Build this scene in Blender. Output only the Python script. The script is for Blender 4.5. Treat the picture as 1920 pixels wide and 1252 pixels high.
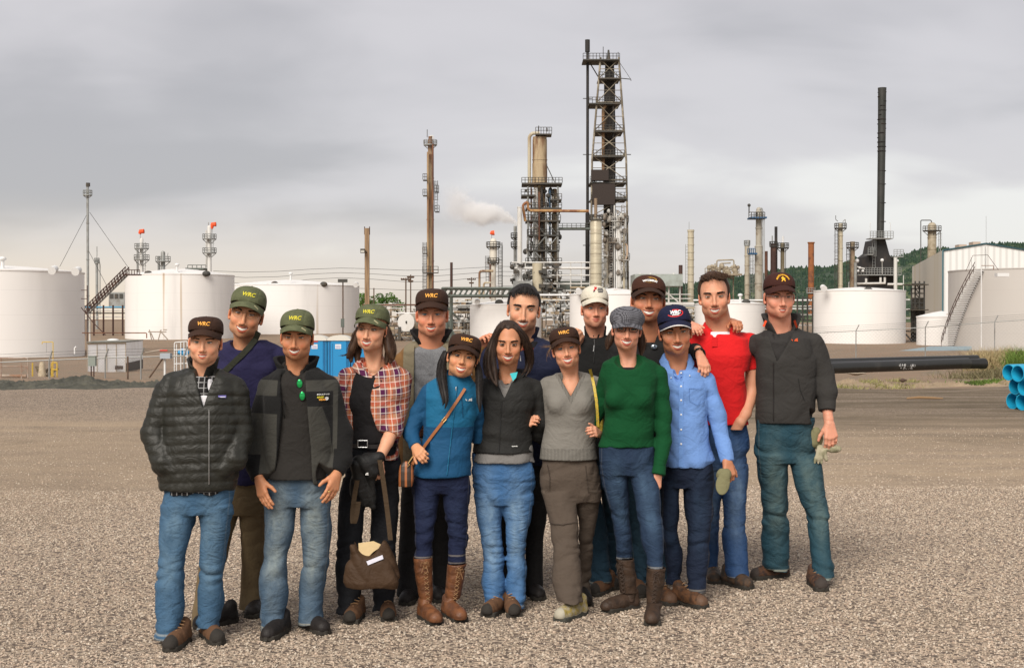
import bpy,math,random
import numpy as np
from mathutils import Vector,Matrix
R=math.radians
random.seed(7);rng=np.random.default_rng(7)
for o in list(bpy.data.objects):bpy.data.objects.remove(o)
scene=bpy.context.scene
COL=scene.collection

# ------------------------------------------------------------------ camera
FPX=2600.0;CAMH=1.785;PITCH=math.atan(26/2600.0)
cd=bpy.data.cameras.new('camera');cam=bpy.data.objects.new('camera',cd);COL.objects.link(cam)
cd.sensor_width=36;cd.lens=FPX/1920*36;cd.clip_start=.1;cd.clip_end=9000
cam.location=(0,0,CAMH);cam.rotation_euler=(R(90)-PITCH,0,0)
scene.camera=cam

# ------------------------------------------------------------------ sky and light
SUN_EL,SUN_AZ=40,203 # azimuth clockwise from +Y: the sun stands behind the camera, a little to its left
wd=bpy.data.worlds.new('World');scene.world=wd;wd.use_nodes=True
nt=wd.node_tree;nt.nodes.clear()
def nd(t,**k):
 n=nt.nodes.new(t)
 for a,b in k.items():setattr(n,a,b)
 return n
wo=nd('ShaderNodeOutputWorld');bg1=nd('ShaderNodeBackground');bg2=nd('ShaderNodeBackground');add=nd('ShaderNodeAddShader')
sk=nd('ShaderNodeTexSky',sky_type='NISHITA',sun_disc=False,sun_elevation=R(SUN_EL),sun_rotation=R(SUN_AZ))
bg1.inputs[1].default_value=.012
nt.links.new(sk.outputs[0],bg1.inputs[0])
tc=nd('ShaderNodeTexCoord');sp=nd('ShaderNodeSeparateXYZ');nt.links.new(tc.outputs['Generated'],sp.inputs[0])
# project the view direction on a flat cloud deck so that the clouds flatten towards the horizon
def mth(op,a,b=None,c=None,clamp=False):
 n=nd('ShaderNodeMath',operation=op,use_clamp=clamp)
 for i,v in enumerate((a,b,c)):
  if v is None:continue
  if isinstance(v,(int,float)):n.inputs[i].default_value=v
  else:nt.links.new(v,n.inputs[i])
 return n.outputs[0]
zc=mth('ADD',mth('MAXIMUM',sp.outputs[2],0),.34)
cv=nd('ShaderNodeCombineXYZ')
nt.links.new(mth('DIVIDE',sp.outputs[0],zc),cv.inputs[0]);nt.links.new(mth('DIVIDE',sp.outputs[1],zc),cv.inputs[1])
def noise(scale,detail,rough,off=0,src=cv):
 mp=nd('ShaderNodeMapping');mp.inputs['Location'].default_value=(off,off*.7,0);mp.inputs['Scale'].default_value=(.8,1.15,1)
 nt.links.new(src.outputs[0],mp.inputs[0])
 n=nd('ShaderNodeTexNoise');n.inputs['Scale'].default_value=scale;n.inputs['Detail'].default_value=detail;n.inputs['Roughness'].default_value=rough
 n.inputs['Distortion'].default_value=.35
 nt.links.new(mp.outputs[0],n.inputs['Vector']);return n.outputs[0]
n1=noise(1.15,4,.45,3.3);n2=noise(3.4,4,.5,8.1)
cl=mth('ADD',mth('MULTIPLY',n1,.75),mth('MULTIPLY',n2,.25))
# left upper sky is darker, the middle right brighter
cl=mth('ADD',cl,mth('MULTIPLY',sp.outputs[0],.16))
cl=mth('SUBTRACT',cl,mth('MULTIPLY',sp.outputs[2],.14))
rmp=nd('ShaderNodeValToRGB');nt.links.new(cl,rmp.inputs[0]);rmp.color_ramp.interpolation='EASE'
e=rmp.color_ramp.elements
e[0].position=.36;e[0].color=(.41,.395,.405,1)
e[1].position=.64;e[1].color=(.73,.715,.695,1)
m=e.new(.52);m.color=(.575,.55,.56,1)
# warm paler band just over the horizon on the left
hz=mth('POWER',mth('SUBTRACT',1,mth('MULTIPLY',mth('MAXIMUM',sp.outputs[2],0),11),clamp=True),1.5)
lf=mth('MULTIPLY_ADD',sp.outputs[0],-1.6,.38,clamp=True)
mx=nd('ShaderNodeMix',data_type='RGBA');nt.links.new(mth('MULTIPLY',mth('MULTIPLY',hz,lf),1.25,clamp=True),mx.inputs[0])
nt.links.new(rmp.outputs[0],mx.inputs[6]);mx.inputs[7].default_value=(.78,.65,.50,1)
mx2=nd('ShaderNodeMix',data_type='RGBA');nt.links.new(mth('MULTIPLY',hz,.45),mx2.inputs[0])
mx2.inputs[7].default_value=(.66,.64,.62,1);nt.links.new(mx.outputs[2],mx2.inputs[6])
# order: neutral brightening first, warm patch over it
nt.links.new(rmp.outputs[0],mx2.inputs[6]);nt.links.new(mx2.outputs[2],mx.inputs[6])
nt.links.new(mx.outputs[2],bg2.inputs[0]);bg2.inputs[1].default_value=.92
nt.links.new(bg1.outputs[0],add.inputs[0]);nt.links.new(bg2.outputs[0],add.inputs[1]);nt.links.new(add.outputs[0],wo.inputs[0])
ld=bpy.data.lights.new('sun','SUN');lo=bpy.data.objects.new('sun',ld);COL.objects.link(lo)
ld.energy=3.5;ld.angle=R(38);ld.color=(1,.93,.84)
lo.rotation_euler=(R(90-SUN_EL),0,R(180-SUN_AZ));lo.location=(-30,-60,60)
scene.view_settings.view_transform='Standard';scene.view_settings.look='None'
scene.view_settings.exposure=.22;scene.view_settings.gamma=1
scene.cycles.max_bounces=8;scene.cycles.volume_bounces=6

# ------------------------------------------------------------------ helpers
def ray(px,py):
 x=(px-960)/FPX;z=-(py-626)/FPX
 c,s=math.cos(PITCH),math.sin(PITCH)
 return(x,c+z*s,z*c-s)
def P(px,py,d): # the world point that lies behind a pixel of the 1920 px photograph at distance d
 r=ray(px,py);k=d/r[1]
 return(r[0]*k,d,CAMH+r[2]*k)
def PX(px,d):return(px-960)/FPX*d
def ground_at(px,py,g=0.0): # where the sight line meets the yard
 r=ray(px,py);k=(g-CAMH)/r[2]
 return(r[0]*k,r[1]*k,g)

def link(o,parent=None):
 COL.objects.link(o)
 if parent is not None:o.parent=parent
 return o
def tag(o,label=None,cat=None,group=None,kind=None):
 if label:o['label']=label
 if cat:o['category']=cat
 if group:o['group']=group
 if kind:o['kind']=kind
 return o
def empty(name,loc,label=None,cat=None,group=None,rz=0):
 o=bpy.data.objects.new(name,None);o.location=loc;o.rotation_euler=(0,0,rz);link(o)
 o.empty_display_size=.2
 return tag(o,label,cat,group)
def mesh_np(name,V,F,mat,parent=None,smooth=True,attrs=None,off=None):
 V=np.asarray(V,np.float32)
 if off is not None:V=V-np.asarray(off,np.float32)
 F=np.asarray(F,np.int32);k=F.shape[1]
 me=bpy.data.meshes.new(name)
 me.vertices.add(len(V));me.vertices.foreach_set('co',V.ravel())
 me.loops.add(F.size);me.loops.foreach_set('vertex_index',F.ravel())
 me.polygons.add(len(F));me.polygons.foreach_set('loop_start',np.arange(0,F.size,k,dtype=np.int32))
 me.update(calc_edges=True)
 me.polygons.foreach_set('use_smooth',np.full(len(F),smooth))
 for a,v in(attrs or{}).items():
  at=me.attributes.new(a,'FLOAT','POINT');at.data.foreach_set('value',np.asarray(v,np.float32))
 me.validate()
 for m_ in(mat if isinstance(mat,(list,tuple))else[mat]):me.materials.append(m_)
 return link(bpy.data.objects.new(name,me),parent)

class MB:
 """collects simple solids into one mesh"""
 def __init__(s):s.v=[];s.f=[];s.mi=[];s.cur=0
 def add(s,vs,fs):
  b=len(s.v);s.v+=[tuple(v)for v in vs];s.f+=[tuple(i+b for i in f)for f in fs];s.mi+=[s.cur]*len(fs);return s
 def box(s,x0,x1,y0,y1,z0,z1,rz=0,c=None):
  vs=[(x,y,z)for z in(z0,z1)for x,y in((x0,y0),(x1,y0),(x1,y1),(x0,y1))]
  if rz:
   cx,cy=c or((x0+x1)/2,(y0+y1)/2);a,b=math.cos(rz),math.sin(rz)
   vs=[(cx+(x-cx)*a-(y-cy)*b,cy+(x-cx)*b+(y-cy)*a,z)for x,y,z in vs]
  return s.add(vs,[(3,2,1,0),(4,5,6,7),(0,1,5,4),(1,2,6,5),(2,3,7,6),(3,0,4,7)])
 def tube(s,pts,r,n=10,cap=True):
  pts=[Vector(p)for p in pts];k=len(pts)
  rs=r if isinstance(r,(list,tuple))else[r]*k
  t0=(pts[1]-pts[0]).normalized();up=Vector((0,0,1))if abs(t0.z)<.9 else Vector((0,1,0))
  u=t0.cross(up).normalized();vs=[]
  for i in range(k):
   t=(pts[min(i+1,k-1)]-pts[max(i-1,0)]).normalized()
   u=(u-t*u.dot(t)).normalized();w=t.cross(u)
   for j in range(n):
    a=2*math.pi*j/n;vs.append(pts[i]+(u*math.cos(a)+w*math.sin(a))*rs[i])
  fs=[(i*n+j,i*n+(j+1)%n,(i+1)*n+(j+1)%n,(i+1)*n+j)for i in range(k-1)for j in range(n)]
  if cap:fs+=[tuple(range(n))[::-1],tuple((k-1)*n+j for j in range(n))]
  return s.add(vs,fs)
 def bar(s,a,b,w):return s.tube([a,b],w*.7,4)
 def lathe(s,c,prof,n=40,a0=0,a1=2*math.pi): # prof: list of (r, z)
  full=abs(a1-a0-2*math.pi)<1e-6;m=n if full else n+1
  vs=[(c[0]+r*math.cos(a0+(a1-a0)*j/n),c[1]+r*math.sin(a0+(a1-a0)*j/n),z)for r,z in prof for j in range(m)]
  fs=[(i*m+j,i*m+(j+1)%m,(i+1)*m+(j+1)%m,(i+1)*m+j)for i in range(len(prof)-1)for j in range(n)]
  return s.add(vs,fs)
 def ball(s,c,r,n=10):
  rr=r if isinstance(r,(list,tuple))else(r,r,r)
  vs=[(c[0]+rr[0]*math.sin(math.pi*i/n)*math.cos(2*math.pi*j/n),c[1]+rr[1]*math.sin(math.pi*i/n)*math.sin(2*math.pi*j/n),c[2]+rr[2]*math.cos(math.pi*i/n))for i in range(n+1)for j in range(n)]
  fs=[(i*n+j,(i+1)*n+j,(i+1)*n+(j+1)%n,i*n+(j+1)%n)for i in range(n)for j in range(n)]
  return s.add(vs,fs)
 def build(s,name,mat,parent=None,smooth=True,off=None):
  me=bpy.data.meshes.new(name);V=s.v
  if off is not None:V=[(v[0]-off[0],v[1]-off[1],v[2]-off[2])for v in V]
  me.from_pydata(V,[],s.f);me.validate();me.update()
  for m_ in(mat if isinstance(mat,(list,tuple))else[mat]):me.materials.append(m_)
  if isinstance(mat,(list,tuple)):me.polygons.foreach_set('material_index',s.mi[:len(me.polygons)])
  o=link(bpy.data.objects.new(name,me),parent)
  if smooth:
   me.polygons.foreach_set('use_smooth',[True]*len(me.polygons))
   try:me.set_sharp_from_angle(angle=R(40))
   except Exception:pass
  return o

  # ------------------------------------------------------------------ materials
class NG:
 def __init__(s,name):
  s.m=bpy.data.materials.new(name);s.m.use_nodes=True;s.t=s.m.node_tree;s.t.nodes.clear()
  s.out=s.n('ShaderNodeOutputMaterial');s.b=s.n('ShaderNodeBsdfPrincipled');s.l(s.b.outputs[0],s.out.inputs[0])
  s.tc=s.n('ShaderNodeTexCoord')
 def n(s,t,**k):
  n=s.t.nodes.new(t)
  for a,b in k.items():setattr(n,a,b)
  return n
 def l(s,a,b):s.t.links.new(a,b)
 def val(s,i,v):
  if isinstance(v,(int,float)):i.default_value=v
  elif isinstance(v,(tuple,list)):i.default_value=tuple(v)+((1,)if len(v)==3 and len(i.default_value)==4 else())
  else:s.l(v,i)
 def math(s,op,a,b=0,c=0,clamp=False):
  n=s.n('ShaderNodeMath',operation=op,use_clamp=clamp)
  for i,v in enumerate((a,b,c)):s.val(n.inputs[i],v)
  return n.outputs[0]
 def mix(s,f,a,b,mode='MIX'):
  n=s.n('ShaderNodeMix',data_type='RGBA',blend_type=mode);s.val(n.inputs[0],f);s.val(n.inputs[6],a);s.val(n.inputs[7],b);return n.outputs[2]
 def noise(s,scale,detail=4,rough=.55,vec=None,stretch=None,dist=0,loc=None):
  v=vec or s.tc.outputs['Object']
  if stretch or loc:
   mp=s.n('ShaderNodeMapping');mp.inputs['Scale'].default_value=stretch or(1,1,1);mp.inputs['Location'].default_value=loc or(0,0,0);s.l(v,mp.inputs[0]);v=mp.outputs[0]
  n=s.n('ShaderNodeTexNoise');n.inputs['Scale'].default_value=scale;n.inputs['Detail'].default_value=detail
  n.inputs['Roughness'].default_value=rough;n.inputs['Distortion'].default_value=dist;s.l(v,n.inputs['Vector']);return n.outputs[0]
 def step(s,v,a,b): # smooth ramp from a to b
  n=s.n('ShaderNodeMapRange',interpolation_type='SMOOTHSTEP');s.val(n.inputs[0],v);n.inputs[1].default_value=a;n.inputs[2].default_value=b;return n.outputs[0]
 def bump(s,h,strength,dist=.01,prev=None):
  n=s.n('ShaderNodeBump');n.inputs['Strength'].default_value=strength;n.inputs['Distance'].default_value=dist;s.l(h,n.inputs['Height'])
  if prev is not None:s.l(prev,n.inputs['Normal'])
  return n.outputs[0]
 def attr(s,name):return s.n('ShaderNodeAttribute',attribute_name=name).outputs['Fac']
 def xyz(s,src='Object'):
  n=s.n('ShaderNodeSeparateXYZ');s.l(s.tc.outputs[src],n.inputs[0]);return n.outputs
 def done(s,col,rough=.6,metal=0,normal=None,**k):
  s.val(s.b.inputs['Base Color'],col);s.val(s.b.inputs['Roughness'],rough);s.val(s.b.inputs['Metallic'],metal)
  if normal is not None:s.l(normal,s.b.inputs['Normal'])
  for a,v in k.items():s.val(s.b.inputs[a.replace('_',' ')],v)
  return s.m
_mc={}
def M(name,col,rough=.6,metal=0,col2=None,scale=3,amt=(.4,.65),stretch=None,bump=0,bscale=30,fine=.12):
 if name in _mc:return _mc[name]
 g=NG(name)
 c=g.mix(g.step(g.noise(scale,6,.6,stretch=stretch),*amt),col,col2)if col2 else g.mix(0,col,col)
 f=g.noise(bscale,3)
 k=g.math('MULTIPLY_ADD',f,2*fine,1-fine)
 cc=g.n('ShaderNodeVectorMath',operation='SCALE');g.l(c,cc.inputs[0]);g.l(k,cc.inputs['Scale'])
 nrm=g.bump(f,bump)if bump else None
 _mc[name]=g.done(cc.outputs[0],rough,metal,nrm);return _mc[name]

 # ------------------------------------------------------------------ terrain
def sm(t):t=np.clip(t,0,1);return t*t*(3-2*t)
_gy=[-50,0,36,45,70,100,140,170,200,230,270,400,9000]
_gz=[0,0,0,-.35,-1.0,-1.45,-1.9,-1.45,-.95,-.25,0,.3,.3]
def gz(x,y):
 x=np.asarray(x,float);y=np.asarray(y,float)
 z=np.interp(y,_gy,_gz)
 z=z+np.clip((x-14)*.05,0,.9)*sm((y-38)/30)*sm((150-y)/40)
 z=z+.03*np.clip(x,0,2.6)*sm((18-y)/6)
 # uneven ground beyond the yard, a spoil ridge on the left
 z=z+(.05*np.sin(x*.9+y*.3)*np.sin(y*.71-x*.2)+.03*np.sin(x*2.3+1)*np.sin(y*1.9))*sm((y-30)/8)*sm((120-y)/30)
 return z
def gzs(x,y):return float(gz(x,y))
ys=np.concatenate([np.arange(-6,14,.5),np.geomspace(14,60,110),np.geomspace(61,300,90),np.geomspace(310,8000,50)])
us=np.concatenate([-np.geomspace(6,.45,16),np.linspace(-.44,.44,150),np.geomspace(.45,6,16)])
Yg,Ug=np.meshgrid(ys,us,indexing='ij');Xg=Ug*np.maximum(np.abs(Yg)+6,8)
Vg=np.stack([Xg,Yg,gz(Xg,Yg)],-1).reshape(-1,3);nu=len(us)
ii,jj=np.meshgrid(np.arange(len(ys)-1),np.arange(nu-1),indexing='ij');ii=ii.ravel();jj=jj.ravel()
Fg=np.stack([ii*nu+jj,ii*nu+jj+1,(ii+1)*nu+jj+1,(ii+1)*nu+jj],1)
g=NG('yard_ground');pos=g.tc.outputs['Object'];X,Y,Z=g.xyz()
big=g.noise(.35,5,.6);mid=g.noise(1.7,5,.6);wav=g.noise(.12,3,.5,stretch=(.35,1.6,1))
vo=g.n('ShaderNodeTexVoronoi',feature='F1');vo.inputs['Scale'].default_value=34;g.l(pos,vo.inputs['Vector'])
vo2=g.n('ShaderNodeTexVoronoi',feature='F1');vo2.inputs['Scale'].default_value=13;g.l(pos,vo2.inputs['Vector'])
sepc=g.n('ShaderNodeSeparateColor');g.l(vo.outputs['Color'],sepc.inputs[0])
sepd=g.n('ShaderNodeSeparateColor');g.l(vo2.outputs['Color'],sepd.inputs[0])
grav=g.mix(sepc.outputs[0],(.24,.19,.14),(.53,.43,.32));grav=g.mix(g.math('MULTIPLY',sepc.outputs[1],.45),grav,(.46,.33,.25))
grav=g.mix(g.math('MULTIPLY',g.step(sepd.outputs[0],.1,.9),.45),grav,g.mix(sepd.outputs[1],(.19,.155,.12),(.50,.42,.335)))
grav=g.mix(g.step(vo.outputs['Distance'],.35,.75),grav,(.13,.10,.08))
dirt=g.mix(mid,(.29,.215,.145),(.47,.365,.255))
dark=g.mix(mid,(.075,.060,.040),(.19,.145,.095))
# worn wheel lane of finer dirt that crosses the yard behind the group
lane=g.math('MULTIPLY',g.step(g.math('ADD',Y,g.math('MULTIPLY',big,8)),16,20),g.step(g.math('SUBTRACT',32,g.math('ADD',Y,g.math('MULTIPLY',big,6))),0,7))
lane=g.math('MULTIPLY',lane,g.math('MULTIPLY_ADD',g.step(g.noise(.9,5,.65,stretch=(.22,1.5,1)),.36,.6),.55,.45),clamp=True)
c=g.mix(g.math('MULTIPLY',lane,.95),grav,dirt)
# dark damp dirt on the right of the yard
dk=g.math('MULTIPLY',g.step(g.math('ADD',Y,g.math('ADD',g.math('MULTIPLY',mid,5),g.math('MULTIPLY',big,7))),23,33),g.step(g.math('ADD',X,g.math('MULTIPLY',big,3)),2,5))
dk=g.math('MULTIPLY',dk,g.math('MULTIPLY_ADD',g.step(g.noise(.5,5,.65,stretch=(.3,1.6,1),loc=(3,7,0)),.38,.6),.65,.35))
dk=g.math('MULTIPLY',dk,g.step(g.math('SUBTRACT',41,Y),0,3))
c=g.mix(dk,c,dark)
far=g.mix(g.noise(.06,5,.6),(.20,.14,.095),(.35,.25,.175));far=g.mix(g.step(g.noise(.8,5),.45,.7),far,(.22,.18,.13))
tx=g.math('ADD',g.math('ADD',X,g.math('MULTIPLY',Y,-.42)),g.math('MULTIPLY',big,1.5));tr=g.math('MULTIPLY',g.step(tx,-17,-13.5),g.math('SUBTRACT',1,g.step(tx,-10,-7.5)))
tr=g.math('MULTIPLY',g.math('MULTIPLY',tr,g.step(Y,9,13)),g.step(g.math('SUBTRACT',36,Y),0,3));c=g.mix(g.math('MULTIPLY',tr,g.math('MULTIPLY_ADD',g.noise(3,4,stretch=(1.5,.3,1)),.5,.35),clamp=True),c,g.mix(mid,(.22,.165,.115),(.36,.28,.20)))
c=g.mix(g.math('MULTIPLY',g.step(g.noise(.55,5,.6,loc=(5,2,0)),.55,.68),.45),c,(.20,.155,.11))
fm=g.step(g.math('ADD',Y,g.math('MULTIPLY',big,3)),37.5,40.5)
c=g.mix(fm,c,far)
c=g.mix(g.math('MULTIPLY',g.step(big,.62,.75),.25),c,(.12,.10,.075))
hh=g.math('ADD',g.math('MULTIPLY',vo.outputs['Distance'],-1),g.math('MULTIPLY',vo2.outputs['Distance'],-.4))
g.done(c,.95,0,g.bump(g.noise(6,4),.35,.03,g.bump(hh,.9,.02)),Specular_IOR_Level=.2)
ground=mesh_np('ground',Vg,Fg,g.m);tag(ground,kind='structure')

# loose crushed stone over the near yard, far too many to count
gs=NG('crushed_stone');oi=gs.attr('tone')
c=gs.n('ShaderNodeValToRGB');gs.l(oi,c.inputs[0]);el=c.color_ramp.elements
el[0].position=0;el[0].color=(.30,.24,.19,1);el[1].position=1;el[1].color=(.70,.63,.53,1)
for p_,q_ in((.25,(.41,.33,.25,1)),(.5,(.54,.435,.335,1)),(.62,(.58,.43,.33,1)),(.8,(.63,.535,.425,1))):el.new(p_).color=q_
gs.done(gs.mix(.35,c.outputs[0],gs.mix(gs.noise(60,3),(.24,.19,.145),(.58,.49,.39))),.95,Specular_IOR_Level=.2)
def stones(n_,y0,y1,s0,s1,pw=1.0):
 t=rng.random(n_);y=(y0**(2-pw)+(y1**(2-pw)-y0**(2-pw))*t)**(1/(2-pw))if pw!=2 else y0*(y1/y0)**t
 x=(rng.random(n_)*2-1)*(y*.375+.3+np.minimum(rng.exponential(.55,n_),4))
 sz=s0+(s1-s0)*rng.random(n_)**2.2
 base=np.array([(1,0,0),(-1,0,0),(0,1,0),(0,-1,0),(0,0,1),(0,0,-1)],float)
 q=rng.normal(size=(n_,4));q/=np.linalg.norm(q,axis=1)[:,None]
 w,a,b,c_=q.T
 Rm=np.stack([1-2*(b*b+c_*c_),2*(a*b-c_*w),2*(a*c_+b*w),2*(a*b+c_*w),1-2*(a*a+c_*c_),2*(b*c_-a*w),2*(a*c_-b*w),2*(b*c_+a*w),1-2*(a*a+b*b)],1).reshape(-1,3,3)
 sc=sz[:,None]*(.55+.6*rng.random((n_,3)))
 L=base[None]*(.75+.5*rng.random((n_,6,1)))*sc[:,None,:]
 Vv=np.einsum('nij,nkj->nki',Rm,L);Vv[:,:,2]*=.75
 zz=gz(x,y)+sz*(.1+.25*rng.random(n_))
 Vv+=np.stack([x,y,zz],1)[:,None]
 f=np.array([(0,2,4),(2,1,4),(1,3,4),(3,0,4),(2,0,5),(1,2,5),(3,1,5),(0,3,5)])
 Ff=(np.arange(n_)[:,None,None]*6+f[None]).reshape(-1,3)
 return Vv.reshape(-1,3),Ff,np.repeat(rng.random(n_),6)
A=stones(180000,5.6,14.5,.0042,.0115,1.3);B=stones(26000,11,23,.005,.013,2.9)
Vs=np.concatenate([A[0],B[0]]);Fs=np.concatenate([A[1],B[1]+len(A[0])]);Ts=np.concatenate([A[2],B[2]])
st=mesh_np('gravel',Vs,Fs,gs.m,smooth=False,attrs={'tone':Ts})
tag(st,'loose beige and pinkish crushed stone covering the near yard','gravel',kind='stuff')
# ------------------------------------------------------------------ people: distance fields turned into meshes
class Field:
 def __init__(s,lo,hi,h):
  s.h=h;s.lo=np.array(lo,float);n=np.ceil((np.array(hi)-s.lo)/h).astype(int)+1
  s.ax=[s.lo[i]+h*np.arange(n[i])for i in range(3)];s.D=np.full(n,.06,np.float32)
 def sub(s,lo,hi):
  sl=[]
  for i in range(3):
   a=int(max(0,math.floor((lo[i]-s.lo[i])/s.h)));b=int(min(len(s.ax[i]),math.ceil((hi[i]-s.lo[i])/s.h)+1))
   if b<=a:return None
   sl.append(slice(a,b))
  return tuple(sl)
 def op(s,fn,lo,hi,k=.01,mode='u'):
  sl=s.sub(np.asarray(lo)-k-.02,np.asarray(hi)+k+.02)
  if sl is None:return s
  x=s.ax[0][sl[0]][:,None,None];y=s.ax[1][sl[1]][None,:,None];z=s.ax[2][sl[2]][None,None,:]
  f=fn(x,y,z);a=s.D[sl]
  if mode=='u':
   h=np.maximum(k-np.abs(a-f),0);s.D[sl]=np.minimum(a,f)-h*h/(4*k)
  elif mode=='s':
   f=-f;h=np.maximum(k-np.abs(a-f),0);s.D[sl]=np.maximum(a,f)+h*h/(4*k)
  elif mode=='add':s.D[sl]=a+f
  return s
 def cap(s,a,b,ra,rb=None,k=.01,mode='u',sq=1.0):
  rb=ra if rb is None else rb;a=np.array(a,float);b=np.array(b,float);d=b-a;L=max(d@d,1e-9);m=max(ra,rb)
  def fn(x,y,z):
   px,py,pz=x-a[0],y-a[1],z-a[2]
   t=np.clip((px*d[0]+py*d[1]+pz*d[2])/L,0,1)
   return np.sqrt((px-t*d[0])**2+((py-t*d[1])*sq)**2+(pz-t*d[2])**2)-(ra+(rb-ra)*t)
  return s.op(fn,np.minimum(a,b)-m,np.maximum(a,b)+m,k,mode)
 def chain(s,pts,rs,k=.01,mode='u',sq=1.0):
  for i in range(len(pts)-1):s.cap(pts[i],pts[i+1],rs[i],rs[i+1],k,mode,sq)
  return s
 def ell(s,c,r,k=.01,mode='u',rot=None):
  c=np.array(c,float);r=np.array(r,float);m=r.max()if rot is not None else r
  Rm=None if rot is None else np.array(rot)
  def fn(x,y,z):
   p=[x-c[0],y-c[1],z-c[2]]
   if Rm is not None:p=[Rm[0,i]*p[0]+Rm[1,i]*p[1]+Rm[2,i]*p[2]for i in range(3)]
   k0=np.sqrt((p[0]/r[0])**2+(p[1]/r[1])**2+(p[2]/r[2])**2)
   k1=np.sqrt((p[0]/r[0]**2)**2+(p[1]/r[1]**2)**2+(p[2]/r[2]**2)**2)
   return k0*(k0-1)/np.maximum(k1,1e-6)
  return s.op(fn,c-m,c+m,k,mode)
 def loft(s,rows,k=.01,mode='u',n=2.4,zpad=.0):
  """rows: (z, cx, cy, a, b) sections from top to bottom"""
  rows=sorted(rows);Q=np.array(rows,float);zz=Q[:,0]
  def fn(x,y,z):
   zf=np.clip(z,zz[0],zz[-1]);cx,cy,a,b=[np.interp(zf,zz,Q[:,i])for i in(1,2,3,4)]
   r=(np.abs((x-cx)/a)**n+np.abs((y-cy)/b)**n)**(1/n)
   d=(r-1)*np.minimum(a,b)
   dz=np.maximum(zz[0]-z,z-zz[-1])
   return np.maximum(d,dz)
  lo=(min(Q[:,1]-Q[:,3]),min(Q[:,2]-Q[:,4]),zz[0]);hi=(max(Q[:,1]+Q[:,3]),max(Q[:,2]+Q[:,4]),zz[-1])
  return s.op(fn,lo,hi,k,mode)
 def cut(s,fn,k=.004): # remove where fn < 0 of its own region
  x=s.ax[0][:,None,None];y=s.ax[1][None,:,None];z=s.ax[2][None,None,:]
  f=-fn(x,y,z);a=s.D;h=np.maximum(k-np.abs(a-f),0);s.D=(np.maximum(a,f)+h*h/(4*k)).astype(np.float32);return s
 def add(s,fn):
  x=s.ax[0][:,None,None];y=s.ax[1][None,:,None];z=s.ax[2][None,None,:]
  s.D=(s.D+fn(x,y,z)).astype(np.float32);return s
 def mesh(s):
  D=s.D;ins=D<0;n=D.shape;h=s.h
  c=np.zeros(tuple(m-1 for m in n),np.int8)
  for i in(0,1):
   for j in(0,1):
    for k in(0,1):c+=ins[i:n[0]-1+i,j:n[1]-1+j,k:n[2]-1+k]
  act=(c>0)&(c<8);idx=np.full(act.shape,-1,np.int32);I=np.argwhere(act);idx[act]=np.arange(len(I))
  acc=np.zeros((len(I),3));cnt=np.zeros(len(I));E=[]
  for a in range(3):
   o1,o2=[q for q in range(3)if q!=a]
   for u in(0,1):
    for v in(0,1):
     p=I.copy();p[:,o1]+=u;p[:,o2]+=v;q=p.copy();q[:,a]+=1
     d0=D[p[:,0],p[:,1],p[:,2]];d1=D[q[:,0],q[:,1],q[:,2]];m=(d0<0)!=(d1<0)
     t=d0[m]/(d0[m]-d1[m]);pt=p[m].astype(float);pt[:,a]+=t;acc[m]+=pt;cnt[m]+=1
  V=acc/cnt[:,None]*h+s.lo
  F=[]
  for a in range(3):
   b,c_=(a+1)%3,(a+2)%3
   s0=[slice(None)]*3;s1=[slice(None)]*3;s0[a]=slice(0,n[a]-1);s1[a]=slice(1,n[a])
   for q in(s0,s1):
    q[b]=slice(1,n[b]-1);q[c_]=slice(1,n[c_]-1)
   x0=ins[tuple(s0)];x1=ins[tuple(s1)];ch=np.argwhere(x0!=x1)
   flip=x0[ch[:,0],ch[:,1],ch[:,2]]
   ch[:,b]+=1;ch[:,c_]+=1
   def cell(db,dc):
    p=ch.copy();p[:,b]-=db;p[:,c_]-=dc;return idx[p[:,0],p[:,1],p[:,2]]
   q=np.stack([cell(1,1),cell(0,1),cell(0,0),cell(1,0)],1)
   q[~flip]=q[~flip][:,::-1];F.append(q)
  F=np.concatenate(F);F=F[(F>=0).all(1)]
  return V,F

def wob(p,seed,f,amp,st=(1,1,1)):
 """soft pseudo noise for cloth relief"""
 r=np.random.default_rng(seed);x,y,z=p;o=0
 for i in range(4):
  k=r.normal(size=3);k=k/np.linalg.norm(k)*f*(1+.55*i)*np.array(st);ph=r.random()*6.28
  k2=r.normal(size=3)*f*.6;w=1.1*np.sin(k2[0]*x+k2[1]*y+k2[2]*z+i)
  o=o+np.sin(k[0]*x+k[1]*y+k[2]*z+ph+w)/(1+.6*i)
 return o*amp/2.2
def creases(p,seed,f,amp,st=(1,1,1)):
 o=wob(p,seed,f,1,st);return amp*(1-np.abs(o)*1.6)

def rotm(yaw,pitch,roll): # columns: right, back, up of the turned frame (the face looks along -Y)
 return np.array(Matrix.Rotation(yaw,3,'Z')@Matrix.Rotation(pitch,3,'X')@Matrix.Rotation(roll,3,'Y'))

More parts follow.
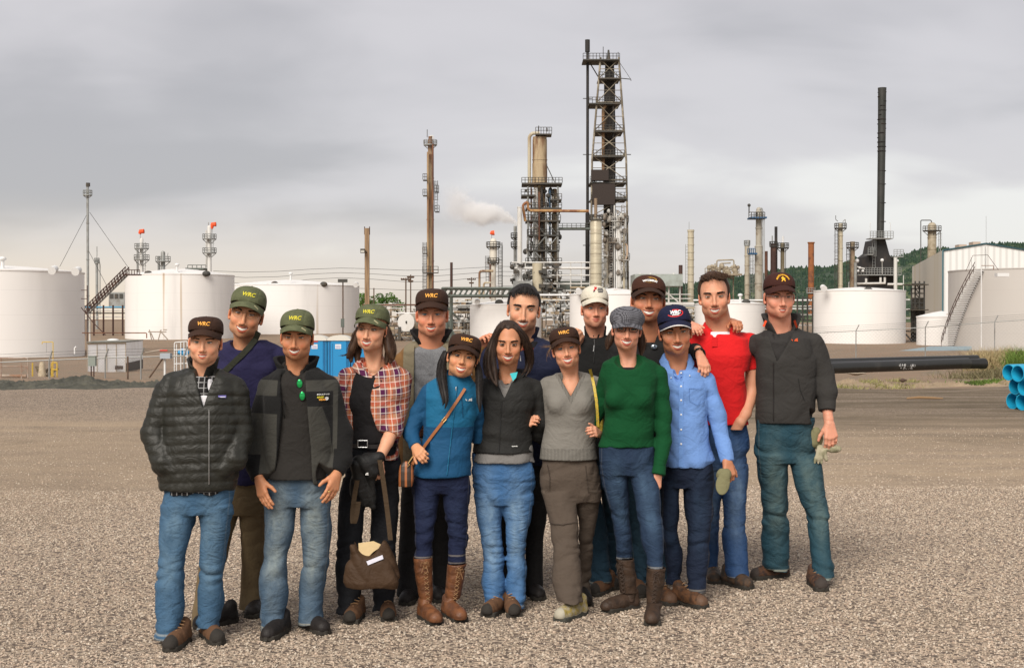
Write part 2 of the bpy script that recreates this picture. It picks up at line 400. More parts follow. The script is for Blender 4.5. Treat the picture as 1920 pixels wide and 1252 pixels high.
 # ---- skin, hair, cloth
_sk={}
def skin_mat(base,red=(.45,.12,.09),stub=0,key=None):
 key=key or(base,stub)
 if key in _sk:return _sk[key]
 g=NG('skin');c=g.mix(g.math('MULTIPLY',g.step(g.noise(28,4),.35,.75),.22),base,tuple(v*f for v,f in zip(base,(.92,.72,.66))))
 c=g.mix(g.math('MULTIPLY',g.attr('blush'),.5,clamp=True),c,tuple(v*f for v,f in zip(base,(1.0,.62,.55))))
 if stub:c=g.mix(g.math('MULTIPLY',g.attr('beard'),g.math('MULTIPLY_ADD',g.noise(900,2),.25*stub,.35*stub),clamp=True),c,(.10,.075,.06))
 c=g.mix(g.step(g.attr('lip'),.1,.75),c,red)
 c=g.mix(g.attr('mouth'),c,(.05,.012,.012))
 g.done(c,.52,0,g.bump(g.noise(260,3),.12,.002),Subsurface_Weight=.12,Subsurface_Radius=(.02,.008,.005),Specular_IOR_Level=.35)
 g.b.inputs['Subsurface Scale'].default_value=.35
 _sk[key]=g.m;return g.m
def hair_mat(c1,c2,key):
 if key in _mc:return _mc[key]
 g=NG(key);c=g.mix(g.step(g.noise(90,4,stretch=(1,1,.12)),.3,.7),c1,c2)
 g.done(c,.58,0,g.bump(g.noise(240,3,stretch=(1,1,.1)),.4,.002),Specular_IOR_Level=.3);_mc[key]=g.m;return g.m
def cloth(name,col,rough=.85,weave=500,wb=.25,masks=(),var=.12,pat=None,sheen=0,mott=6,mottled=None,spec=.3):
 if name in _mc:return _mc[name]
 g=NG(name);c=pat(g)if pat else g.mix(0,col,col)
 if mottled:c=g.mix(g.step(g.noise(mottled[1],3),.35,.65),c,mottled[0])
 for a,mc,sft in masks:
  c=g.mix(g.step(g.attr(a),.0002,.0002+2*sft)if sft<.2 else g.math('MULTIPLY',g.attr(a),1,clamp=True),c,mc)
 k=g.math('ADD',g.math('MULTIPLY_ADD',g.noise(mott,4),2*var,1-var),g.math('MULTIPLY_ADD',g.noise(weave,2),var,-var/2))
 v=g.n('ShaderNodeVectorMath',operation='SCALE');g.l(c,v.inputs[0]);g.l(k,v.inputs['Scale'])
 nr=g.bump(g.noise(weave,2),wb,.0015,g.bump(g.noise(22,4,.6,dist=.8),.35,.014,g.bump(g.noise(7,3,.5,dist=2.0,stretch=(1,.6,1.3)),.30,.035)))
 g.done(v.outputs[0],rough,0,nr,Specular_IOR_Level=spec)
 if sheen:g.b.inputs['Sheen Weight'].default_value=sheen
 _mc[name]=g.m;return g.m
def denim(name,col,fade,amt=.8,seam=(.35,.3,.22)):
 if name in _mc:return _mc[name]
 g=NG(name)
 f=g.math('MULTIPLY',g.attr('fade'),g.math('MULTIPLY_ADD',g.noise(14,5,.65,stretch=(1,1,.6)),1.25*amt,-.22*amt),clamp=True)
 c=g.mix(f,col,fade);dk=tuple(v*.62 for v in col)
 c=g.mix(g.step(g.noise(9,6,.7,dist=1.2),.52,.72),c,g.mix(.45,c,dk))
 c=g.mix(g.math('MULTIPLY',g.step(g.noise(300,2,stretch=(3,3,.5)),.45,.75),.16),c,fade)
 c=g.mix(g.math('MULTIPLY',g.step(g.attr('seam'),.2,.9),.7),c,g.mix(.5,fade,seam))
 g.done(c,.85,0,g.bump(g.noise(420,2),.3,.0015,g.bump(g.noise(26,5,.65,dist=1.0),.45,.012,g.bump(g.noise(8,3,.5,dist=2.2,stretch=(1,.6,1.5)),.38,.04))),Specular_IOR_Level=.25)
 _mc[name]=g.m;return g.m

EYEW=M('eye_white',(.46,.41,.37),.25,fine=.02)
TEETH=M('teeth',(.70,.66,.58),.22,fine=.02)
BLACKP=M('black_plastic',(.012,.012,.012),.35)
def iris_mat(c):
 k='iris%.2f%.2f'%(c[0],c[2])
 return M(k,c,.15,fine=.05)

class Person:
 """joints are read off the photograph in pixels and carried to their own distance"""
 def __init__(s,label,toes,dd=.2,g=None):
  s.label=label
  xs=[];s.foot=[]
  for(px,py,yaw,dz)in toes:
   gx,gy,_=ground_at(px,py,0)
   for _i in range(4):g0=gzs(gx,gy);gx,gy,_=ground_at(px,py,g0)
   s.foot.append((gx,gy,g0,yaw));xs.append(gy)
  s.d=float(np.mean(xs))+dd
  s.root=empty('person',(float(np.mean([f[0]for f in s.foot])),s.d,gzs(s.foot[0][0],s.d)),label,'person')
  s.o=np.array(s.root.location)
  s.k=s.d/FPX # metres per pixel at the body
 def p(s,px,py,dy=0):return np.array(P(px,py,s.d+dy))-s.o
 def rows(s,L,dy=0,n=None): # (py, xl, xr, b[, dy])
  out=[]
  for r in L:
   e=r[4]if len(r)>4 else dy
   a=s.p(r[1],r[0],e);b=s.p(r[2],r[0],e);out.append(((a[2]+b[2])/2,(a[0]+b[0])/2,e,abs(b[0]-a[0])/2,r[3]))
  return out
 def mesh(s,name,F,mat,parent=None,attrs=None,smooth=True):
  V,Q=F.mesh()if isinstance(F,Field)else F
  if len(Q)==0:return None
  at={a:f(V)for a,f in(attrs or{}).items()}
  return mesh_np(name,V,Q,mat,parent or s.root,smooth,at)

def xform(V,Rm,t):return V@Rm.T+t
def strands(curves,r0,r1,sides=3,jit=0):
 """tapered hair strands along polylines (k,3)"""
 V=[];F=[];b=0
 for c in curves:
  c=np.asarray(c);k=len(c);t=np.gradient(c,axis=0);t/=np.linalg.norm(t,axis=1)[:,None]+1e-9
  u=np.cross(t,(0.3,1,.2));u/=np.linalg.norm(u,axis=1)[:,None]+1e-9;w=np.cross(t,u)
  rr=np.interp(np.linspace(0,1,k),[0,.15,.6,1],[r0*.8,r0,(r0+r1)/2,r1])[:,None]
  for j in range(sides):
   a=2*math.pi*j/sides;V.append(c+(u*math.cos(a)+w*math.sin(a))*rr)
  for i in range(k-1):
   for j in range(sides):
    j2=(j+1)%sides;F.append((b+j*k+i,b+j*k+i+1,b+j2*k+i+1,b+j2*k+i))
  b+=k*sides
 return np.concatenate(V),np.array(F)
def bez(pts,n=12):
 pts=np.array(pts,float);t=np.linspace(0,1,n);k=len(pts)-1
 return sum(math.comb(k,i)*(t[:,None]**i)*((1-t)[:,None]**(k-i))*pts[i]for i in range(k+1))
def grow(guides,n,spread,seed,tipspread=1.6,m=12):
 """bundle of strands that follows a list of guide curves"""
 r=np.random.default_rng(seed);out=[]
 for gd in guides:
  c=bez(gd,m);w=np.linspace(.5,tipspread,m)[:,None]
  for i in range(n):
   o=r.normal(size=3)*spread;wv=np.sin(np.linspace(0,5+3*r.random(),m)+r.random()*6)[:,None]*spread*.25
   cut_=int(m*(.75+.25*r.random()));out.append((c+o*w+wv*r.normal(size=3))[:max(cut_,4)])
 return out

def head(p,cx,cy,sc=1.0,yaw=0,pitch=0,roll=0,dy=-.04,fem=0,skin=(.50,.27,.18),smile=.8,open_=1.0,nose=1.0,jaw=1.0,wide=1.0,long_=1.0,
brow=(.03,.02,.015),browt=1.0,iris=(.12,.07,.04),stub=0,neck=None,neckr=None,sh=None,chest=None,cheek=1.0,lipc=None,h=.0032):
 """cx, cy: pixel of the point between the eyes"""
 Rm=rotm(R(yaw),R(pitch),R(roll));C=p.p(cx,cy,dy)
 S=sc;inv=lambda q:(Rm.T@(np.asarray(q)-C))/S
 p.hR,p.hC,p.hS,p.skin=Rm,C,S,skin
 p.hw=wide
 nb=inv(neck if neck is not None else C+np.array([0,.05,-.2])*S)
 w=wide*(1-.05*fem);lg=long_;j=jaw
 chz=-.112*lg
 lo=[-.125,-.145,-.30];hi=[.125,.145,.13]
 if chest is not None:lo[2]=-.42;lo[0]=-.19;hi[0]=.19
 F=Field(lo,hi,h)
 F.ell((0,.012,.032),(.075*w,.094,.087),.01)
 F.ell((0,-.018,-.028),(.0665*w,.072,.082*lg),.03)
 F.ell((0,-.030,-.068*lg),(.0565*w*j,.050,.042),.028)
 F.ell((0,-.070,chz+.014),(.021*j,.017,.016),.022)
 for e in(-1,1):
  F.ell((e*.046*w,-.056,-.030),(.020,.020,.018),.022)
  F.ell((e*.038*w,-.070,-.046+.004*smile),(.016,.013*cheek,.014),.018)
  F.ell((e*.048*w*j,-.012,-.070*lg),(.012-.004*fem,.03,.018),.025) # jaw corners
 F.cap((-.034,-.083,.020),(.034,-.083,.020),.010 if not fem else.008,None,.018)
 for e in(-1,1):
  F.ell((e*.032,-.102,-.002),(.019,.020,.011),.014,'s')
  F.ell((e*.031,-.0735,-.002),(.0145,.0135,.0115),.006)
 q=nose
 F.cap((0,-.088,.006),(0,-.108*1,-.038*q),.0065,.0088,.010)
 F.ell((0,-.110-.004*(q-1),-.042*q),(.0105*(.6+.4*q),.0115,.0095),.007)
 for e in(-1,1):
  F.ell((e*.0125*(.6+.4*q),-.098,-.046*q),(.0078,.010,.0075),.006)
  F.ell((e*.006,-.108,-.053*q),(.003,.006,.003),.002,'s')
  # mouth
 mz=-.071*lg;mw=.0215+.0078*smile;cs=.0085*smile;hg=.003+.0115*open_
 def my(x):return-.0962+(x/mw)**2*.0145
 def mzu(x):return mz+cs*(x/mw)**2+.002
 def mh(x):return hg*np.maximum(1-(x/mw)**2,0)**.75
 xs=np.linspace(-mw,mw,11);up=[(x,my(x)+.0012,mzu(x)+.0018)for x in xs]
 lw=[(x,my(x)+.0022,mzu(x)-mh(x)-.0026)for x in xs]
 F.ell((0,-.078,mz-.004),(.030,.0175,.022),.016)
 F.chain(up,[.0018+.0016*(1-(x/mw)**2)for x in xs],.003)
 F.chain(lw,[.0024+.0036*(1-(x/mw)**2)for x in xs],.003)
 if open_>.2:F.op(lambda x,y,z:np.maximum(np.maximum(np.abs(z-(mzu(x)-mh(x)*.5))-mh(x)*.5-.0004,np.abs(x)-mw*.96),y-(my(x)+.0050)),(-mw,-.12,mz-.03),(mw,-.06,mz+.02),.001,'s')
 # ears
 ew=.073*w
 for e in(-1,1):
  a=R(18)*e;er=np.array([[math.cos(a),-math.sin(a),0],[math.sin(a),math.cos(a),0],[0,0,1]])
  F.ell((e*(ew+.007),.014,-.012),(.0065,.0185,.031),.005,'u',er)
  F.ell((e*(ew+.014),.011,-.012),(.006,.0105,.019),.004,'s',er)
  F.ell((e*(ew+.004),.004,-.036),(.006,.009,.009),.005)
  # neck and shoulders
 nr=neckr or(.053 if not fem else.044)
 F.chain([(0,.022,-.045),nb*.5+np.array([0,.012,-.045])*.5,nb],[nr*.98,nr*.97,nr*1.10],.022)
 for e in(-1,1):
  F.cap((e*.052,.03,-.06),(nb[0]+e*.02,nb[1]-.045,nb[2]-.01),.011,.012,.016)
 if sh is not None:
  a,b=inv(sh[0]),inv(sh[1])
  F.chain([nb+(0,.03,-.035),a+(0,.02,-.045)],[.042,.028],.03);F.chain([nb+(0,.03,-.035),b+(0,.02,-.045)],[.042,.028],.03)
 if chest is not None:
  c=inv(chest);F.cap(nb+(0,.035,-.03),c+(0,.03,0),.062,.085,.05)
  for e in(-1,1):F.cap(nb+(e*.012,-.046,-.028),(nb[0]+e*.08,nb[1]-.022,nb[2]-.032),.009,.006,.014)
 V,Q=F.mesh()
 # colour masks measured on the head itself
 x,y,z=V.T
 def dl(pts):
  pts=np.array(pts);d=np.full(len(V),9.)
  for i in range(len(pts)-1):
   a,b=pts[i],pts[i+1];t=np.clip(((V-a)@(b-a))/((b-a)@(b-a)),0,1);d=np.minimum(d,np.linalg.norm(V-a-t[:,None]*(b-a),axis=1))
  return d
 du,dw=dl(up),dl(lw);tt=np.clip(1-(x/mw)**2,0,1)
 lip=np.maximum(1-du/(.0048+.0018*tt),1-dw/(.0052+.0040*tt))*2.2;lip=np.clip(lip,0,1)*(y<-.06)
 zt=mzu(x);zb=zt-mh(x)
 mouth=((y>my(x)+.0028)&(z<zt+.0004)&(z>zb-.0004)&(np.abs(x)<mw)&(y<-.05)).astype(float)if open_>.2 else((np.abs(z-zt+.0015)<.0015)&(np.abs(x)<mw*.95)&(y<-.06)).astype(float)*.8
 blush=np.exp(-(((np.abs(x)-.040)/.016)**2+((z+.040)/.018)**2))*(y<-.03)+.8*np.exp(-((x/.010)**2+((z+.045)/.012)**2))*(y<-.09)+.9*(np.abs(x)>ew+.006)*(np.abs(z+.01)<.04)
 beard=np.clip((-.050-z)/.012,0,1)*np.clip((.02-y)/.02,0,1)*np.clip((z+.155)/.03,0,1)*(1-.75*np.exp(-((np.abs(x)-.04)/.013)**2)*np.exp(-((z+.062)/.012)**2))
 W=xform(V*S,Rm,C)
 p.headmesh=(W,Q,dict(lip=lip,mouth=mouth,blush=np.clip(blush,0,1),beard=beard))
 sk=skin_mat(skin,lipc or tuple(v*f for v,f in zip(skin,(.66,.27-.05*fem,.26-.02*fem))),stub,(skin,stub,lipc));p.skm=sk
 put=lambda V_:xform(np.asarray(V_)*S,Rm,C);p.put=put
 # eyes: almond patches on the eyeballs with lids and lashes
 for e in(-1,1):
  c=np.array((e*.031,-.0735,-.002));rr=np.array((.0150,.0142,.0121));nuu,nvv=13,7
  hw=.0145;ht=.0056*(1-.2*smile);hb=.0044
  def surf(X_,Z_,k=1.0):
   yy=-np.sqrt(np.maximum(1-(X_/rr[0])**2-(Z_/rr[2])**2,.02));return c+np.array([X_,yy*rr[1]*k,Z_])
  gp=[]
  for i in range(nuu):
   u=-1+2*i/(nuu-1);t=max(1-u*u,0)**.6
   for k_ in range(nvv):v=k_/(nvv-1);zz=-hb*t+(hb+ht)*t*v+.0006*u*e;gp.append(surf(u*hw,zz,1.03))
  eye=mesh_np('eye',put(gp),[(i*nvv+k_,(i+1)*nvv+k_,(i+1)*nvv+k_+1,i*nvv+k_+1)for i in range(nuu-1)for k_ in range(nvv-1)],EYEW,p.root)
  Vi=[surf(0,-.0003,1.09)]
  for a in range(16):
   X_,Z_=.0074*math.cos(a*math.pi/8),.0074*math.sin(a*math.pi/8);Z_=max(min(Z_,ht*.95),-hb*.9);Vi.append(surf(X_,Z_,1.07))
  mesh_np('iris',put(Vi),[(0,1+(a+1)%16,1+a)for a in range(16)],iris_mat(iris),eye)
  u_=np.linspace(-1,1,11);Vl=np.array([surf(u*hw*1.04,ht*max(1-u*u,0)**.6+.0006+.0006*u*e,1.09)for u in u_][::-1]+([surf(u*hw,-hb*max(1-u*u,0)**.6-.0003,1.06)for u in u_[1:]]if fem else[]))
  VV,FF_=strands([Vl],.0024+.0004*fem,.0012);mesh_np('eyelash',put(VV),FF_,hair_mat((.01,.008,.006),(.02,.012,.01),'lash'),eye)
 p.body_parts=[]
 # eyebrows: short hairs on the brow ridge
 r_=np.random.default_rng(int(cx))
 def ysurf(X_,Z_):
  d=(V[:,0]-X_)**2+(V[:,2]-Z_)**2+(V[:,1]>0);return V[np.argmin(d),1]
 for e in(-1,1):
  cur=[]
  for i in range(70):
   u=r_.random();X_=e*(.014+.036*u);Z_=.0145+.007*math.sin(u*2.1)-.004*u+(r_.random()-.5)*.0062*browt*(1.15-.6*u)
   Y_=ysurf(X_,Z_);cur.append(np.array([(X_,Y_-.0006,Z_),(X_+e*.004,Y_-.0010+.0010*u,Z_+.0006),(X_+e*.0075,Y_+.002*u,Z_+.0002)]))
  Vb,Fb=strands(cur,.0015*browt,.0007);mesh_np('eyebrow',put(Vb),Fb,hair_mat(brow,tuple(v*1.6 for v in brow),'hair_brow%.3f'%brow[0]),p.root)
 if open_>.2:
  T=[];n_=24
  for i in range(n_+1):
   X_=-mw*.93+2*mw*.93*i/n_;yy=my(X_)+.0012+.0006*abs(math.sin(i*math.pi/3));hh=float(mh(X_))
   T+=[(X_,yy+.001,mzu(X_)+.0006),(X_,yy,mzu(X_)-hh*.4),(X_,yy+.0005,mzu(X_)-hh*.84)]
  FT=[(3*i+k_,3*(i+1)+k_,3*(i+1)+k_+1,3*i+k_+1)for i in range(n_)for k_ in(0,1)]
  mesh_np('teeth',put(T),FT,TEETH,p.root)
 return p

def hand_field(side,curl=.4,spread=.12,thumb=.5,s=1.0,fine=.0026,curls=None):
 """wrist at the origin, fingers along -Z, back of the hand towards -Y; side +1: thumb on +X"""
 F=Field((-.075*s,-.09*s,-.22*s),(.085*s,.09*s,.09*s),fine)
 q=lambda*a:np.array(a)*s*np.array([side,1,1])
 F.chain([q(0,0,.045),q(0,0,.02),q(0,0,-.015)],[.026*s,.025*s,.024*s],.012,sq=1.15)
 base=[(.030,-.088,.0095,.078),(.010,-.094,.0098,.086),(-.011,-.090,.0094,.080),(-.030,-.080,.0082,.063)]
 for i,(bx,bz,r,L)in enumerate(base):
  F.cap(q(bx*.45,0,-.012),q(bx,-.003,bz),.017*s,.0125*s,.014)
  a=(curls[i]if curls else curl)*1.0;dirx=bx*spread*8;ang=.12+.15*a;pt=q(bx,-.002,bz)
  segs=[.46,.30,.24];rr=[r*1.08,r,r*.92,r*.78]
  for j_ in range(3):
   ang2=ang+a*(1.05*(j_+.35));d=np.array([side*dirx*(1-.3*j_),math.sin(ang2),-math.cos(ang2)]);d/=np.linalg.norm(d)
   nx=pt+d*L*segs[j_]*s;F.cap(pt,nx,rr[j_]*s,rr[j_+1]*s,.003 if j_ else.006);F.ell(pt,(rr[j_]*1.06*s,)*3,.003);pt=nx
 F.cap(q(.012,.006,-.02),q(.036,.010,-.045),.019*s,.015*s,.014)
 t0=q(.036,.010,-.045);t1=t0+q(.016+.012*thumb,.012,-.028);t2=t1+q(.004+.010*thumb,.010,-.026)
 F.cap(t0,t1,.0125*s,.0105*s,.006);F.cap(t1,t2,.0105*s,.0082*s,.003)
 return F.mesh()
def hand(p,wrist,to,back=(0,-1,0),side=1,**k):
 """wrist point, a point the fingers head for, and the way the back of the hand faces"""
 w=np.asarray(wrist,float);z=w-np.asarray(to,float);z/=np.linalg.norm(z);b=-np.asarray(back,float)
 y=b-z*(b@z);y/=np.linalg.norm(y);x=np.cross(y,z)
 V,Q=hand_field(side,**k);M_=np.stack([x,y,z],1)
 p.body_parts.append((V@M_.T+w,Q))

def finish_body(p,torso=None,legs=(),arms=()):
 """one skin mesh: head, neck, hands and the trunk and limbs inside the clothes"""
 Vs,Qs,at=[],[],{k:[]for k in('lip','mouth','blush','beard')};n=0
 for part in[p.headmesh]+[b+({},)for b in p.body_parts]:
  V,Q,A=part;Vs.append(V);Qs.append(Q+n);n+=len(V)
  for k in at:at[k].append(A.get(k,np.zeros(len(V))))
 if torso:
  rows=[(z-.02,cx,cy+.02,max(a-.05,.03),max(b-.055,.03))for z,cx,cy,a,b in torso]
  lo=(min(r[1]-r[3]for r in rows)-.05,-.35,-.02);hi=(max(r[1]+r[3]for r in rows)+.05,.35,max(r[0]for r in rows)+.05)
  for lg in legs:
   lo=(min(lo[0],min(r[1]-r[3]for r in lg)),lo[1],lo[2]);hi=(max(hi[0],max(r[1]+r[3]for r in lg)),hi[1],hi[2])
  F=Field(lo,hi,.014);F.loft(rows,.03)
  for lg in legs:F.loft([(z,cx,cy,max(a-.042,.03),max(b-.042,.03))for z,cx,cy,a,b in lg if z>.12],.03)
  V,Q=F.mesh();Vs.append(V);Qs.append(Q+n);n+=len(V)
  for k in at:at[k].append(np.zeros(len(V)))
 p.body=mesh_np('body',np.concatenate(Vs),np.concatenate(Qs),p.skm,p.root,True,{k:np.concatenate(v)for k,v in at.items()})

def footwear(p,i,kind='boot',mat=None,sole=None,L=.295,W=.052,lace=None):
 gx,gy,g0,yaw=p.foot[i];a=R(yaw);fwd=np.array([math.sin(a),-math.cos(a),0]);rt=np.array([math.cos(a),math.sin(a),0])
 toe=np.array([gx,gy,g0])-p.o;org=toe-fwd*(L-.045)
 F=Field((-.07,-.30,-.005),(.07,.09,.15),.0045) # local: -Y forward
 F.chain([(0,.0,.045),(0,-.10,.045),(0,-.20,.040)],[.040,.042,.040],.02)
 F.cap((0,-.17,.038),(0,-L+.085,.034),.046,.040,.02)
 F.chain([(0,.005,.05),(0,.004,.105)],[.038,.036],.02)
 F.cap((0,-.02,.085),(0,-.15,.052),.032,.035,.02)
 F.add(lambda x,y,z:wob((x,y,z),i+3,60,.0015)+0*x)
 F.cut(lambda x,y,z:z-.020+0*x+0*y,.004)
 V,Q=F.mesh()
 put=lambda V_:org+V_[:,:1]*rt+(-V_[:,1:2])*fwd+V_[:,2:]*np.array([0,0,1.])
 sh=mesh_np('shoe',put(V),Q,mat,p.root,attrs={'panel':np.maximum(V[:,1]*-1-.19-.02*np.abs(V[:,0])/.04,.034-V[:,2])})
 F2=Field((-.075,-.31,-.01),(.075,.09,.05),.0045)
 F2.loft([(.0,0,-.10,.04,.1),(.02,0,-.10,.04,.1)],.001,'u')
 F2.D[:]=.06
 def fn(x,y,z):
  w=np.interp(-y,[-.04,.0,.10,.19,.235,L-.05],[.032,.038,.037,.050,.043,.012])
  d=np.maximum(np.abs(x+.004*np.sin(y*12))-w,np.maximum(y-.042,-y-(L-.045)));lug=.0025*np.sign(np.sin(y*2*math.pi/.017))*(z<.012)
  return np.maximum(d+lug,np.maximum(-z,z-.030-.008*(y>-.05)))
 F2.op(fn,(-.07,-.3,0),(.07,.08,.045),.001)
 V,Q=F2.mesh();mesh_np('sole',put(V),Q,sole or BLACKP,sh)
 if lace is not None:
  mb=MB()
  for t in np.linspace(0,1,5):
   yy=-.055-.10*t;zz=.128-.050*t
   pts=np.array([(-.022,yy,zz-.004),(0,yy-.004,zz+.004),(.022,yy+.006,zz-.004)]);mb.tube([tuple(q)for q in put(pts)],.0028,4)
  mb.build('lace',lace,sh)
 return sh

def garment_bounds(rows,arms,pad=.05):
 lo=np.array([min(r[1]-r[3]for r in rows),min(r[2]-r[4]for r in rows),min(r[0]for r in rows)]);hi=np.array([max(r[1]+r[3]for r in rows),max(r[2]+r[4]for r in rows),max(r[0]for r in rows)])
 for pts,rs in arms:
  for q,r in zip(pts,rs):lo=np.minimum(lo,q-r);hi=np.maximum(hi,q+r)
 return lo-pad,hi+pad
def top(p,name,rows,arms=(),sh=(),mat=None,fold='soft',h=.0065,opening=None,neckhole=None,hem=.0,seed=1,inflate=0,n=2.3,k=.016,attrs=None,parent=None,extra=None,cuffs=True,post=None):
 """rows: torso sections; arms: list of (points, radii); sh: shoulder capsules"""
 lo,hi=garment_bounds(rows,list(arms)+list(sh));F=Field(lo,hi,h)
 F.loft([(z,cx,cy,a+inflate,b+inflate)for z,cx,cy,a,b in rows],.01,'u',n)
 for pts,rs in sh:F.chain(pts,[r+inflate for r in rs],.05)
 for pts,rs in arms:F.chain(pts,[r+inflate for r in rs],k)
 zt=max(r[0]for r in rows);zb=min(r[0]for r in rows)
 if fold=='soft':F.add(lambda x,y,z:wob((x,y,z),seed,16,.005,(1,1,1.2))+creases((x,y,z),seed+1,13,.006,(.7,.7,1.6)))
 if fold=='shirt':F.add(lambda x,y,z:wob((x,y,z),seed,22,.006,(1.2,1,.8))+creases((x,y,z),seed+1,19,.0085,(1.2,.8,.9)))
 if fold=='knit':F.add(lambda x,y,z:wob((x,y,z),seed,12,.0025)+0*x)
 if fold=='tight':F.add(lambda x,y,z:creases((x,y,z),seed+1,16,.008,(.55,.5,2.0))*np.clip((zt-.12-z)/.1,0,1)+wob((x,y,z),seed,18,.002))
 if fold=='puff':F.add(lambda x,y,z:-.0048*np.abs(np.sin((z-zb+.008*np.sin(x*9+seed))*math.pi/.052))**.6+.004+wob((x,y,z),seed,40,.0035,(1.6,1,.5))+creases((x,y,z),seed+2,26,.003,(1.5,1,.6)))
 if extra:extra(F)
 if opening:F.op(opening[0],opening[1],opening[2],.004,'s')
 if neckhole is not None:
  c,r,dr=neckhole;F.cap(c,np.asarray(c)+np.asarray(dr),r,r*1.5,.006,'s')
 F.cut(lambda x,y,z:-(zb+.004+hem*np.cos(x*9)-z)*-1+0*x+0*y,.004)if False else None
 if cuffs:
  for pts,rs in arms: # open the sleeve at the wrist
   a,b=np.asarray(pts[-2]),np.asarray(pts[-1]);d=(b-a)/np.linalg.norm(b-a);r=rs[-1]+inflate
   F.op(lambda x,y,z:np.maximum(-((x-b[0])*d[0]+(y-b[1])*d[1]+(z-b[2])*d[2])+.0,np.sqrt((x-b[0])**2+(y-b[1])**2+(z-b[2])**2)-r*2.2),b-r*2.2,b+r*2.2,.004,'s')
 if post:post(F)
 return p.mesh(name,F,mat,parent,attrs)

def legs_mesh(p,name,hips,L,Rr,mat,fold='jeans',seed=1,h=.0065,attrs=None,flare=True,n=2.2,cutz=None,amp=1.0):
 """hips, L, Rr: lists of sections"""
 if flare:
  ex=lambda lg:[((z-.012,cx,cy-.016,a*1.03,b+.022)if z==min(r[0]for r in lg)else(z,cx,cy,a,b))for z,cx,cy,a,b in lg]
  L,Rr=ex(L),ex(Rr)
 allr=hips+L+Rr;lo,hi=garment_bounds(allr,());F=Field(lo,hi,h)
 F.loft(hips,.01,'u',n)
 for lg in(L,Rr):F.loft(lg,.014,'u',n)
 kz=[]
 for lg in(L,Rr):
  z1=max(r[0]for r in lg);z0=min(r[0]for r in lg);kz.append((z0,z0+(z1-z0)*.50))
 if fold=='jeans':
  def fn(x,y,z):
   o=wob((x,y,z),seed,17,.006*amp,(1,1,.8))+creases((x,y,z),seed+3,19,.0075*amp,(.9,.8,1.1))
   for z0,zk in kz[:1]:
    o=o+creases((x,y,z),seed+1,24,.010*amp,(.5,.6,2.0))*(np.exp(-((z-zk+.02)/.075)**2)+1.1*np.exp(-((z-z0-.05)/.07)**2)+.6*np.exp(-((z-z0-.80)/.05)**2))
   return o
  F.add(fn)
 else:F.add(lambda x,y,z:wob((x,y,z),seed,16,.003*amp)+creases((x,y,z),seed+1,16,.003*amp,(.5,.6,1.8)))
 cx=hips[-1][1]
 def fade(V):
  o=np.zeros(len(V))
  for lg in(L,Rr):
   Q=np.array(sorted(lg));c=np.interp(V[:,2],Q[:,0],Q[:,1]);a=np.interp(V[:,2],Q[:,0],Q[:,3]);zt=Q[-1,0];z0=Q[0,0];L_=zt-z0
   o=np.maximum(o,np.exp(-((V[:,0]-c)/(a*.62))**2)*(np.exp(-((V[:,2]-(z0+.78*L_))/(.23*L_))**2)+.75*np.exp(-((V[:,2]-(z0+.47*L_))/(.14*L_))**2)+.25)*(V[:,1]<np.interp(V[:,2],Q[:,0],Q[:,2])))
  return np.clip(o,0,1)
 def seam(V):
  o=np.zeros(len(V))
  for lg in(L,Rr):
   Q=np.array(sorted(lg));z0=Q[0,0]
   o=np.maximum(o,np.exp(-((V[:,2]-z0-.012)/.006)**2))
   c=np.interp(V[:,2],Q[:,0],Q[:,1]);a=np.interp(V[:,2],Q[:,0],Q[:,3]);sgn=np.sign(np.mean(Q[:,1])-cx)or 1
   o=np.maximum(o,.45*np.exp(-(((V[:,0]-c)*sgn-a*.86)/.005)**2)*(V[:,1]<Q[-1,2]))
  zt=max(r[0]for r in hips);zc=max(r[0]for r in L)
  o=np.maximum(o,.3*np.exp(-((V[:,0]-cx-.012)/.005)**2)*(V[:,2]>zc-.06)*(V[:,1]<hips[0][2]))
  return o
 a2={'fade':fade,'seam':seam};a2.update(attrs or{})
 return p.mesh(name,F,mat,None,a2)

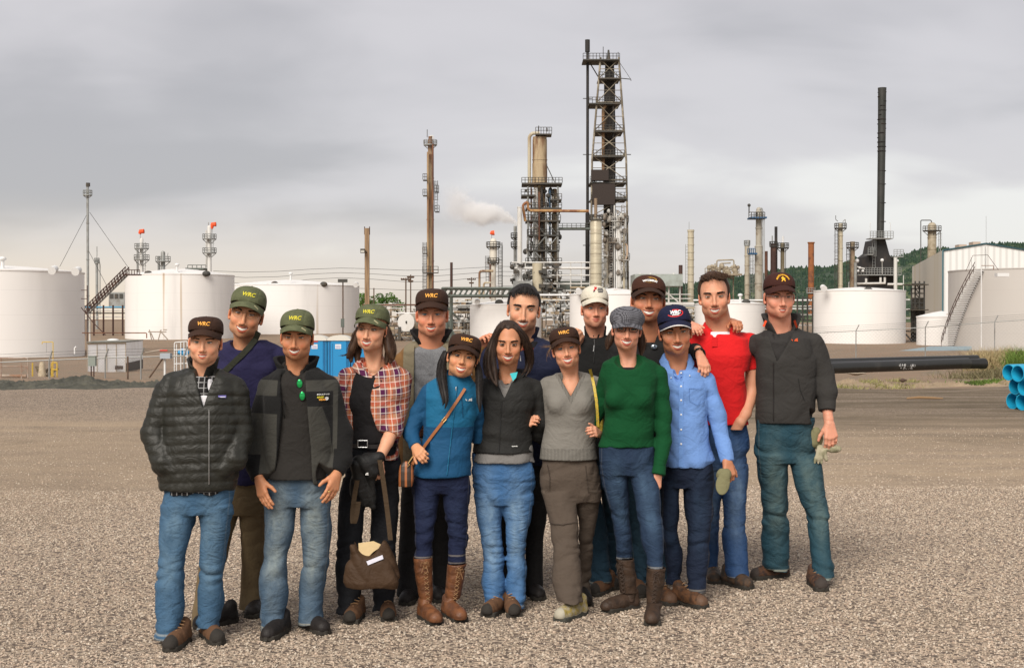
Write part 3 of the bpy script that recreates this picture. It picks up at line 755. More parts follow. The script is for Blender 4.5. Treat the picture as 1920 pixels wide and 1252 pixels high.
 # ---- headgear
def cap_mesh(p,mat,flat=False,olive=False,text=None,tcol=None,brim_mat=None,tilt=0,up=0,big=1.0,drop=0,edge=None,tsize=.021,button=True):
 """crown, brim and the lettering on the front; everything in head space"""
 t=R(6+tilt);c0=np.array((0,.010,.050+up));rx,ry,rz=.0865*big*p.hw,.106*big,(.074 if flat else.082)*big
 n_=3.2 if flat else 2.5
 F=Field((-.12,-.14,-.03),(.12,.15,.165),.0035)
 def sup(x,y,z,e=0):
  zz=np.maximum(z-c0[2],0);ry_=np.where(y<c0[1],ry,ry*.97)
  k=(np.abs((x)/(rx+e))**2.2+np.abs((y-c0[1])/(ry_+e))**2.2)**(n_/2.2)
  return((k+np.abs(zz/(rz+e))**n_)**(1/n_)-1)*min(rx,rz)
 def fn(x,y,z):
  d=np.maximum(sup(x,y,z),-(z-(c0[2]-.018+drop+(y-c0[1])*-.22)))
  return np.maximum(d,-(sup(x,y,z)+.006))
 F.op(fn,(-.11,-.13,-.01),(.11,.14,.15),.001)
 F.add(lambda x,y,z:wob((x,y,z),5,45,.0012)+.0012*np.exp(-(x/.002)**2)*(z>.05)+.0010*np.exp(-((np.abs(x)-.045)/.002)**2)*(z>.04))
 V,Q=F.mesh()
 crown=mesh_np('cap',p.put(V),Q,mat,p.root,attrs={'back':V[:,1]+.02-.35*(V[:,2]-.06)})
 # brim
 T=[];nu_,nv_=29,9;bz=c0[2]+.008+drop
 for lay in(0,1):
  for i in range(nu_):
   th=R(-76)+R(152)*i/(nu_-1)
   for j_ in range(nv_):
    v=j_/(nv_-1);ext=.068*max(math.cos(th*1.14),0)**.6
    x=math.sin(th)*(rx+.001);y=c0[1]-math.cos(th)*(ry-.004)-ext*v
    x=x*(1-.03*v);z=bz-.026*v*(.5+.5*v)-4.4*x*x-.0035*lay
    T.append((x,y,z))
 m=nu_*nv_;FF=[(i*nv_+j_,(i+1)*nv_+j_,(i+1)*nv_+j_+1,i*nv_+j_+1)for i in range(nu_-1)for j_ in range(nv_-1)]
 FF+=[tuple(m+q for q in f[::-1])for f in FF]
 FF+=[(i*nv_+nv_-1,(i+1)*nv_+nv_-1,m+(i+1)*nv_+nv_-1,m+i*nv_+nv_-1)for i in range(nu_-1)]
 v_=np.tile(np.arange(nv_)/(nv_-1),nu_*2)
 u_=np.tile(np.repeat(np.linspace(-1,1,nu_),nv_),2)
 brim=mesh_np('brim',p.put(T),FF,brim_mat or mat,crown,attrs={'edge':v_-.93,'tear':.014-np.abs((v_-.55)-(u_-.45)*1.1)*.12-np.maximum(np.abs(u_-.47)-.13,0),'row':v_})
 if button:mb=MB();q=p.put([(0,c0[1],c0[2]+rz-.001)])[0];mb.ball(q,(.008,.008,.004),8);mb.build('button',mat,crown)
 def onfront(x,z,e=.0012):
  y=-.15
  lo_,hi_=-.16,c0[1]
  for _ in range(24):
   m_=(lo_+hi_)/2
   if float(sup(np.float64(x),np.float64(m_),np.float64(z)))>0:lo_=m_
   else:hi_=m_
  return np.array((x,hi_-e,z))
 p.onfront=onfront;p.crown=crown;p.capc=c0;p.caprz=rz
 if text:
  for tx in(text if isinstance(text,list)else[text]):cap_text(p,*tx)
 return crown
_tm={}
def text_verts(s,size,extrude,shear=.0,bold=.0,space=1.0):
 key=(s,size,extrude,shear,bold)
 if key not in _tm:
  cu=bpy.data.curves.new('t','FONT');cu.body=s;cu.size=size;cu.align_x='CENTER';cu.align_y='CENTER';cu.shear=shear;cu.offset=bold;cu.resolution_u=3;cu.space_character=space
  ob=bpy.data.objects.new('t',cu);COL.objects.link(ob);dg=bpy.context.evaluated_depsgraph_get();me=ob.evaluated_get(dg).to_mesh()
  V=np.array([v.co[:]for v in me.vertices]);T=[tuple(q.vertices)for q in me.polygons]
  bpy.data.objects.remove(ob);bpy.data.curves.remove(cu);_tm[key]=(V,T)
 return _tm[key]
def solid_text(V2,T,mapf,th):
 """flat letters laid on a surface and given thickness th; mapf(x, y, e)"""
 n=len(V2);A=[mapf(v[0],v[1],th)for v in V2];B=[mapf(v[0],v[1],-.001)for v in V2];cnt={}
 for t in T:
  for a,b in zip(t,t[1:]+t[:1]):cnt[(a,b)]=cnt.get((a,b),0)+1
 F=list(T)+[(b,a,a+n,b+n)for(a,b)in cnt if(b,a)not in cnt]
 return A+B,F
def cap_text(p,s,size,mat,x0=0,z0=.040,shear=.18,bold=.0006,arch=0,e=.0034,wide=1.0):
 V,T=text_verts(s,size,0,shear,bold)
 def mp(x,y,th):
  x*=wide
  if arch:a=x/arch;xx,zz=x0+math.sin(a)*(arch+y),p.capc[2]+z0+(math.cos(a)-1)*arch+y*math.cos(a)
  else:xx,zz=x0+x,p.capc[2]+z0+y
  return p.onfront(xx,zz,th)
 A,F=solid_text(V,T,mp,e);mb=MB();mb.add(p.put(A),F);return mb.build('lettering',mat,p.crown,smooth=False)

def shell_hair(p,mat,name='hair',thick=.010,hairline=None,seed=1,h=.0042,amp=.003,tufts=None,tuftr=(.0022,.0006),fr=70):
 """hair hugging the skull; hairline(x,y,z) > 0 keeps hair"""
 w=p.hw;F=Field((-.12,-.14,-.15),(.12,.15,.16),h)
 F.ell((0,.014,.034),(.075*w+thick,.096+thick,.087+thick),.01)
 F.ell((0,.035,-.03),(.066*w+thick*.7,.070+thick*.6,.075),.03)
 F.add(lambda x,y,z:creases((x,y,z),seed,fr,amp,(1,1,.35))+wob((x,y,z),seed+4,fr*.4,amp*.8))
 F.cut(lambda x,y,z:hairline(x,y,z),.003)
 V,Q=F.mesh();o=mesh_np(name,p.put(V),Q,mat,p.root)
 if tufts:
  V,Q=strands(tufts,*tuftr);mesh_np('strands',p.put(V),Q,mat,o)
 return o
def hair_strands(p,curves,mat,r=(.0026,.0007),name='hair',parent=None,world=False):
 V,Q=strands(curves,*r);return mesh_np(name,V if world else p.put(V),Q,mat,parent or p.root)

def ring_collar(p,c,r,hgt,mat,name='collar',flare=.012,th=.006,gap=.6,tilt=.0,fold=False,h=.0036,parent=None,sx=1.0,drop=.03,up=.021):
 """collar round the neck: high at the back, low at the throat; c: centre of its base; gap: half opening angle at the front; fold: turned-down leaf"""
 c=np.asarray(c,float)+(0,0,up);F=Field(c-(r*sx+.09,r+.09,.13),c+(r*sx+.09,r+.07,hgt+.05),h);th=max(th,.0045)
 def fn(x,y,z):
  X_,Y_,Z_=(x-c[0])/sx,y-c[1],z-c[2];rr=np.sqrt(X_**2+Y_**2);an=np.abs(np.arctan2(X_,-Y_));cf=np.clip(.5+.5*np.cos(an),0,1)**3
  Lz=Z_+(drop+.028)*cf-tilt*X_;t=Lz/hgt;d=np.abs(rr-(r+flare*t-.012*cf*(1-t)))-th;d=np.maximum(d,np.maximum(Lz-hgt,-Lz-.02))
  if fold:
   leaf=.040+.022*cf;d2=np.abs(rr-(r+flare+.008+(hgt-Lz)*.55))-.0035;d2=np.maximum(d2,np.maximum(Lz-hgt-.003,hgt-leaf-Lz));d=np.minimum(d,d2)
  return np.maximum(d,(gap*np.clip(.35+.65*t,.05,1.3)-an)*r)
 F.op(fn,F.lo,F.lo+np.array(F.D.shape)*h,.001)
 F.add(lambda x,y,z:wob((x,y,z),9,30,.0012)+0*x)
 return p.mesh(name,F,mat,parent or p.root)
def hair_body(p,guides,r,mat,seed=1,name='hair',n=70,spread=.008,sr=(.0011,.0005),h=.004,m=14,parent=None,amp=.0018,tip=1.16):
 """a soft mass along the guides with fine strands over it"""
 C=[bez(g_,m*3)for g_ in guides];allp=np.concatenate(C);R_=max(r)
 F=Field(allp.min(0)-R_-.02,allp.max(0)+R_+.02,h)
 for c in C:F.chain(c,list(np.interp(np.linspace(0,1,m*3),np.linspace(0,1,len(r)),r)),.004)
 C=[bez(g_,m)for g_ in guides]
 F.add(lambda x,y,z:wob((x,y,z),seed+1,22,amp*.6))
 V,Q=F.mesh();o=mesh_np(name,p.put(V),Q,mat,parent or p.root)
 rr=np.random.default_rng(seed);out=[]
 for c in C:
  w=np.interp(np.linspace(0,1,m),np.linspace(0,1,len(r)),r)
  for i in range(int(n*2.6)):
   d=rr.normal(size=3);d/=np.linalg.norm(d);k=.75+.4*rr.random();e=int(m*(.7+.3*rr.random()));a=int(rr.random()*m*.3)
   wave=np.sin(np.linspace(0,4+4*rr.random(),m)+6*rr.random())[:,None]*.0025*rr.normal(size=3)
   out.append((c+d*(w*k*tip)[:,None]+wave)[a:max(e,a+4)])
 V,Q=strands(out,*sr);mesh_np('strands',p.put(V),Q,mat,o);return o

def skin_arm(p,L,r=.026,h=.009):
 """the part of an arm that runs unseen behind others, so that a hand stays on its body"""
 pts=[p.p(*q)for q in L];A_=np.array(pts);F=Field(A_.min(0)-.08,A_.max(0)+.08,h);F.chain(pts,[r*1.3]+[r]*(len(pts)-1),.02);p.body_parts.append(F.mesh())
 # ------------------------------------------------------------------ materials of the refinery
def tank_mat(name,col=(.78,.76,.735),seams=2.4,dirty=.5,stain=(.42,.30,.17)):
 g=NG(name);x,y,z=g.xyz()
 c=g.mix(g.math('MULTIPLY',g.step(g.noise(.25,5,.6,stretch=(1,1,.12)),.5,.8),dirty),col,tuple(v*.74 for v in col))
 c=g.mix(g.math('MULTIPLY',g.step(g.noise(.33,3,.5,stretch=(1.3,1.3,.03),loc=(4,2,0)),.66,.74),.5*dirty/.3),c,stain)
 s=g.step(g.math('ABSOLUTE',g.math('SUBTRACT',g.math('FRACT',g.math('DIVIDE',z,seams)),.5)),.492,.5)
 c=g.mix(g.math('MULTIPLY',s,.28),c,(.25,.24,.23))
 return g.done(c,.55,0,g.bump(g.noise(.8,3),.15,.05))
TW=tank_mat('tank_white');TW2=tank_mat('tank_white_stained',dirty=.85);TG=tank_mat('tank_grey',(.50,.475,.445),2.4,.35,(.34,.26,.15))
CREAM=M('cream_steel',(.46,.41,.30),.6,0,(.30,.22,.13),.8,(.5,.75),stretch=(1,1,.25));TANR=M('tan_steel_rusting',(.40,.31,.19),.6,0,(.16,.075,.035),.55,(.42,.62),stretch=(1,1,.2))
RUST=M('rusty_steel',(.20,.085,.04),.8,0,(.10,.045,.03),.9,(.4,.6),stretch=(1,1,.3));DRUST=M('dark_brown_steel',(.060,.030,.024),.8,0,(.11,.055,.035),.9,(.5,.7))
BLK=M('sooty_steel',(.020,.018,.017),.75,0,(.055,.042,.032),.5,(.5,.75));DK=M('dark_steel',(.050,.048,.042),.7,0,(.11,.075,.045),.7,(.5,.75))
GREY=M('galvanised_steel',(.30,.31,.30),.5,.2,(.20,.19,.17),.8,(.45,.7));PALE=M('pale_pipe',(.60,.59,.56),.5,0,(.36,.32,.26),.7,(.5,.8),stretch=(1,1,.3))
GRN=M('grey_green_steel',(.105,.125,.110),.7,0,(.07,.07,.055),.6,(.4,.7));WOOD=M('weathered_wood',(.30,.20,.115),.9,0,(.16,.10,.06),1.2,(.4,.65),stretch=(6,6,.4));WOODD=M('dark_pole_wood',(.12,.075,.05),.9,0,(.07,.045,.03),2,(.4,.65))
WHITE=M('white_paint',(.68,.68,.67),.5,0,(.50,.47,.42),.6,(.55,.85));ORANGE=M('orange_cloth',(.80,.10,.03),.8);WIRE=M('wire',(.045,.045,.045),.7);YEL=M('yellow_paint',(.62,.42,.04),.6,0,(.35,.2,.04),5,(.5,.75))
def W(px,D):return px*D/FPX

def tank(name,cx,rpx,top,apex,base,D,mat,label,vents=(),n=72,roofmat=None,seam_ring=()):
 c=P(cx,base,D);zt=P(cx,top,D)[2];za=P(cx,apex,D)[2];r=W(rpx,D);c=(c[0],D+r*0,c[2]);zb=c[2]-.6
 o=empty(name,(c[0],c[1],zb),label,'tank','white storage tanks of the refinery' if mat is not TG else None)
 mb=MB();mb.lathe(c,[(r,zb),(r,zt-.12),(r+.06,zt-.12),(r+.06,zt)],n);s=mb.build('shell',mat,o,off=o.location)
 mb=MB();mb.lathe(c,[(r+.06,zt),(r*.66,zt+(za-zt)*.42),(r*.33,zt+(za-zt)*.76),(.02,za)],n);mb.build('roof',roofmat or mat,o,off=o.location)
 for(px,py,kind)in vents:
  q=P(px,py,D-r*.80);mb=MB()
  if kind=='hood':mb.tube([(q[0],q[1]-.15,q[2]+.12),(q[0],q[1]+.8,q[2]+.35)],[.40,.36],12);m=WHITE
  elif kind=='dark':mb.ball((q[0],q[1],q[2]),(.6,.5,.42),10);m=DK
  else:mb.tube([(q[0],q[1],q[2]-.8),(q[0],q[1],q[2]+.25)],.16,8);mb.ball((q[0],q[1],q[2]+.35),(.36,.36,.24),10);m=WHITE
  mb.build('roof_vent',m,o,off=o.location)
 return o
def ringplat(parent,c,z,r,w=1.0,h=1.1,mat=None,n=12,off=None,a0=0,a1=360):
 mb=MB();a0,a1=R(a0),R(a1);full=abs(a1-a0-2*math.pi)<.01
 mb.lathe((c[0],c[1]),[(r,z),(r+w,z),(r+w,z-.18),(r,z-.18)],20,a0,a1)
 P_=[(c[0]+(r+w)*math.cos(a0+(a1-a0)*i/n),c[1]+(r+w)*math.sin(a0+(a1-a0)*i/n))for i in range(n+1)]
 for x,y in P_[:None if not full else-1]:mb.tube([(x,y,z),(x,y,z+h)],.045,4)
 for k in(.5,1):mb.tube([(x,y,z+h*k)for x,y in P_],.045,4)
 for i in range(0,n,3):mb.tube([(P_[i][0],P_[i][1],z-.1),(c[0]+r*math.cos(a0+(a1-a0)*i/n),c[1]+r*math.sin(a0+(a1-a0)*i/n),z-w*1.0)],.06,4)
 return mb.build('platform',mat or GREY,parent,off=off)
def ladder(parent,x,y,z0,z1,mat=None,off=None,w=.45,cage=True):
 mb=MB()
 for e in(-1,1):mb.tube([(x+e*w/2,y,z0),(x+e*w/2,y,z1)],.04,4)
 z=z0
 while z<z1:mb.tube([(x-w/2,y,z),(x+w/2,y,z)],.025,4);z+=.5
 if cage:
  z=z0+2
  while z<z1:mb.tube([(x+.42*math.cos(a),y-.42*abs(math.sin(a)),z)for a in np.linspace(0,math.pi,7)],.03,4);z+=1.3
  for a in(.6,1.57,2.5):mb.tube([(x+.42*math.cos(a),y-.42*math.sin(a),z0+2),(x+.42*math.cos(a),y-.42*math.sin(a),z1)],.025,4)
 return mb.build('ladder',mat or GREY,parent,off=off)
def column(name,cat,label,cx,w,ytop,ybot,D,mat,plats=(),cap='flat',sections=None,extra=None,group=None,lad=None,pm=None,bands=0):
 """vertical vessel or stack; sections: (y, width px) from top to bottom; plats: (y, extra width px)"""
 S=sections or[(ytop,w),(ybot,w)];zb=P(cx,ybot,D)[2]-2.5;x=PX(cx,D);o=empty(name,(x,D,zb),label,cat,group);off=o.location
 prof=[(W(q,D)/2,P(cx,y,D)[2])for y,q in S];prof[-1]=(prof[-1][0],zb)
 r0,z0=prof[0];dome=[(.01,z0+r0*.9),(r0*.5,z0+r0*.78),(r0*.87,z0+r0*.42)]if cap=='dome' else([(.01,z0),(r0*.7,z0),(r0*.7,z0-.02)][:2]if cap=='flat' else[(r0*.8,z0-1.5),(r0*.8,z0)])
 pr=[]
 for i,q in enumerate(prof):
  if i and abs(q[0]-prof[i-1][0])>.02 and len(S)>2:pr.append((prof[i-1][0],q[1]+abs(q[0]-prof[i-1][0])))
  pr.append(q)
 mb=MB();mb.lathe((x,D),dome+pr,28);mb.build('shell',mat,o,off=off)
 if bands:
  mb=MB();zt=z0;k=0
  while zt>zb+3:zt-=bands;r=np.interp(-zt,[-q[1]for q in prof],[q[0]for q in prof]);mb.lathe((x,D),[(r,zt),(r+.07,zt),(r+.07,zt-.12),(r,zt-.12)],24)
  mb.build('bands',mat,o,off=off)
 for y,ew in plats:
  z=P(cx,y,D)[2];r=float(np.interp(-z,[-q[1]for q in prof],[q[0]for q in prof]));ringplat(o,(x,D),z,r,W(ew,D),min(1.2,W(8,D)),pm,off=off)
 if lad:ladder(o,PX(lad[0],D),D-.3,P(0,lad[2],D)[2],P(0,lad[1],D)[2],off=off)
 if extra:extra(o,D,off)
 return o
def pipe(parent,pts,wpx,D,mat,name='pipe',off=None,n=10):
 """pts: pixel points, optionally with their own distance"""
 q=[]
 for p_ in pts:q.append(P(p_[0],p_[1],D+(p_[2]if len(p_)>2 else 0)))
 V=[Vector(v)for v in q];out=[V[0]];r=W(wpx,D)/2
 for i in range(1,len(V)-1):
  a,b,c=V[i-1],V[i],V[i+1];k=min(r*2.5,(a-b).length*.45,(c-b).length*.45);s,e=b+(a-b).normalized()*k,b+(c-b).normalized()*k
  for t in(0,.33,.67,1):out.append(s*(1-t)**2+b*2*t*(1-t)+e*t*t)
 out.append(V[-1]);mb=MB();mb.tube(out,r,n);return mb.build(name,mat,parent,off=off)

 # ---- tanks
tank('storage_tank',0,152,510,497,668,141,TW,'large white tank at the left edge of the photo with a rust streak',[(5,492,'mush'),(98,510,'hood'),(142,512,'hood')])
tank('storage_tank',338,100,516,503,635,205,TW2,'white tank with a yellow rust streak behind the dark brown cap man',[(278,513,'dark'),(387,513,'dark'),(332,501,'mush')])
tank('storage_tank',545,128,536,524,622,232,TW,'wide low white tank left of the square wooden pole',[(515,532,'dark'),(607,533,'dark'),(545,517,'mush'),(667,536,'hood')])
tank('storage_tank',948,67,571,562,637,198,TW,'small white tank behind the bareheaded man in navy',[(895,568,'hood'),(936,567,'dark')])
tank('storage_tank',1150,82,552,540,645,190,TW,'white tank behind the cream cap and the checked hat',[(1085,549,'hood')])
tank('storage_tank',1368,65,569,562,640,200,TW,'small white tank behind the red polo man',[(1399,566,'dark'),(1388,558,'mush')])
tank('storage_tank',1611,84,545,538,646,185,TW,'white tank in front of the black stack, right of the hoodie man',[(1545,543,'hood'),(1628,544,'dark')])
tank('storage_tank',1765,45,593,583,650,176,TW,'small pale tank with a domed roof between the corrugated building and the spiral stair')
tk=tank('storage_tank',1948,163,507,502,653,160,TG,'big grey tank with a curved stairway at the right edge')
off=tk.location;cT=Vector((PX(1948,160),160));rT=W(163,160);z0,z1=P(0,650,160)[2],P(0,512,160)[2]
mb=MB();rl=MB();n=34;a0,a1=R(184),R(214)
for i in range(n+1):
 t=i/n;a=a0+(a1-a0)*t;z=z0+(z1-z0)*t;c_,s_=math.cos(a),math.sin(a);da=.022
 V=[(cT.x+(rT+e)*math.cos(a+d),cT.y+(rT+e)*math.sin(a+d),z+h)for h in(0,.10)for e,d in((.1,-da/2),(1.5,-da/2),(1.5,da/2),(.1,da/2))]
 mb.add(V,[(3,2,1,0),(4,5,6,7),(0,1,5,4),(1,2,6,5),(2,3,7,6),(3,0,4,7)])
 if i%3==0:rl.tube([(cT.x+(rT+1.5)*c_,cT.y+(rT+1.5)*s_,z),(cT.x+(rT+1.5)*c_,cT.y+(rT+1.5)*s_,z+1.0)],.03,4)
for e,h in((1.5,1.0),(1.5,.5),(.15,.0)):rl.tube([(cT.x+(rT+e)*math.cos(a0+(a1-a0)*i/n),cT.y+(rT+e)*math.sin(a0+(a1-a0)*i/n),z0+(z1-z0)*i/n+h)for i in range(n+1)],.045,4)
st_=mb.build('stair_treads',WHITE,tk,False,off=off);rl.build('handrail',DRUST,tk,off=off)
pipe(tk,[(1811,508),(1824,479),(1852,478),(1872,506)],.9,150,DRUST,'top_rail',off);pipe(tk,[(1821,483),(1822,500)],.8,150,GREY,'rail_post',off);pipe(tk,[(1840,498),(1863,498),(1863,506)],1.2,150,RUST,'vent_pipe',off)
pipe(tk,[(1840,503),(1840,652)],2.2,160-18,WHITE,'level_pipe',off)
q=P(1878,515,160-18);mb=MB();mb.box(q[0]-.6,q[0]+.6,q[1]-.5,q[1]+.4,q[2]-.2,q[2]+.15);mb.build('overflow_hood',WHITE,tk,off=off)
pipe(bpy.data.objects['storage_tank'],[(140,664),(140,652),(143,650)],3,129,WHITE,'valve',bpy.data.objects['storage_tank'].location)

# ---- left: masts and columns
def windsock(parent,px,py,D,off,dx=4,dy=5):
 a=P(px,py,D);mb=MB();mb.tube([P(px,py+16,D),a],.05,5);mb.build('sock_pole',GREY,parent,off=off)
 b=P(px+dx,py-.5,D);c=P(px-1,py+dy,D);mb=MB();mb.tube([b,a,((a[0]*.6+c[0]*.4),a[1],a[2]*.5+c[2]*.5),c],[.42,.40,.32,.2],10,cap=False);mb.build('windsock',ORANGE,parent,off=off)
def mast_x(o,D,off):
 mb=MB();mb.tube([P(165,350,D),P(165,343,D)],.35,8);mb.build('flare_tip',DK,o,off=off)
 mb=MB()
 for a,b in(((168,398),(243,505)),((163,402),(112,500)),((166,470),(205,545))):mb.tube([P(a[0],a[1],D),P(b[0],b[1],D)],.035,4)
 mb.build('guy_wires',WIRE,o,off=off)
column('flare_mast','mast','thin guyed grey flare mast rising between the two left tanks',165,4.6,350,612,230,GREY,[(365,6)],extra=mast_x,bands=6)
column('process_column','column','slim grey double column just right of the guyed mast',182,5.5,487,590,240,GREY,[(492,2)],sections=[(462,1.2),(486,1.2),(487,5),(590,6)],extra=lambda o,D,off:(pipe(o,[(187.5,590),(187.5,497),(185,484)],2,D,GREY,off=off),pipe(o,[(182,462),(182,480)],1.2,D,GREY,off=off)))
def twin(o,D,off):
 pipe(o,[(258,560),(258,456)],4,D+3,GREY,'second_shell',off);windsock(o,263,434,D,off,7,5);ladder(o,PX(273,D),D-1,P(0,520,D)[2],P(0,455,D)[2],off=off);pipe(o,[(252,487),(252,480),(258,500)],1,D,GREY,off=off)
column('process_column','column','grey twin column with an orange windsock above the second tank',266,6.5,449,560,250,PALE,[(465,10),(486,11)],cap='dome',extra=twin)
column('process_column','column','short grey column top ringed by a platform over the second tank',306,8,474,560,250,GREY,[(489,10)],cap='dome',extra=lambda o,D,off:(pipe(o,[(298,560),(298,480)],5,D+2,GREY,off=off),pipe(o,[(313,488),(315,474)],1,D,GREY,off=off)))
def col_e(o,D,off):
 pipe(o,[(387,560),(387,432)],3.6,D+2,PALE,off=off);windsock(o,398,421,D,off,7,8);ladder(o,PX(400,D),D-1,P(0,478,D)[2],P(0,440,D)[2],off=off);pipe(o,[(391,432),(391,417)],1.5,D,GREY,off=off)
 q=MB();a=P(352,503,D);b=P(386,503,D);q.box(a[0],b[0],D-2,D+2,a[2]-.3,a[2]);[q.tube([P(352+i*8.5,503,D),P(352+i*8.5,497,D)],.06,4)for i in range(5)];q.tube([P(352,497,D),P(386,497,D)],.06,4);q.build('side_platform',GRN,o,off=off)
column('process_column','column','tall grey column with an orange windsock and two ring platforms',393,8,426,560,250,PALE,[(447,9),(473,9)],cap='dome',extra=col_e)
# stair truss and pipe rack between the two left tanks
o=empty('tank_stairway',P(160,640,185),'dark lattice stairway climbing to the roof of the second tank','stairway');off=o.location;mb=MB()
for dy in(-.8,.8):
 a,b=Vector(P(163,588,185)),Vector(P(239,513,185));a.y+=dy;b.y+=dy;u=Vector((0,0,.9));mb.tube([a,b],.09,4);mb.tube([a+u,b+u],.07,4)
 for i in range(15):t=i/15;p1,p2=a.lerp(b,t),a.lerp(b,t+1/15);mb.tube([p1,p1+u],.045,4);mb.tube([p1,p2+u],.045,4)
mb.build('truss',DRUST,o,off=off);mb=MB()
for i in range(40):t=i/40;c=Vector(P(163,588,185)).lerp(Vector(P(239,513,185)),t);mb.box(c.x-.15,c.x+.15,184.3,185.7,c.z-.03,c.z+.03)
mb.build('treads',GREY,o,off=off);mb=MB();a=P(237,514,185);b=P(262,514,185);mb.box(a[0],b[0],184,186,a[2]-.15,a[2]);[mb.tube([P(237+i*5,514,184.1),P(237+i*5,506,184.1)],.05,4)for i in range(6)];mb.tube([P(237,506,184.1),P(262,506,184.1)],.05,4);mb.build('landing',DRUST,o,off=off)
o=empty('pipe_rack',P(200,640,215),'low pipe rack with a blue pipe seen in the gap between the left tanks','pipe rack');off=o.location
for y,w,m in((576,3.2,M('blue_pipe',(.04,.25,.42),.5)),(582,2,PALE),(587,2.4,DK),(594,2,PALE),(600,1.6,RUST)):pipe(o,[(152,y),(242,y)],w,215,m,off=off)
[MB().tube([P(x,572,214),P(x,640,214)],.14,4).build('post',DRUST,o,off=off)for x in(158,176,194,212,230)]
o=empty('cooling_unit',P(224,580,300),'small grey box building above the pipe rack between the left tanks','building');off=o.location;mb=MB();a,b=P(209,575,300),P(238,548,300);mb.box(a[0],b[0],298,304,a[2],b[2]);mb.build('walls',GREY,o,False,off=off)
mb=MB();[mb.box(PX(x,300),PX(x+7,300),297.9,298,P(0,560,300)[2],P(0,551,300)[2])for x in(211,220,229)];mb.build('louvre',DK,o,False,off=off)
o=empty('fill_pipe',P(163,672,128),'rusty dark post and pipe that run from the first tank to the second','pipe');off=o.location
pipe(o,[(163.5,675),(163.5,535)],2.2,128,DRUST,'post',off);pipe(o,[(154,624),(275,624),(275,634)],2,128,RUST,off=off);pipe(o,[(152,576),(175,605),(198,628)],1.8,128,DRUST,off=off);pipe(o,[(152,544),(163,544)],1.4,128,DRUST,off=off);pipe(o,[(152,560),(163,560)],1.4,128,DRUST,off=off)
pipe(o,[(168.5,588),(168.5,640)],3.4,130,PALE,off=off)
o=empty('pipe_manifold',P(295,640,150),'bundle of pale angled pipes and valves at the foot of the second tank','pipes');off=o.location
for L_ in([(278,622),(312,622)],[(300,620),(316,638)],[(283,624),(290,640)],[(296,640),(302,618)],[(285,640),(280,618)],[(306,618),(313,618)]):pipe(o,L_,2,150,M('pipe_dusty',(.36,.30,.24),.7),off=off)

# ---- poles
o=empty('utility_pole',P(688.5,640,120),'thick square wooden pole with a floodlight, left of the tall rusty column','pole');off=o.location;mb=MB();q=P(688.5,640,120);zt=P(0,428,120)[2];w=W(8.5,120)/2;mb.box(q[0]-w,q[0]+w,120-w,120+w,q[2]-2,zt);mb.build('shaft',WOOD,o,off=off)
mb=MB();[mb.box(q[0]+e*(w+.02)-.03,q[0]+e*(w+.02)+.03,119.9,120.1,P(0,440,120)[2],P(0,425,120)[2])for e in(-1,1)];mb.build('steel_brackets',DRUST,o,off=off)
mb=MB();c=P(681,471,119.6);mb.box(c[0]-.22,c[0]+.16,119.3,119.7,c[2]-.16,c[2]+.2);mb.tube([(c[0]+.1,119.5,c[2]),(c[0]+.3,119.8,c[2]-.1)],.04,5);lf_=mb.build('floodlight',DK,o,off=off);mb=MB();mb.box(c[0]-.18,c[0]+.12,119.28,119.3,c[2]-.12,c[2]+.06);mb.build('lens',M('lamp_glass',(.5,.5,.45),.2),lf_,off=off)
def wpole(label,x,y0,y1,D,w=2.2,arms=(),lamp=False):
 o=empty('utility_pole',P(x,y1,D),label,'pole','wooden utility poles');off=o.location;mb=MB();mb.tube([Vector(P(x,y1,D))-Vector((0,0,2)),P(x,y0,D)],W(w,D)/2,8);mb.build('shaft',WOODD,o,off=off)
 for y,hw in arms:
  mb=MB();mb.tube([P(x-hw,y,D),P(x+hw,y,D)],.09,4);[mb.ball(P(x+hw*e,y-1,D),.12,6)for e in(-.9,-.45,.45,.9)];mb.build('crossarm',WOODD,o,off=off)
 if lamp:mb=MB();a=P(x,y0,D);mb.box(a[0]-.35,a[0]+.35,D-.3,D,a[2]-.1,a[2]+.15);mb.build('lamp',DK,o,off=off);mb=MB();b=P(x,y1-16,D);mb.box(b[0]-.12,b[0]+.12,D-.35,D-.1,b[2]-.3,b[2]+.35);mb.build('meter_box',GRN,o,off=off)
wpole('wooden lamp pole standing in front of the wide low tank',643,527,622,105,2.4,lamp=True)
wpole('short wooden pole just right of the square pole',701,540,600,180,2.2)
wpole('wooden pole with one crossarm, left of two near the rusty column',761,521,600,170,2.6,[(524,9)])
wpole('wooden pole with two crossarms, nearest the rusty column',770,515,600,175,2.2,[(520,6),(528,4)])
wpole('far wooden pole with two crossarms right of the brown stack',884,520,600,260,1.8,[(524,8),(531,4)])
o=empty('power_lines',P(600,520,260),'thin overhead wires crossing behind the wide tank and the poles','wires');mb=MB()
for ya,yb,s in((508,500,3),(517,511,4),(528,520,5),(546,536,3)):
 mb.tube([P(400+i*60,ya+(yb-ya)*i/13+s*math.sin(i*1.2),260)for i in range(14)],.035,4)
mb.build('wire',WIRE,o,off=o.location)
column('brown_stack','stack','short dark brown stack between the rusty column and the white column',846.5,5,492,600,260,DRUST)

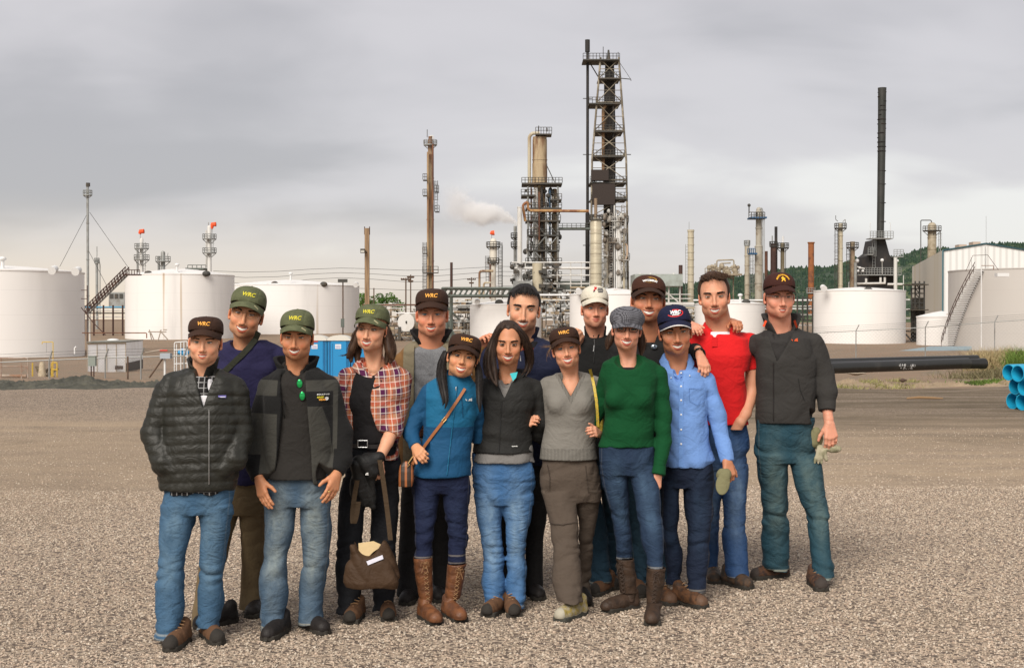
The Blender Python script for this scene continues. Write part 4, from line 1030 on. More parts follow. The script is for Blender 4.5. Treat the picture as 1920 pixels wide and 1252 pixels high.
# ---- tall rusty column
def tall_x(o,D,off):
 pipe(o,[(802.5,590),(802.5,285)],4.2,D-1.2,M('rust_pipe_light',(.36,.25,.14),.7,0,(.19,.08,.035),.5,(.4,.6),stretch=(1,1,.2)),off=off);pipe(o,[(811.5,590),(811.5,270)],3.4,D-1.2,RUST,off=off)
 ladder(o,PX(797,D),D-1,P(0,575,D)[2],P(0,455,D)[2],DK,off=off);ladder(o,PX(818,D),D-1,P(0,398,D)[2],P(0,340,D)[2],DK,off=off)
 for x0,x1,y in((793.5,801,338),(793.5,801,367),(815,823,360),(816,824,397),(793,822,511),(793,801,475)):
  mb=MB();a,b=P(x0,y,D-1.2),P(x1,y,D-1.2);mb.box(a[0],b[0],D-2.0,D-.6,a[2]-.12,a[2])
  for t in(0,.5,1):mb.tube([(a[0]+(b[0]-a[0])*t,D-2,a[2]),(a[0]+(b[0]-a[0])*t,D-2,a[2]+1)],.05,4)
  for h in(.5,1):mb.tube([(a[0],D-2,a[2]+h),(b[0],D-2,a[2]+h)],.045,4)
  mb.build('platform',DK,o,off=off)
 pipe(o,[(801,258),(801,243)],1.2,D,DK,'antenna',off);pipe(o,[(812,262),(812,254),(805,256)],2,D,PALE,off=off)
column('rusty_column','column','tall slender rust-streaked column standing alone left of the steam plume',807,12,262,590,235,TANR,[(271,8)],sections=[(256,7),(262,9),(276,9),(290,13),(590,13)],extra=tall_x,bands=7)
# ---- small white column
def white_x(o,D,off):
 windsock(o,922,437,D,off,5,3);ladder(o,PX(938,D),D-.5,P(0,555,D)[2],P(0,455,D)[2],DK,off=off);ladder(o,PX(914,D),D-.5,P(0,530,D)[2],P(0,480,D)[2],DK,off=off)
 pipe(o,[(899,560),(899,508),(925,508)],4.2,D-2,TANR,off=off);pipe(o,[(907,560),(907,530),(920,530)],3.6,D-2,CREAM,off=off);pipe(o,[(919,560),(919,495)],3,D-1.5,RUST,off=off)
 pipe(o,[(942,460),(942,560)],1.3,D,DK,off=off)
column('process_column','column','short white column with rusty skirt and a red windsock left of the steam',925,15,456,560,230,M('white_vessel',(.62,.58,.50),.6,0,(.40,.26,.15),.6,(.55,.75),stretch=(1,1,.2)),[(462,6),(492,6)],sections=[(452,12),(456,14),(487,14),(489,17),(492,10),(560,10)],cap='dome',extra=white_x,pm=DK)

# ---- big fractionator with dark platforms
D1=245
def frac_x(o,D,off):
 pipe(o,[(992.5,350),(992.5,256),(998,250),(1012,250)],6.4,D,CREAM,'overhead_pipe',off)
 mb=MB();a,b=P(1004,250,D),P(1034,250,D);mb.box(a[0],b[0],D-1.8,D+1.8,a[2]-.5,a[2]-.3)
 for i in range(7):x=a[0]+(b[0]-a[0])*i/6;mb.tube([(x,D-1.8,a[2]-.3),(x,D-1.8,a[2]+.8)],.05,4)
 for h in(.25,.8):mb.tube([(a[0],D-1.8,a[2]+h),(b[0],D-1.8,a[2]+h)],.05,4)
 mb.tube([P(1010,247,D),P(1010,236,D)],.08,4);mb.tube([P(1026,247,D),P(1026,240,D)],.08,4);mb.build('top_platform',DK,o,off=off)
 for y,x0,x1 in((346,978,1053),(368,977,1004),(376,1030,1052),(392,985,1052),(415,985,1050),(442,988,1048),(470,988,1048),(495,985,1052),(520,985,1052)):
  mb=MB();a,b=P(x0,y,D),P(x1,y,D);mb.box(a[0],b[0],D-3.2,D+2.5,a[2]-.28,a[2]);n=max(3,int((x1-x0)/6))
  for i in range(n+1):x=a[0]+(b[0]-a[0])*i/n;mb.tube([(x,D-3.2,a[2]),(x,D-3.2,a[2]+.9)],.055,4)
  for h in(.45,.9):mb.tube([(a[0],D-3.2,a[2]+h),(b[0],D-3.2,a[2]+h)],.05,4)
  mb.build('platform',DK,o,off=off)
 mb=MB()
 for x in(990,1001,1024,1046):
  for dy in(-3,2.4):mb.tube([P(x,560,D+dy),P(x,350 if x in(990,1046)else 372,D+dy)],.17,4)
 for i,(ya,yb)in enumerate(((385,415),(415,442),(442,470),(470,495),(495,520),(520,550))):
  mb.tube([P(1001,ya,D-3),P(1024,yb,D-3)]if i%2 else[P(1024,ya,D-3),P(1001,yb,D-3)],.12,4);mb.tube([P(1024,ya,D-3),P(1046,yb,D-3)]if i%2 else[P(1046,ya,D-3),P(1024,yb,D-3)],.1,4);mb.tube([P(990,ya,D-3),P(1001,yb,D-3)],.1,4)
 mb.build('frame',GREY,o,off=off)
 mb=MB();mb.tube([P(1040,560,D+1),P(1040,358,D+1),P(1040,354,D+1)],[W(5,D),W(6,D),W(3,D)],16);mb.build('second_vessel',TANR,o,off=off)
 pipe(o,[(1005,560),(1005,352)],8,D-2,PALE,off=off);pipe(o,[(1016,545),(1016,350)],5,D-2.4,BLK,off=off);pipe(o,[(1011,450),(1011,360)],3,D-3.4,RUST,off=off);pipe(o,[(996,480),(996,352)],3,D-2,RUST,off=off)
 pipe(o,[(1031,440),(1031,356)],4,D-2,M('blue_grey_pipe',(.03,.07,.12),.6),off=off);pipe(o,[(1022,345),(1041,345,1)],4,D-1,RUST,off=off);pipe(o,[(1024,308),(1040,342)],1.6,D-2,DK,'brace',off)
 mb=MB();rr=random.Random(3)
 for i in range(46):
  x=rr.uniform(982,1050);y=rr.uniform(355,545);c=P(x,y,D-rr.uniform(-1,3));s_=rr.uniform(.18,.55);mb.ball(c,(s_,s_,s_*rr.uniform(.8,1.8)),6)
 mb.build('fittings',DK,o,off=off);mb=MB()
 for i in range(26):
  x=rr.uniform(984,1046);y=rr.uniform(360,540);l=rr.uniform(6,26)
  if rr.random()<.5:mb.tube([P(x,y,D-2.5),P(x,y+l,D-2.5)],rr.uniform(.07,.2),6)
  else:mb.tube([P(x,y,D-2.6),P(x+l*.6,y,D-2.6)],rr.uniform(.07,.18),6)
 mb.build('small_piping',M('mixed_pipe',(.22,.18,.13),.7,0,(.45,.42,.36),.9,(.4,.6)),o,off=off)
column('fractionator','tower','rust-streaked tan tower wrapped in dark platforms and piping, beside the steam plume',1012,28,262,560,D1,TANR,[],sections=[(257,26),(262,27),(305,27),(307,28),(343,28),(345,22),(560,18)],extra=frac_x,bands=4)
def crude_x(o,D,off):
 mb=MB();mb.tube([P(1008,560,D),P(1008,494,D)],W(10,D),18);mb.build('drum',CREAM,o,off=off)
 mb=MB();rr=random.Random(5)
 for y in(492,503,516,532,545):
  mb.tube([P(960,y,D),P(1108,y,D)],.13 if y!=503 else.24,6)
 for x in(968,985,1020,1045,1070,1090,1106):mb.tube([P(x,492,D),P(x,560,D)],.1,4)
 mb.build('framing',PALE,o,off=off);mb=MB()
 for i in range(60):
  x=rr.uniform(960,1050);y=rr.uniform(495,550);c=P(x,y,D-rr.random());s_=rr.uniform(.15,.55);mb.ball(c,(s_,s_,s_),6)if rr.random()<.2 else mb.box(c[0]-s_,c[0]+s_,c[1]-.3,c[1]+.3,c[2]-s_*.6,c[2]+s_*.6)
 mb.build('equipment',DK,o,off=off);mb=MB();a,b=P(1050,547,D+2),P(1108,527,D+2);mb.box(a[0],b[0],D+1,D+5,a[2],b[2]);mb.build('duct',GRN,o,False,off=off)
 mb=MB();a,b=P(962,552,D-1),P(998,527,D-1);mb.box(a[0],b[0],D-2,D+3,a[2],b[2]);mb.build('cooler_box',GREY,o,False,off=off)
column('process_column','column','slim pale pipe-like column directly left of the platform-wrapped tower',974.5,8.5,390,560,D1-8,PALE,[],sections=[(388,10),(390,9),(560,9)],extra=crude_x)
column('process_column','column','shorter grey stack with small platforms from which the steam comes',966,6,424,560,D1+6,GREY,[(445,5),(462,5),(500,6)],pm=DK)
o=empty('transfer_pipe',P(1040,396,238),'long rusty orange overhead pipe joining the two dark towers','pipe');pipe(o,[(985,415),(980,384),(990,378),(990,395),(1104,396)],5.2,238,M('orange_rust_pipe',(.42,.25,.10),.7,0,(.22,.085,.03),.5,(.4,.6)),off=o.location)
o=empty('footbridge',P(1070,430,244),'green-grey footbridge with a handrail between the two dark towers','bridge');mb=MB();a,b=P(1044,431,244),P(1108,427,244);mb.box(a[0],b[0],243,245,a[2],b[2]);[mb.tube([P(1046+i*8.6,428,243),P(1046+i*8.6,419,243)],.05,4)for i in range(8)];[mb.tube([P(1046,y,243),P(1106,y,243)],.05,4)for y in(419,423.5)];mb.build('deck',GRN,o,off=o.location)

# ---- the derrick tower and black flare line
D2=250
def flare_x(o,D,off):
 mb=MB();mb.tube([P(1101.5,98,D),P(1101.5,75,D)],W(9,D)/2,14);mb.build('flare_tip',BLK,o,off=off)
 mb=MB();[mb.tube([P(1093,y,D),P(1110,y,D)],.07,4)for y in(185,290,430,460,520)];mb.build('brackets',DK,o,off=off)
column('flare_stack','stack','very tall thin black flare line attached beside the lattice derrick',1101.5,5.4,98,580,D2,BLK,[],sections=[(98,5.2),(360,5.4),(400,8),(580,8)],extra=flare_x)
o=empty('lattice_derrick',P(1145,580,D2),'tallest tapering lattice derrick around a sooty black vessel','tower');off=o.location
def legx(y):return(np.interp(y,[108,300,540],[1126,1110,1107]),np.interp(y,[108,300,540],[1160,1174,1178]))
mb=MB();lv=[112,147,192,245,292,338,370,405,440,480,520,556]
hd=lambda y:np.interp(y,[108,556],[2.2,4.5])
for e in(0,1):
 for f in(-1,1):mb.tube([P(legx(y)[e],y,D2+f*hd(y))for y in(108,200,300,400,580)],.20,5)
for i,y in enumerate(lv):
 for f in(-1,1):
  mb.tube([P(legx(y)[0],y,D2+f*hd(y)),P(legx(y)[1],y,D2+f*hd(y))],.12,4)
  if i+1<len(lv):
   y2=lv[i+1];mb.tube([P(legx(y)[0],y,D2+f*hd(y)),P(legx(y2)[1],y2,D2+f*hd(y2))],.085,4);mb.tube([P(legx(y)[1],y,D2+f*hd(y)),P(legx(y2)[0],y2,D2+f*hd(y2))],.085,4)
   ym=(y+y2)/2;mb.tube([P(legx(ym)[0],ym,D2+f*hd(ym)),P(legx(ym)[1],ym,D2+f*hd(ym))],.06,4)
 for e in(0,1):mb.tube([P(legx(y)[e],y,D2-hd(y)),P(legx(y)[e],y,D2+hd(y))],.10,4)
mb.build('lattice',M('derrick_steel',(.15,.125,.09),.8,0,(.32,.28,.21),.6,(.45,.65)),o,off=off)
mb=MB();mb.tube([P(1143,y,D2)for y in(116,122,146,150,215,222,400,580)],[W(w/2,D2)for w in(8,17,18,21,21,22,23,23)],20);mb.build('drum',M('sooty_drum',(.022,.018,.015),.8,0,(.17,.12,.075),.22,(.56,.68),stretch=(1,1,.5)),o,off=off)
pipe(o,[(1131,330),(1131,205),(1136,198)],6,D2-2.4,M('brown_riser',(.20,.11,.05),.8,0,(.10,.06,.03),.5),off=off);pipe(o,[(1150,400),(1150,190)],3,D2-2.6,BLK,off=off)
for y,x0,x1 in((112,1093,1161),(147,1122,1162),(194,1104,1162),(246,1116,1168),(293,1112,1170),(342,1106,1174),(372,1108,1176),(416,1104,1178),(486,1150,1180),(520,1112,1178)):
 mb=MB();a,b=P(x0,y,D2-hd(y)),P(x1,y,D2);mb.box(a[0],PX(x1,D2-hd(y)),D2-hd(y)-.6,D2+hd(y),a[2]-.22,a[2]);n=int((x1-x0)/6)
 for i in range(n+1):x=a[0]+(PX(x1,D2-hd(y))-a[0])*i/n;mb.tube([(x,D2-hd(y)-.6,a[2]),(x,D2-hd(y)-.6,a[2]+1)],.05,4)
 for h in(.5,1):mb.tube([(a[0],D2-hd(y)-.6,a[2]+h),(PX(x1,D2-hd(y)),D2-hd(y)-.6,a[2]+h)],.05,4)
 mb.build('platform',DK,o,off=off)
mb=MB();a,b=P(1108,340,D2-3),P(1140,320,D2-3);mb.box(a[0],b[0],D2-4.6,D2-3,a[2],b[2]);a,b=P(1110,385,D2-3),P(1152,346,D2-3);mb.box(a[0],b[0],D2-4.4,D2-3.2,a[2],b[2]);mb.build('wind_screen',M('black_brown_panel',(.030,.020,.016),.8),o,False,off=off)
mb=MB();mb.tube([P(1141,112,D2),P(1141,94,D2)],[.35,.15],6);mb.tube([P(1131,112,D2),P(1131,88,D2)],.06,4);mb.tube([P(1159,112,D2),P(1159,98,D2)],.06,4);mb.tube([P(1162,147,D2),P(1183,149,D2),P(1183,152,D2)],.08,4);mb.tube([P(1162,118,D2),P(1182,148,D2)],.04,4);mb.tube([P(1168,290,D2),P(1183,290,D2)],.08,4);mb.tube([P(1104,115,D2),P(1122,145,D2)],.1,4);mb.build('top_gear',DK,o,off=off)
def derr(x,w,y0,y1,m,dd=-6):pipe(o,[(x,y1),(x,y0)],w,D2+dd,m,off=off)
for a in((1161,9.5,420,580,PALE),(1152,3,385,560,PALE),(1156,3,400,560,WHITE),(1170,5,430,560,CREAM),(1137,9,440,580,M('dusty_vessel',(.30,.27,.21),.7,0,(.18,.14,.1),.5)),(1147,5,385,580,BLK),(1174,2,400,560,GREY)):derr(*a)
pipe(o,[(1164,420),(1164,408),(1172,408),(1172,440)],4,D2-6,PALE,off=off);pipe(o,[(1171,490),(1176,480),(1176,460),(1170,455)],3.5,D2-6,M('pale_rust_elbow',(.5,.36,.25),.6),off=off)
mb=MB();rr=random.Random(9)
for i in range(40):
 x=rr.uniform(1132,1178);y=rr.uniform(395,545);c=P(x,y,D2-6-rr.random());s_=rr.uniform(.15,.5);mb.ball(c,(s_,s_,s_*1.3),6)
for x,ya,yb in((1146,400,545),(1168,385,520),(1130,400,545)):[mb.tube([P(x-2.5,y,D2-6.5),P(x+2.5,y,D2-6.5)],.05,4)for y in range(ya,yb,5)];[mb.tube([P(x+e*2.5,ya,D2-6.5),P(x+e*2.5,yb,D2-6.5)],.05,4)for e in(-1,1)]
for x0,x1,y in((1145,1166,415),(1160,1179,488),(1122,1140,440),(1122,1140,480),(1140,1160,455)):mb.tube([P(x0,y,D2-7),P(x1,y,D2-7)],.12,4);mb.tube([P(x0,y-8,D2-7),P(x1,y-8,D2-7)],.06,4);[mb.tube([P(x0+(x1-x0)*t/3,y,D2-7),P(x0+(x1-x0)*t/3,y-8,D2-7)],.05,4)for t in range(4)]
mb.build('small_piping',M('white_grey_steel',(.42,.41,.38),.6,0,(.15,.12,.09),.8,(.4,.6)),o,off=off)
def round_x(o,D,off):
 pipe(o,[(1117,408),(1117,372)],6,D,M('rust_vent',(.24,.17,.11),.8),'vent_stack',off);ladder(o,PX(1132,D),D-1,P(0,545,D)[2],P(0,485,D)[2],off=off)
column('process_column','column','cream round-topped column in front of the lattice derrick',1117.5,22,418,580,222,M('cream_shiny',(.50,.45,.33),.35,.15,(.42,.37,.27),1.2,stretch=(.3,.3,2)),[(411,2)],cap='dome',extra=round_x,bands=1.6,pm=DK)

# ---- air cooler house and right hand columns
o=empty('air_cooler',P(1230,580,225),'pale green-grey box on steel legs left of the cream column','cooler');off=o.location;mb=MB();a,b=P(1187,537,225),P(1276,515,225);mb.box(a[0],b[0],222,230,a[2],b[2])
mb.add([(a[0]+.6,223,a[2]),(a[0]+3,223,a[2]),(a[0]+2.4,224,a[2]-1.6),(a[0]+1.2,224,a[2]-1.6)],[(0,1,2,3)]);mb.build('housing',M('pale_green_panel',(.34,.38,.35),.5,0,(.26,.28,.25),.7),o,False,off=off)
mb=MB();[mb.tube([P(x,537,223),P(x,575,223)],.14,4)for x in(1188,1210,1232,1254,1275)];mb.tube([P(1245,545,223),P(1272,566,223)],.1,4);[mb.tube([P(1180,y,223),P(1295,y,223)],.08,4)for y in(552,560,568)];a,b=P(1180,572,225),P(1297,567,225);mb.box(a[0],b[0],222,228,a[2],b[2]);[mb.ball(P(x,514,224),.2,6)for x in(1200,1220,1263)];mb.build('steel_legs',PALE,o,off=off)
column('brown_stack','stack','short black-brown stack beside the pale green cooler box',1276,7.5,497,590,232,DRUST)
column('process_column','column','plain cream column standing alone left of the red polo man',1295,11.5,433,590,228,CREAM,[],cap='flat',sections=[(431,13),(434,13),(435,11.5),(590,12)],extra=lambda o,D,off:(pipe(o,[(1292,432),(1292,416)],.8,D,GREY,'antenna',off),ladder(o,PX(1288,D),D,P(0,560,D)[2],P(0,458,D)[2],off=off,cage=False)),bands=1.2)
o=empty('condenser_deck',P(1353,560,240),'cluttered beige pipe loops on a raised platform above the red polo man','pipework');off=o.location;BE=M('beige_pipework',(.34,.29,.21),.65,0,(.2,.15,.1),.8,(.45,.7))
for L_ in([(1344,515),(1344,488),(1376,487),(1376,515)],[(1348,520),(1350,494),(1370,493)],[(1337,512),(1341,494)],[(1324,516),(1342,502),(1380,502)],[(1326,505),(1384,506)],[(1356,512),(1356,497)],[(1364,512),(1364,499)],[(1375,600),(1375,512)],[(1326,600),(1326,516)]):pipe(o,L_,2.6,240,BE,off=off)
mb=MB();a,b=P(1321,517,240),P(1386,514,240);mb.box(a[0],b[0],237,242,a[2],b[2]);[mb.tube([P(1322+i*5.8,515,237),P(1322+i*5.8,503,237)],.06,4)for i in range(12)];[mb.tube([P(1322,y,237),P(1386,y,237)],.06,4)for y in(503,509)]
rr=random.Random(4);[mb.ball(P(rr.uniform(1326,1384),rr.uniform(498,514),239),rr.uniform(.2,.5),6)for _ in range(26)];mb.build('deck',BE,o,off=off)
column('process_column','column','lower pale column immediately left of the tall column with a blue platform',1400.5,9,461,590,232,M('pale_buff_steel',(.42,.38,.30),.6,0,(.32,.27,.2),.8),[(459,1)],extra=lambda o,D,off:(pipe(o,[(1403,460),(1403,450)],3,D,PALE,off=off),ladder(o,PX(1409,D),D,P(0,570,D)[2],P(0,468,D)[2],off=off)),bands=1.6)
def blue_x(o,D,off):
 mb=MB();a,b=P(1404,411,D),P(1434,408,D);mb.box(a[0],b[0],D-2,D+1.5,a[2],b[2]);mb.build('platform_deck',M('blue_steel',(.02,.08,.17),.6),o,off=off)
 mb=MB();[mb.tube([P(1404+i*5,409,D-2),P(1404+i*5,398,D-2)],.06,4)for i in range(7)];[mb.tube([P(1404,y,D-2),P(1434,y,D-2)],.06,4)for y in(398,403.5)];mb.tube([P(1404.5,400,D),P(1404.5,386,D)],.1,5);mb.ball(P(1404.5,385,D),.28,6);mb.box(P(1414,406,D)[0],P(1417,406,D)[0],D-1.8,D-1.2,P(0,407,D)[2],P(0,399,D)[2]);mb.build('railing',DK,o,off=off)
 pipe(o,[(1424,394),(1428,389),(1430.5,396),(1430.5,590)],2,D-1.4,GREY,off=off);pipe(o,[(1433.5,405),(1433.5,590)],1,D-1.4,GREY,off=off)
 mb=MB();a,b=P(1402,478,D),P(1416,475,D);mb.box(a[0],b[0],D-2,D,a[2],b[2]);[mb.tube([P(1402+i*3.5,476,D-2),P(1402+i*3.5,466,D-2)],.06,4)for i in range(5)];mb.tube([P(1402,466,D-2),P(1416,466,D-2)],.06,4);mb.build('lower_platform',M('blue_steel',(.02,.08,.17),.6),o,off=off)
column('process_column','column','tall grey-buff column with a blue-decked side platform near its top',1422.5,13,395,590,228,M('streaked_column',(.36,.33,.27),.6,0,(.20,.15,.10),.5,(.5,.7)),[],sections=[(393,10),(396,11.5),(460,12.5),(462,15),(590,16)],cap='dome',extra=blue_x,bands=3)
column('brown_stack','stack','low rusty stack just left of the tall black-brown stack',1436.5,5.5,471,590,236,RUST)
column('brown_stack','stack','dark brown twin stack behind the hoodie man cap',1450,11,457,590,236,DRUST,[(461,2)],extra=lambda o,D,off:(pipe(o,[(1455,590),(1455,425)],5.6,D+2,BLK,'tall_pipe',off),pipe(o,[(1448,457),(1448,442)],2.2,D,GREY,off=off)),pm=DK)
column('process_column','column','thin olive-brown column with a ring platform above the hoodie man cap',1467,7.5,455,590,238,M('olive_steel',(.16,.13,.075),.7,0,(.24,.2,.13),.8),[(464,8)],extra=lambda o,D,off:(pipe(o,[(1468,455),(1468,443)],4,D,WHITE,'vent',off),pipe(o,[(1473,462),(1473,590)],1.2,D,DK,off=off)),pm=DK)
column('rusty_stack','stack','bright rust-orange stack standing alone right of the hoodie man cap',1520.5,11.5,455,560,222,M('bright_rust',(.27,.095,.03),.8,0,(.13,.05,.025),.9,(.45,.65)),[(548,3)],sections=[(454,13.5),(456,13.5),(457,11),(560,11)])
column('process_column','column','slender cream column with a caged ladder and platform, right of the rust-orange stack',1575.5,8.6,418,560,225,CREAM,[(427,7)],extra=lambda o,D,off:(pipe(o,[(1571,415),(1567,412),(1567,404)],1.1,D,DK,'hook',off),ladder(o,PX(1567,D),D-.4,P(0,555,D)[2],P(0,430,D)[2],DK,off=off),pipe(o,[(1580,416),(1585,411),(1585,425)],1.4,D,GREY,off=off)),pm=DK,bands=2)
column('process_column','column','short buff column with a ring platform left of the black stack',1598,9,453,560,228,M('buff_rust',(.32,.25,.16),.7,0,(.17,.1,.06),.6),[(463,7)],extra=lambda o,D,off:(ladder(o,PX(1589,D),D-.4,P(0,545,D)[2],P(0,466,D)[2],DK,off=off),pipe(o,[(1604,560),(1604,492)],6,D-2,GREY,off=off)),pm=DK)
# black stack with furnace
def blk_x(o,D,off):
 mb=MB();a=[P(x,y,D-4)for x,y in((1629,548),(1682,548),(1682,492),(1668,478),(1660,448),(1645,448),(1640,472),(1629,480))];b=[(v[0],D+4,v[2])for v in a];n=len(a)
 mb.add(a+b,[tuple(range(n))[::-1],tuple(range(n,2*n))]+[(i,(i+1)%n,(i+1)%n+n,i+n)for i in range(n)]);mb.build('furnace_hood',BLK,o,False,off=off)
 mb=MB();rr=random.Random(2)
 for i in range(14):y=172+i*8.5;mb.lathe((PX(1651+(445-y)*.006,D),D),[(W(7.2,D),P(0,y,D)[2]),(W(8.6,D),P(0,y,D)[2]-.1),(W(7.2,D),P(0,y,D)[2]-.25)],14,rr.random()*6,rr.random()*6+3.4)
 mb.build('strakes',BLK,o,off=off)
 for x in(1631.5,1669.5):pipe(o,[(x,447),(x,419),(x+(1.5 if x<1640 else-2),417)],.9,D-2,PALE,'lamp_post',off)
 ladder(o,PX(1638,D-4.5),D-4.6,P(0,505,D)[2],P(0,448,D)[2],GREY,off=off)
 for y,x0,x1 in((447,1628,1671),(477,1624,1634),(481,1672,1690),(515,1606,1686)):
  mb=MB();a,b=P(x0,y,D-4.5),P(x1,y,D-4.5);mb.box(a[0],b[0],D-5.8,D-3,a[2]-.15,a[2]);n=int((x1-x0)/5)
  for i in range(n+1):x=a[0]+(b[0]-a[0])*i/n;mb.tube([(x,D-5.8,a[2]),(x,D-5.8,a[2]+1.1)],.05,4)
  for h in(.4,.75,1.1):mb.tube([(a[0],D-5.8,a[2]+h),(b[0],D-5.8,a[2]+h)],.045,4)
  mb.build('platform',GREY,o,off=off)
 for L_,w in(([(1592,545),(1592,528),(1606,526)],3),([(1606,532),(1660,531)],4.2),([(1598,540),(1600,533),(1612,533)],3),([(1664,533),(1692,533)],4.6),([(1624,530),(1624,522)],4.5),([(1651,530),(1651,520)],4.5),([(1659,530),(1659,520)],4.5),([(1679,545),(1679,483)],7),([(1694,545),(1694,516)],1.6),([(1607,500),(1621,504)],2.5),([(1654,514),(1654,490)],1)):pipe(o,L_,w,D-6,PALE,off=off)
 mb=MB();mb.ball(P(1654,488,D-6),.3,8);mb.ball(P(1607,489,D-6),.35,8);[mb.ball(P(x,y,D-6),.22,6)for x,y in((1612,502),(1618,508),(1609,508),(1683,489))];mb.build('lamps',WHITE,o,off=off)
o=empty('furnace_stack',(PX(1651,235),235,P(0,560,235)[2]-2),'very tall plain black stack rising from a dark furnace on the right','stack');off=o.location
mb=MB();mb.tube([P(1654,165,235),P(1654,172,235),P(1653.2,270,235),P(1650.5,450,235)],[W(8,235),W(7.6,235),W(7.2,235),W(6.6,235)],24);mb.build('shell',M('black_stack_paint',(.022,.024,.020),.6,0,(.035,.034,.03),.4),o,off=off);blk_x(o,235,off)
mb=MB();[mb.lathe((PX(1652.5,235),235),[(W(7.3,235),P(0,y,235)[2]),(W(7.9,235),P(0,y,235)[2]),(W(7.9,235),P(0,y+1,235)[2]),(W(7.2,235),P(0,y+1,235)[2])],20)for y in(275,320,345,380,415)];mb.build('bands',BLK,o,off=off)
column('process_column','column','cream column with a ring platform rising behind the corrugated building',1747,16,424,520,290,M('cream_dark',(.38,.33,.24),.6,0,(.25,.2,.13),.7),[(432,9)],cap='dome',extra=lambda o,D,off:(pipe(o,[(1726.5,500),(1726.5,413),(1746,413),(1747,418)],1.8,D,DK,off=off),pipe(o,[(1763,500),(1763,432)],1.4,D,GREY,off=off),ladder(o,PX(1760,D),D-.5,P(0,480,D)[2],P(0,436,D)[2],off=off)),pm=DK,bands=2.4)
# ---- corrugated building
g=NG('corrugated_white');x,y,z=g.xyz();cc=g.mix(g.step(g.math('SINE',g.math('MULTIPLY',g.math('ADD',x,y),2*math.pi/.9)),-.2,.9),(.76,.76,.74),(.62,.62,.60));CORW=g.done(cc,.5)
g=NG('corrugated_beige');cc=g.mix(g.math('MULTIPLY',g.step(g.noise(.10,3,.5,stretch=(1,1,.05)),.5,.62),.6),(.62,.585,.50),(.50,.42,.23));CORB=g.done(cc,.6)
Db=200;zb=P(0,652,176)[2]-1;zE=P(0,469,Db)[2];zR=P(0,456,Db)[2];xa=PX(1767,Db);xr=PX(1848,Db);xb=2*xr-xa;ang_dx=PX(1710,262)-xa
o=empty('warehouse',(xa,Db,zb),'white corrugated gabled building with blue edge trim, at the right','building');off=o.location
bk=Vector((PX(1710,262)-xa,62,0));F0=[Vector(v)for v in((xa,Db,zb),(xb,Db,zb),(xb,Db,zE),(xr,Db,zR),(xa,Db,zE))];B0=[v+bk for v in F0]
mb=MB();mb.add(F0,[(0,1,2,3,4)]);mb.build('front_wall',CORW,o,False,off=off);mb=MB();mb.add([F0[0],F0[4],B0[4],B0[0]],[(3,2,1,0)]);mb.build('side_wall',CORB,o,False,off=off)
mb=MB();u=Vector((0,-.3,.05));mb.add([F0[4]+u,F0[3]+u,B0[3]+u*.0,B0[4]],[(0,1,2,3)]);mb.add([F0[3]+u,F0[2]+u,B0[2],B0[3]],[(0,1,2,3)]);mb.build('roof',M('roof_metal',(.36,.36,.34),.6),o,False,off=off)
mb=MB();[mb.tube([F0[i]+Vector((0,-.15,-.05)),F0[j]+Vector((0,-.15,-.05))],.12,4)for i,j in((0,4),(4,3),(3,2))];mb.build('trim',M('blue_green_trim',(.06,.15,.18),.5),o,off=off)
mb=MB();[mb.box(P(x,0,Db+8)[0],P(x+w,0,Db+8)[0],Db+7,Db+9,zE,P(0,y,Db+8)[2])for x,w,y in((1796,14,459),(1822,14,454))];mb.build('roof_unit',M('rooftop_tan',(.42,.33,.26),.7),o,off=off)
o2=pipe(o,[(1849,457),(1849,405)],.6,Db,GREY,'antenna',off);pipe(o,[(1847.5,462),(1847.5,520)],1.0,Db-.4,GREY,'downpipe',off)
o=empty('scaffold_tower',P(1721,650,188),'dark caged service tower in front of the beige building side','scaffold');off=o.location;mb=MB()
for x in(1709,1716,1724,1733):
 for dy in(0,3):mb.tube([P(x,655,188+dy),P(x,527 if x>1712 else 540,188+dy)],.11,4)
for y in list(range(532,650,9)):mb.tube([P(1709,y,188),P(1733,y,188)],.08,4);mb.tube([P(1716,y,188),P(1724,y+9,188)],.06,4)
mb.build('frame',DK,o,off=off);mb=MB();[mb.box(PX(1699,188),PX(1735,188),186.5,190,P(0,y,188)[2]-.15,P(0,y,188)[2])for y in(533,580,620)];a,b=P(1716,650,189),P(1732,560,189);mb.box(a[0],b[0],189,191,a[2],b[2]);mb.build('decks',M('dark_brown_panel',(.06,.05,.035),.8),o,False,off=off)
for y in(562,580,597):pipe(o,[(1697,y),(1706,y)],3,187,PALE,off=off)
pipe(o,[(1697,625),(1720,650)],3,186,BLK,off=off)
o=empty('pipe_rack',P(1480,640,210),'white horizontal pipes on a rack just left of the right white tank','pipe rack');off=o.location
for y,w,m in((563,3.6,WHITE),(574,2.5,PALE),(579,3,WHITE),(590,2.2,PALE),(600,2.6,DK),(610,2.2,PALE)):pipe(o,[(1300,y),(1532,y)],w,210,m,off=off)
[MB().tube([P(x,556,209),P(x,650,209)],.13,4).build('post',DK,o,off=off)for x in(1432,1440,1495,1505,1514,1524)];mb=MB();rr=random.Random(6);[mb.ball(P(rr.uniform(1500,1528),rr.uniform(560,640),208),rr.uniform(.07,.15),5)for _ in range(40)];mb.build('valves',DK,o,off=off)

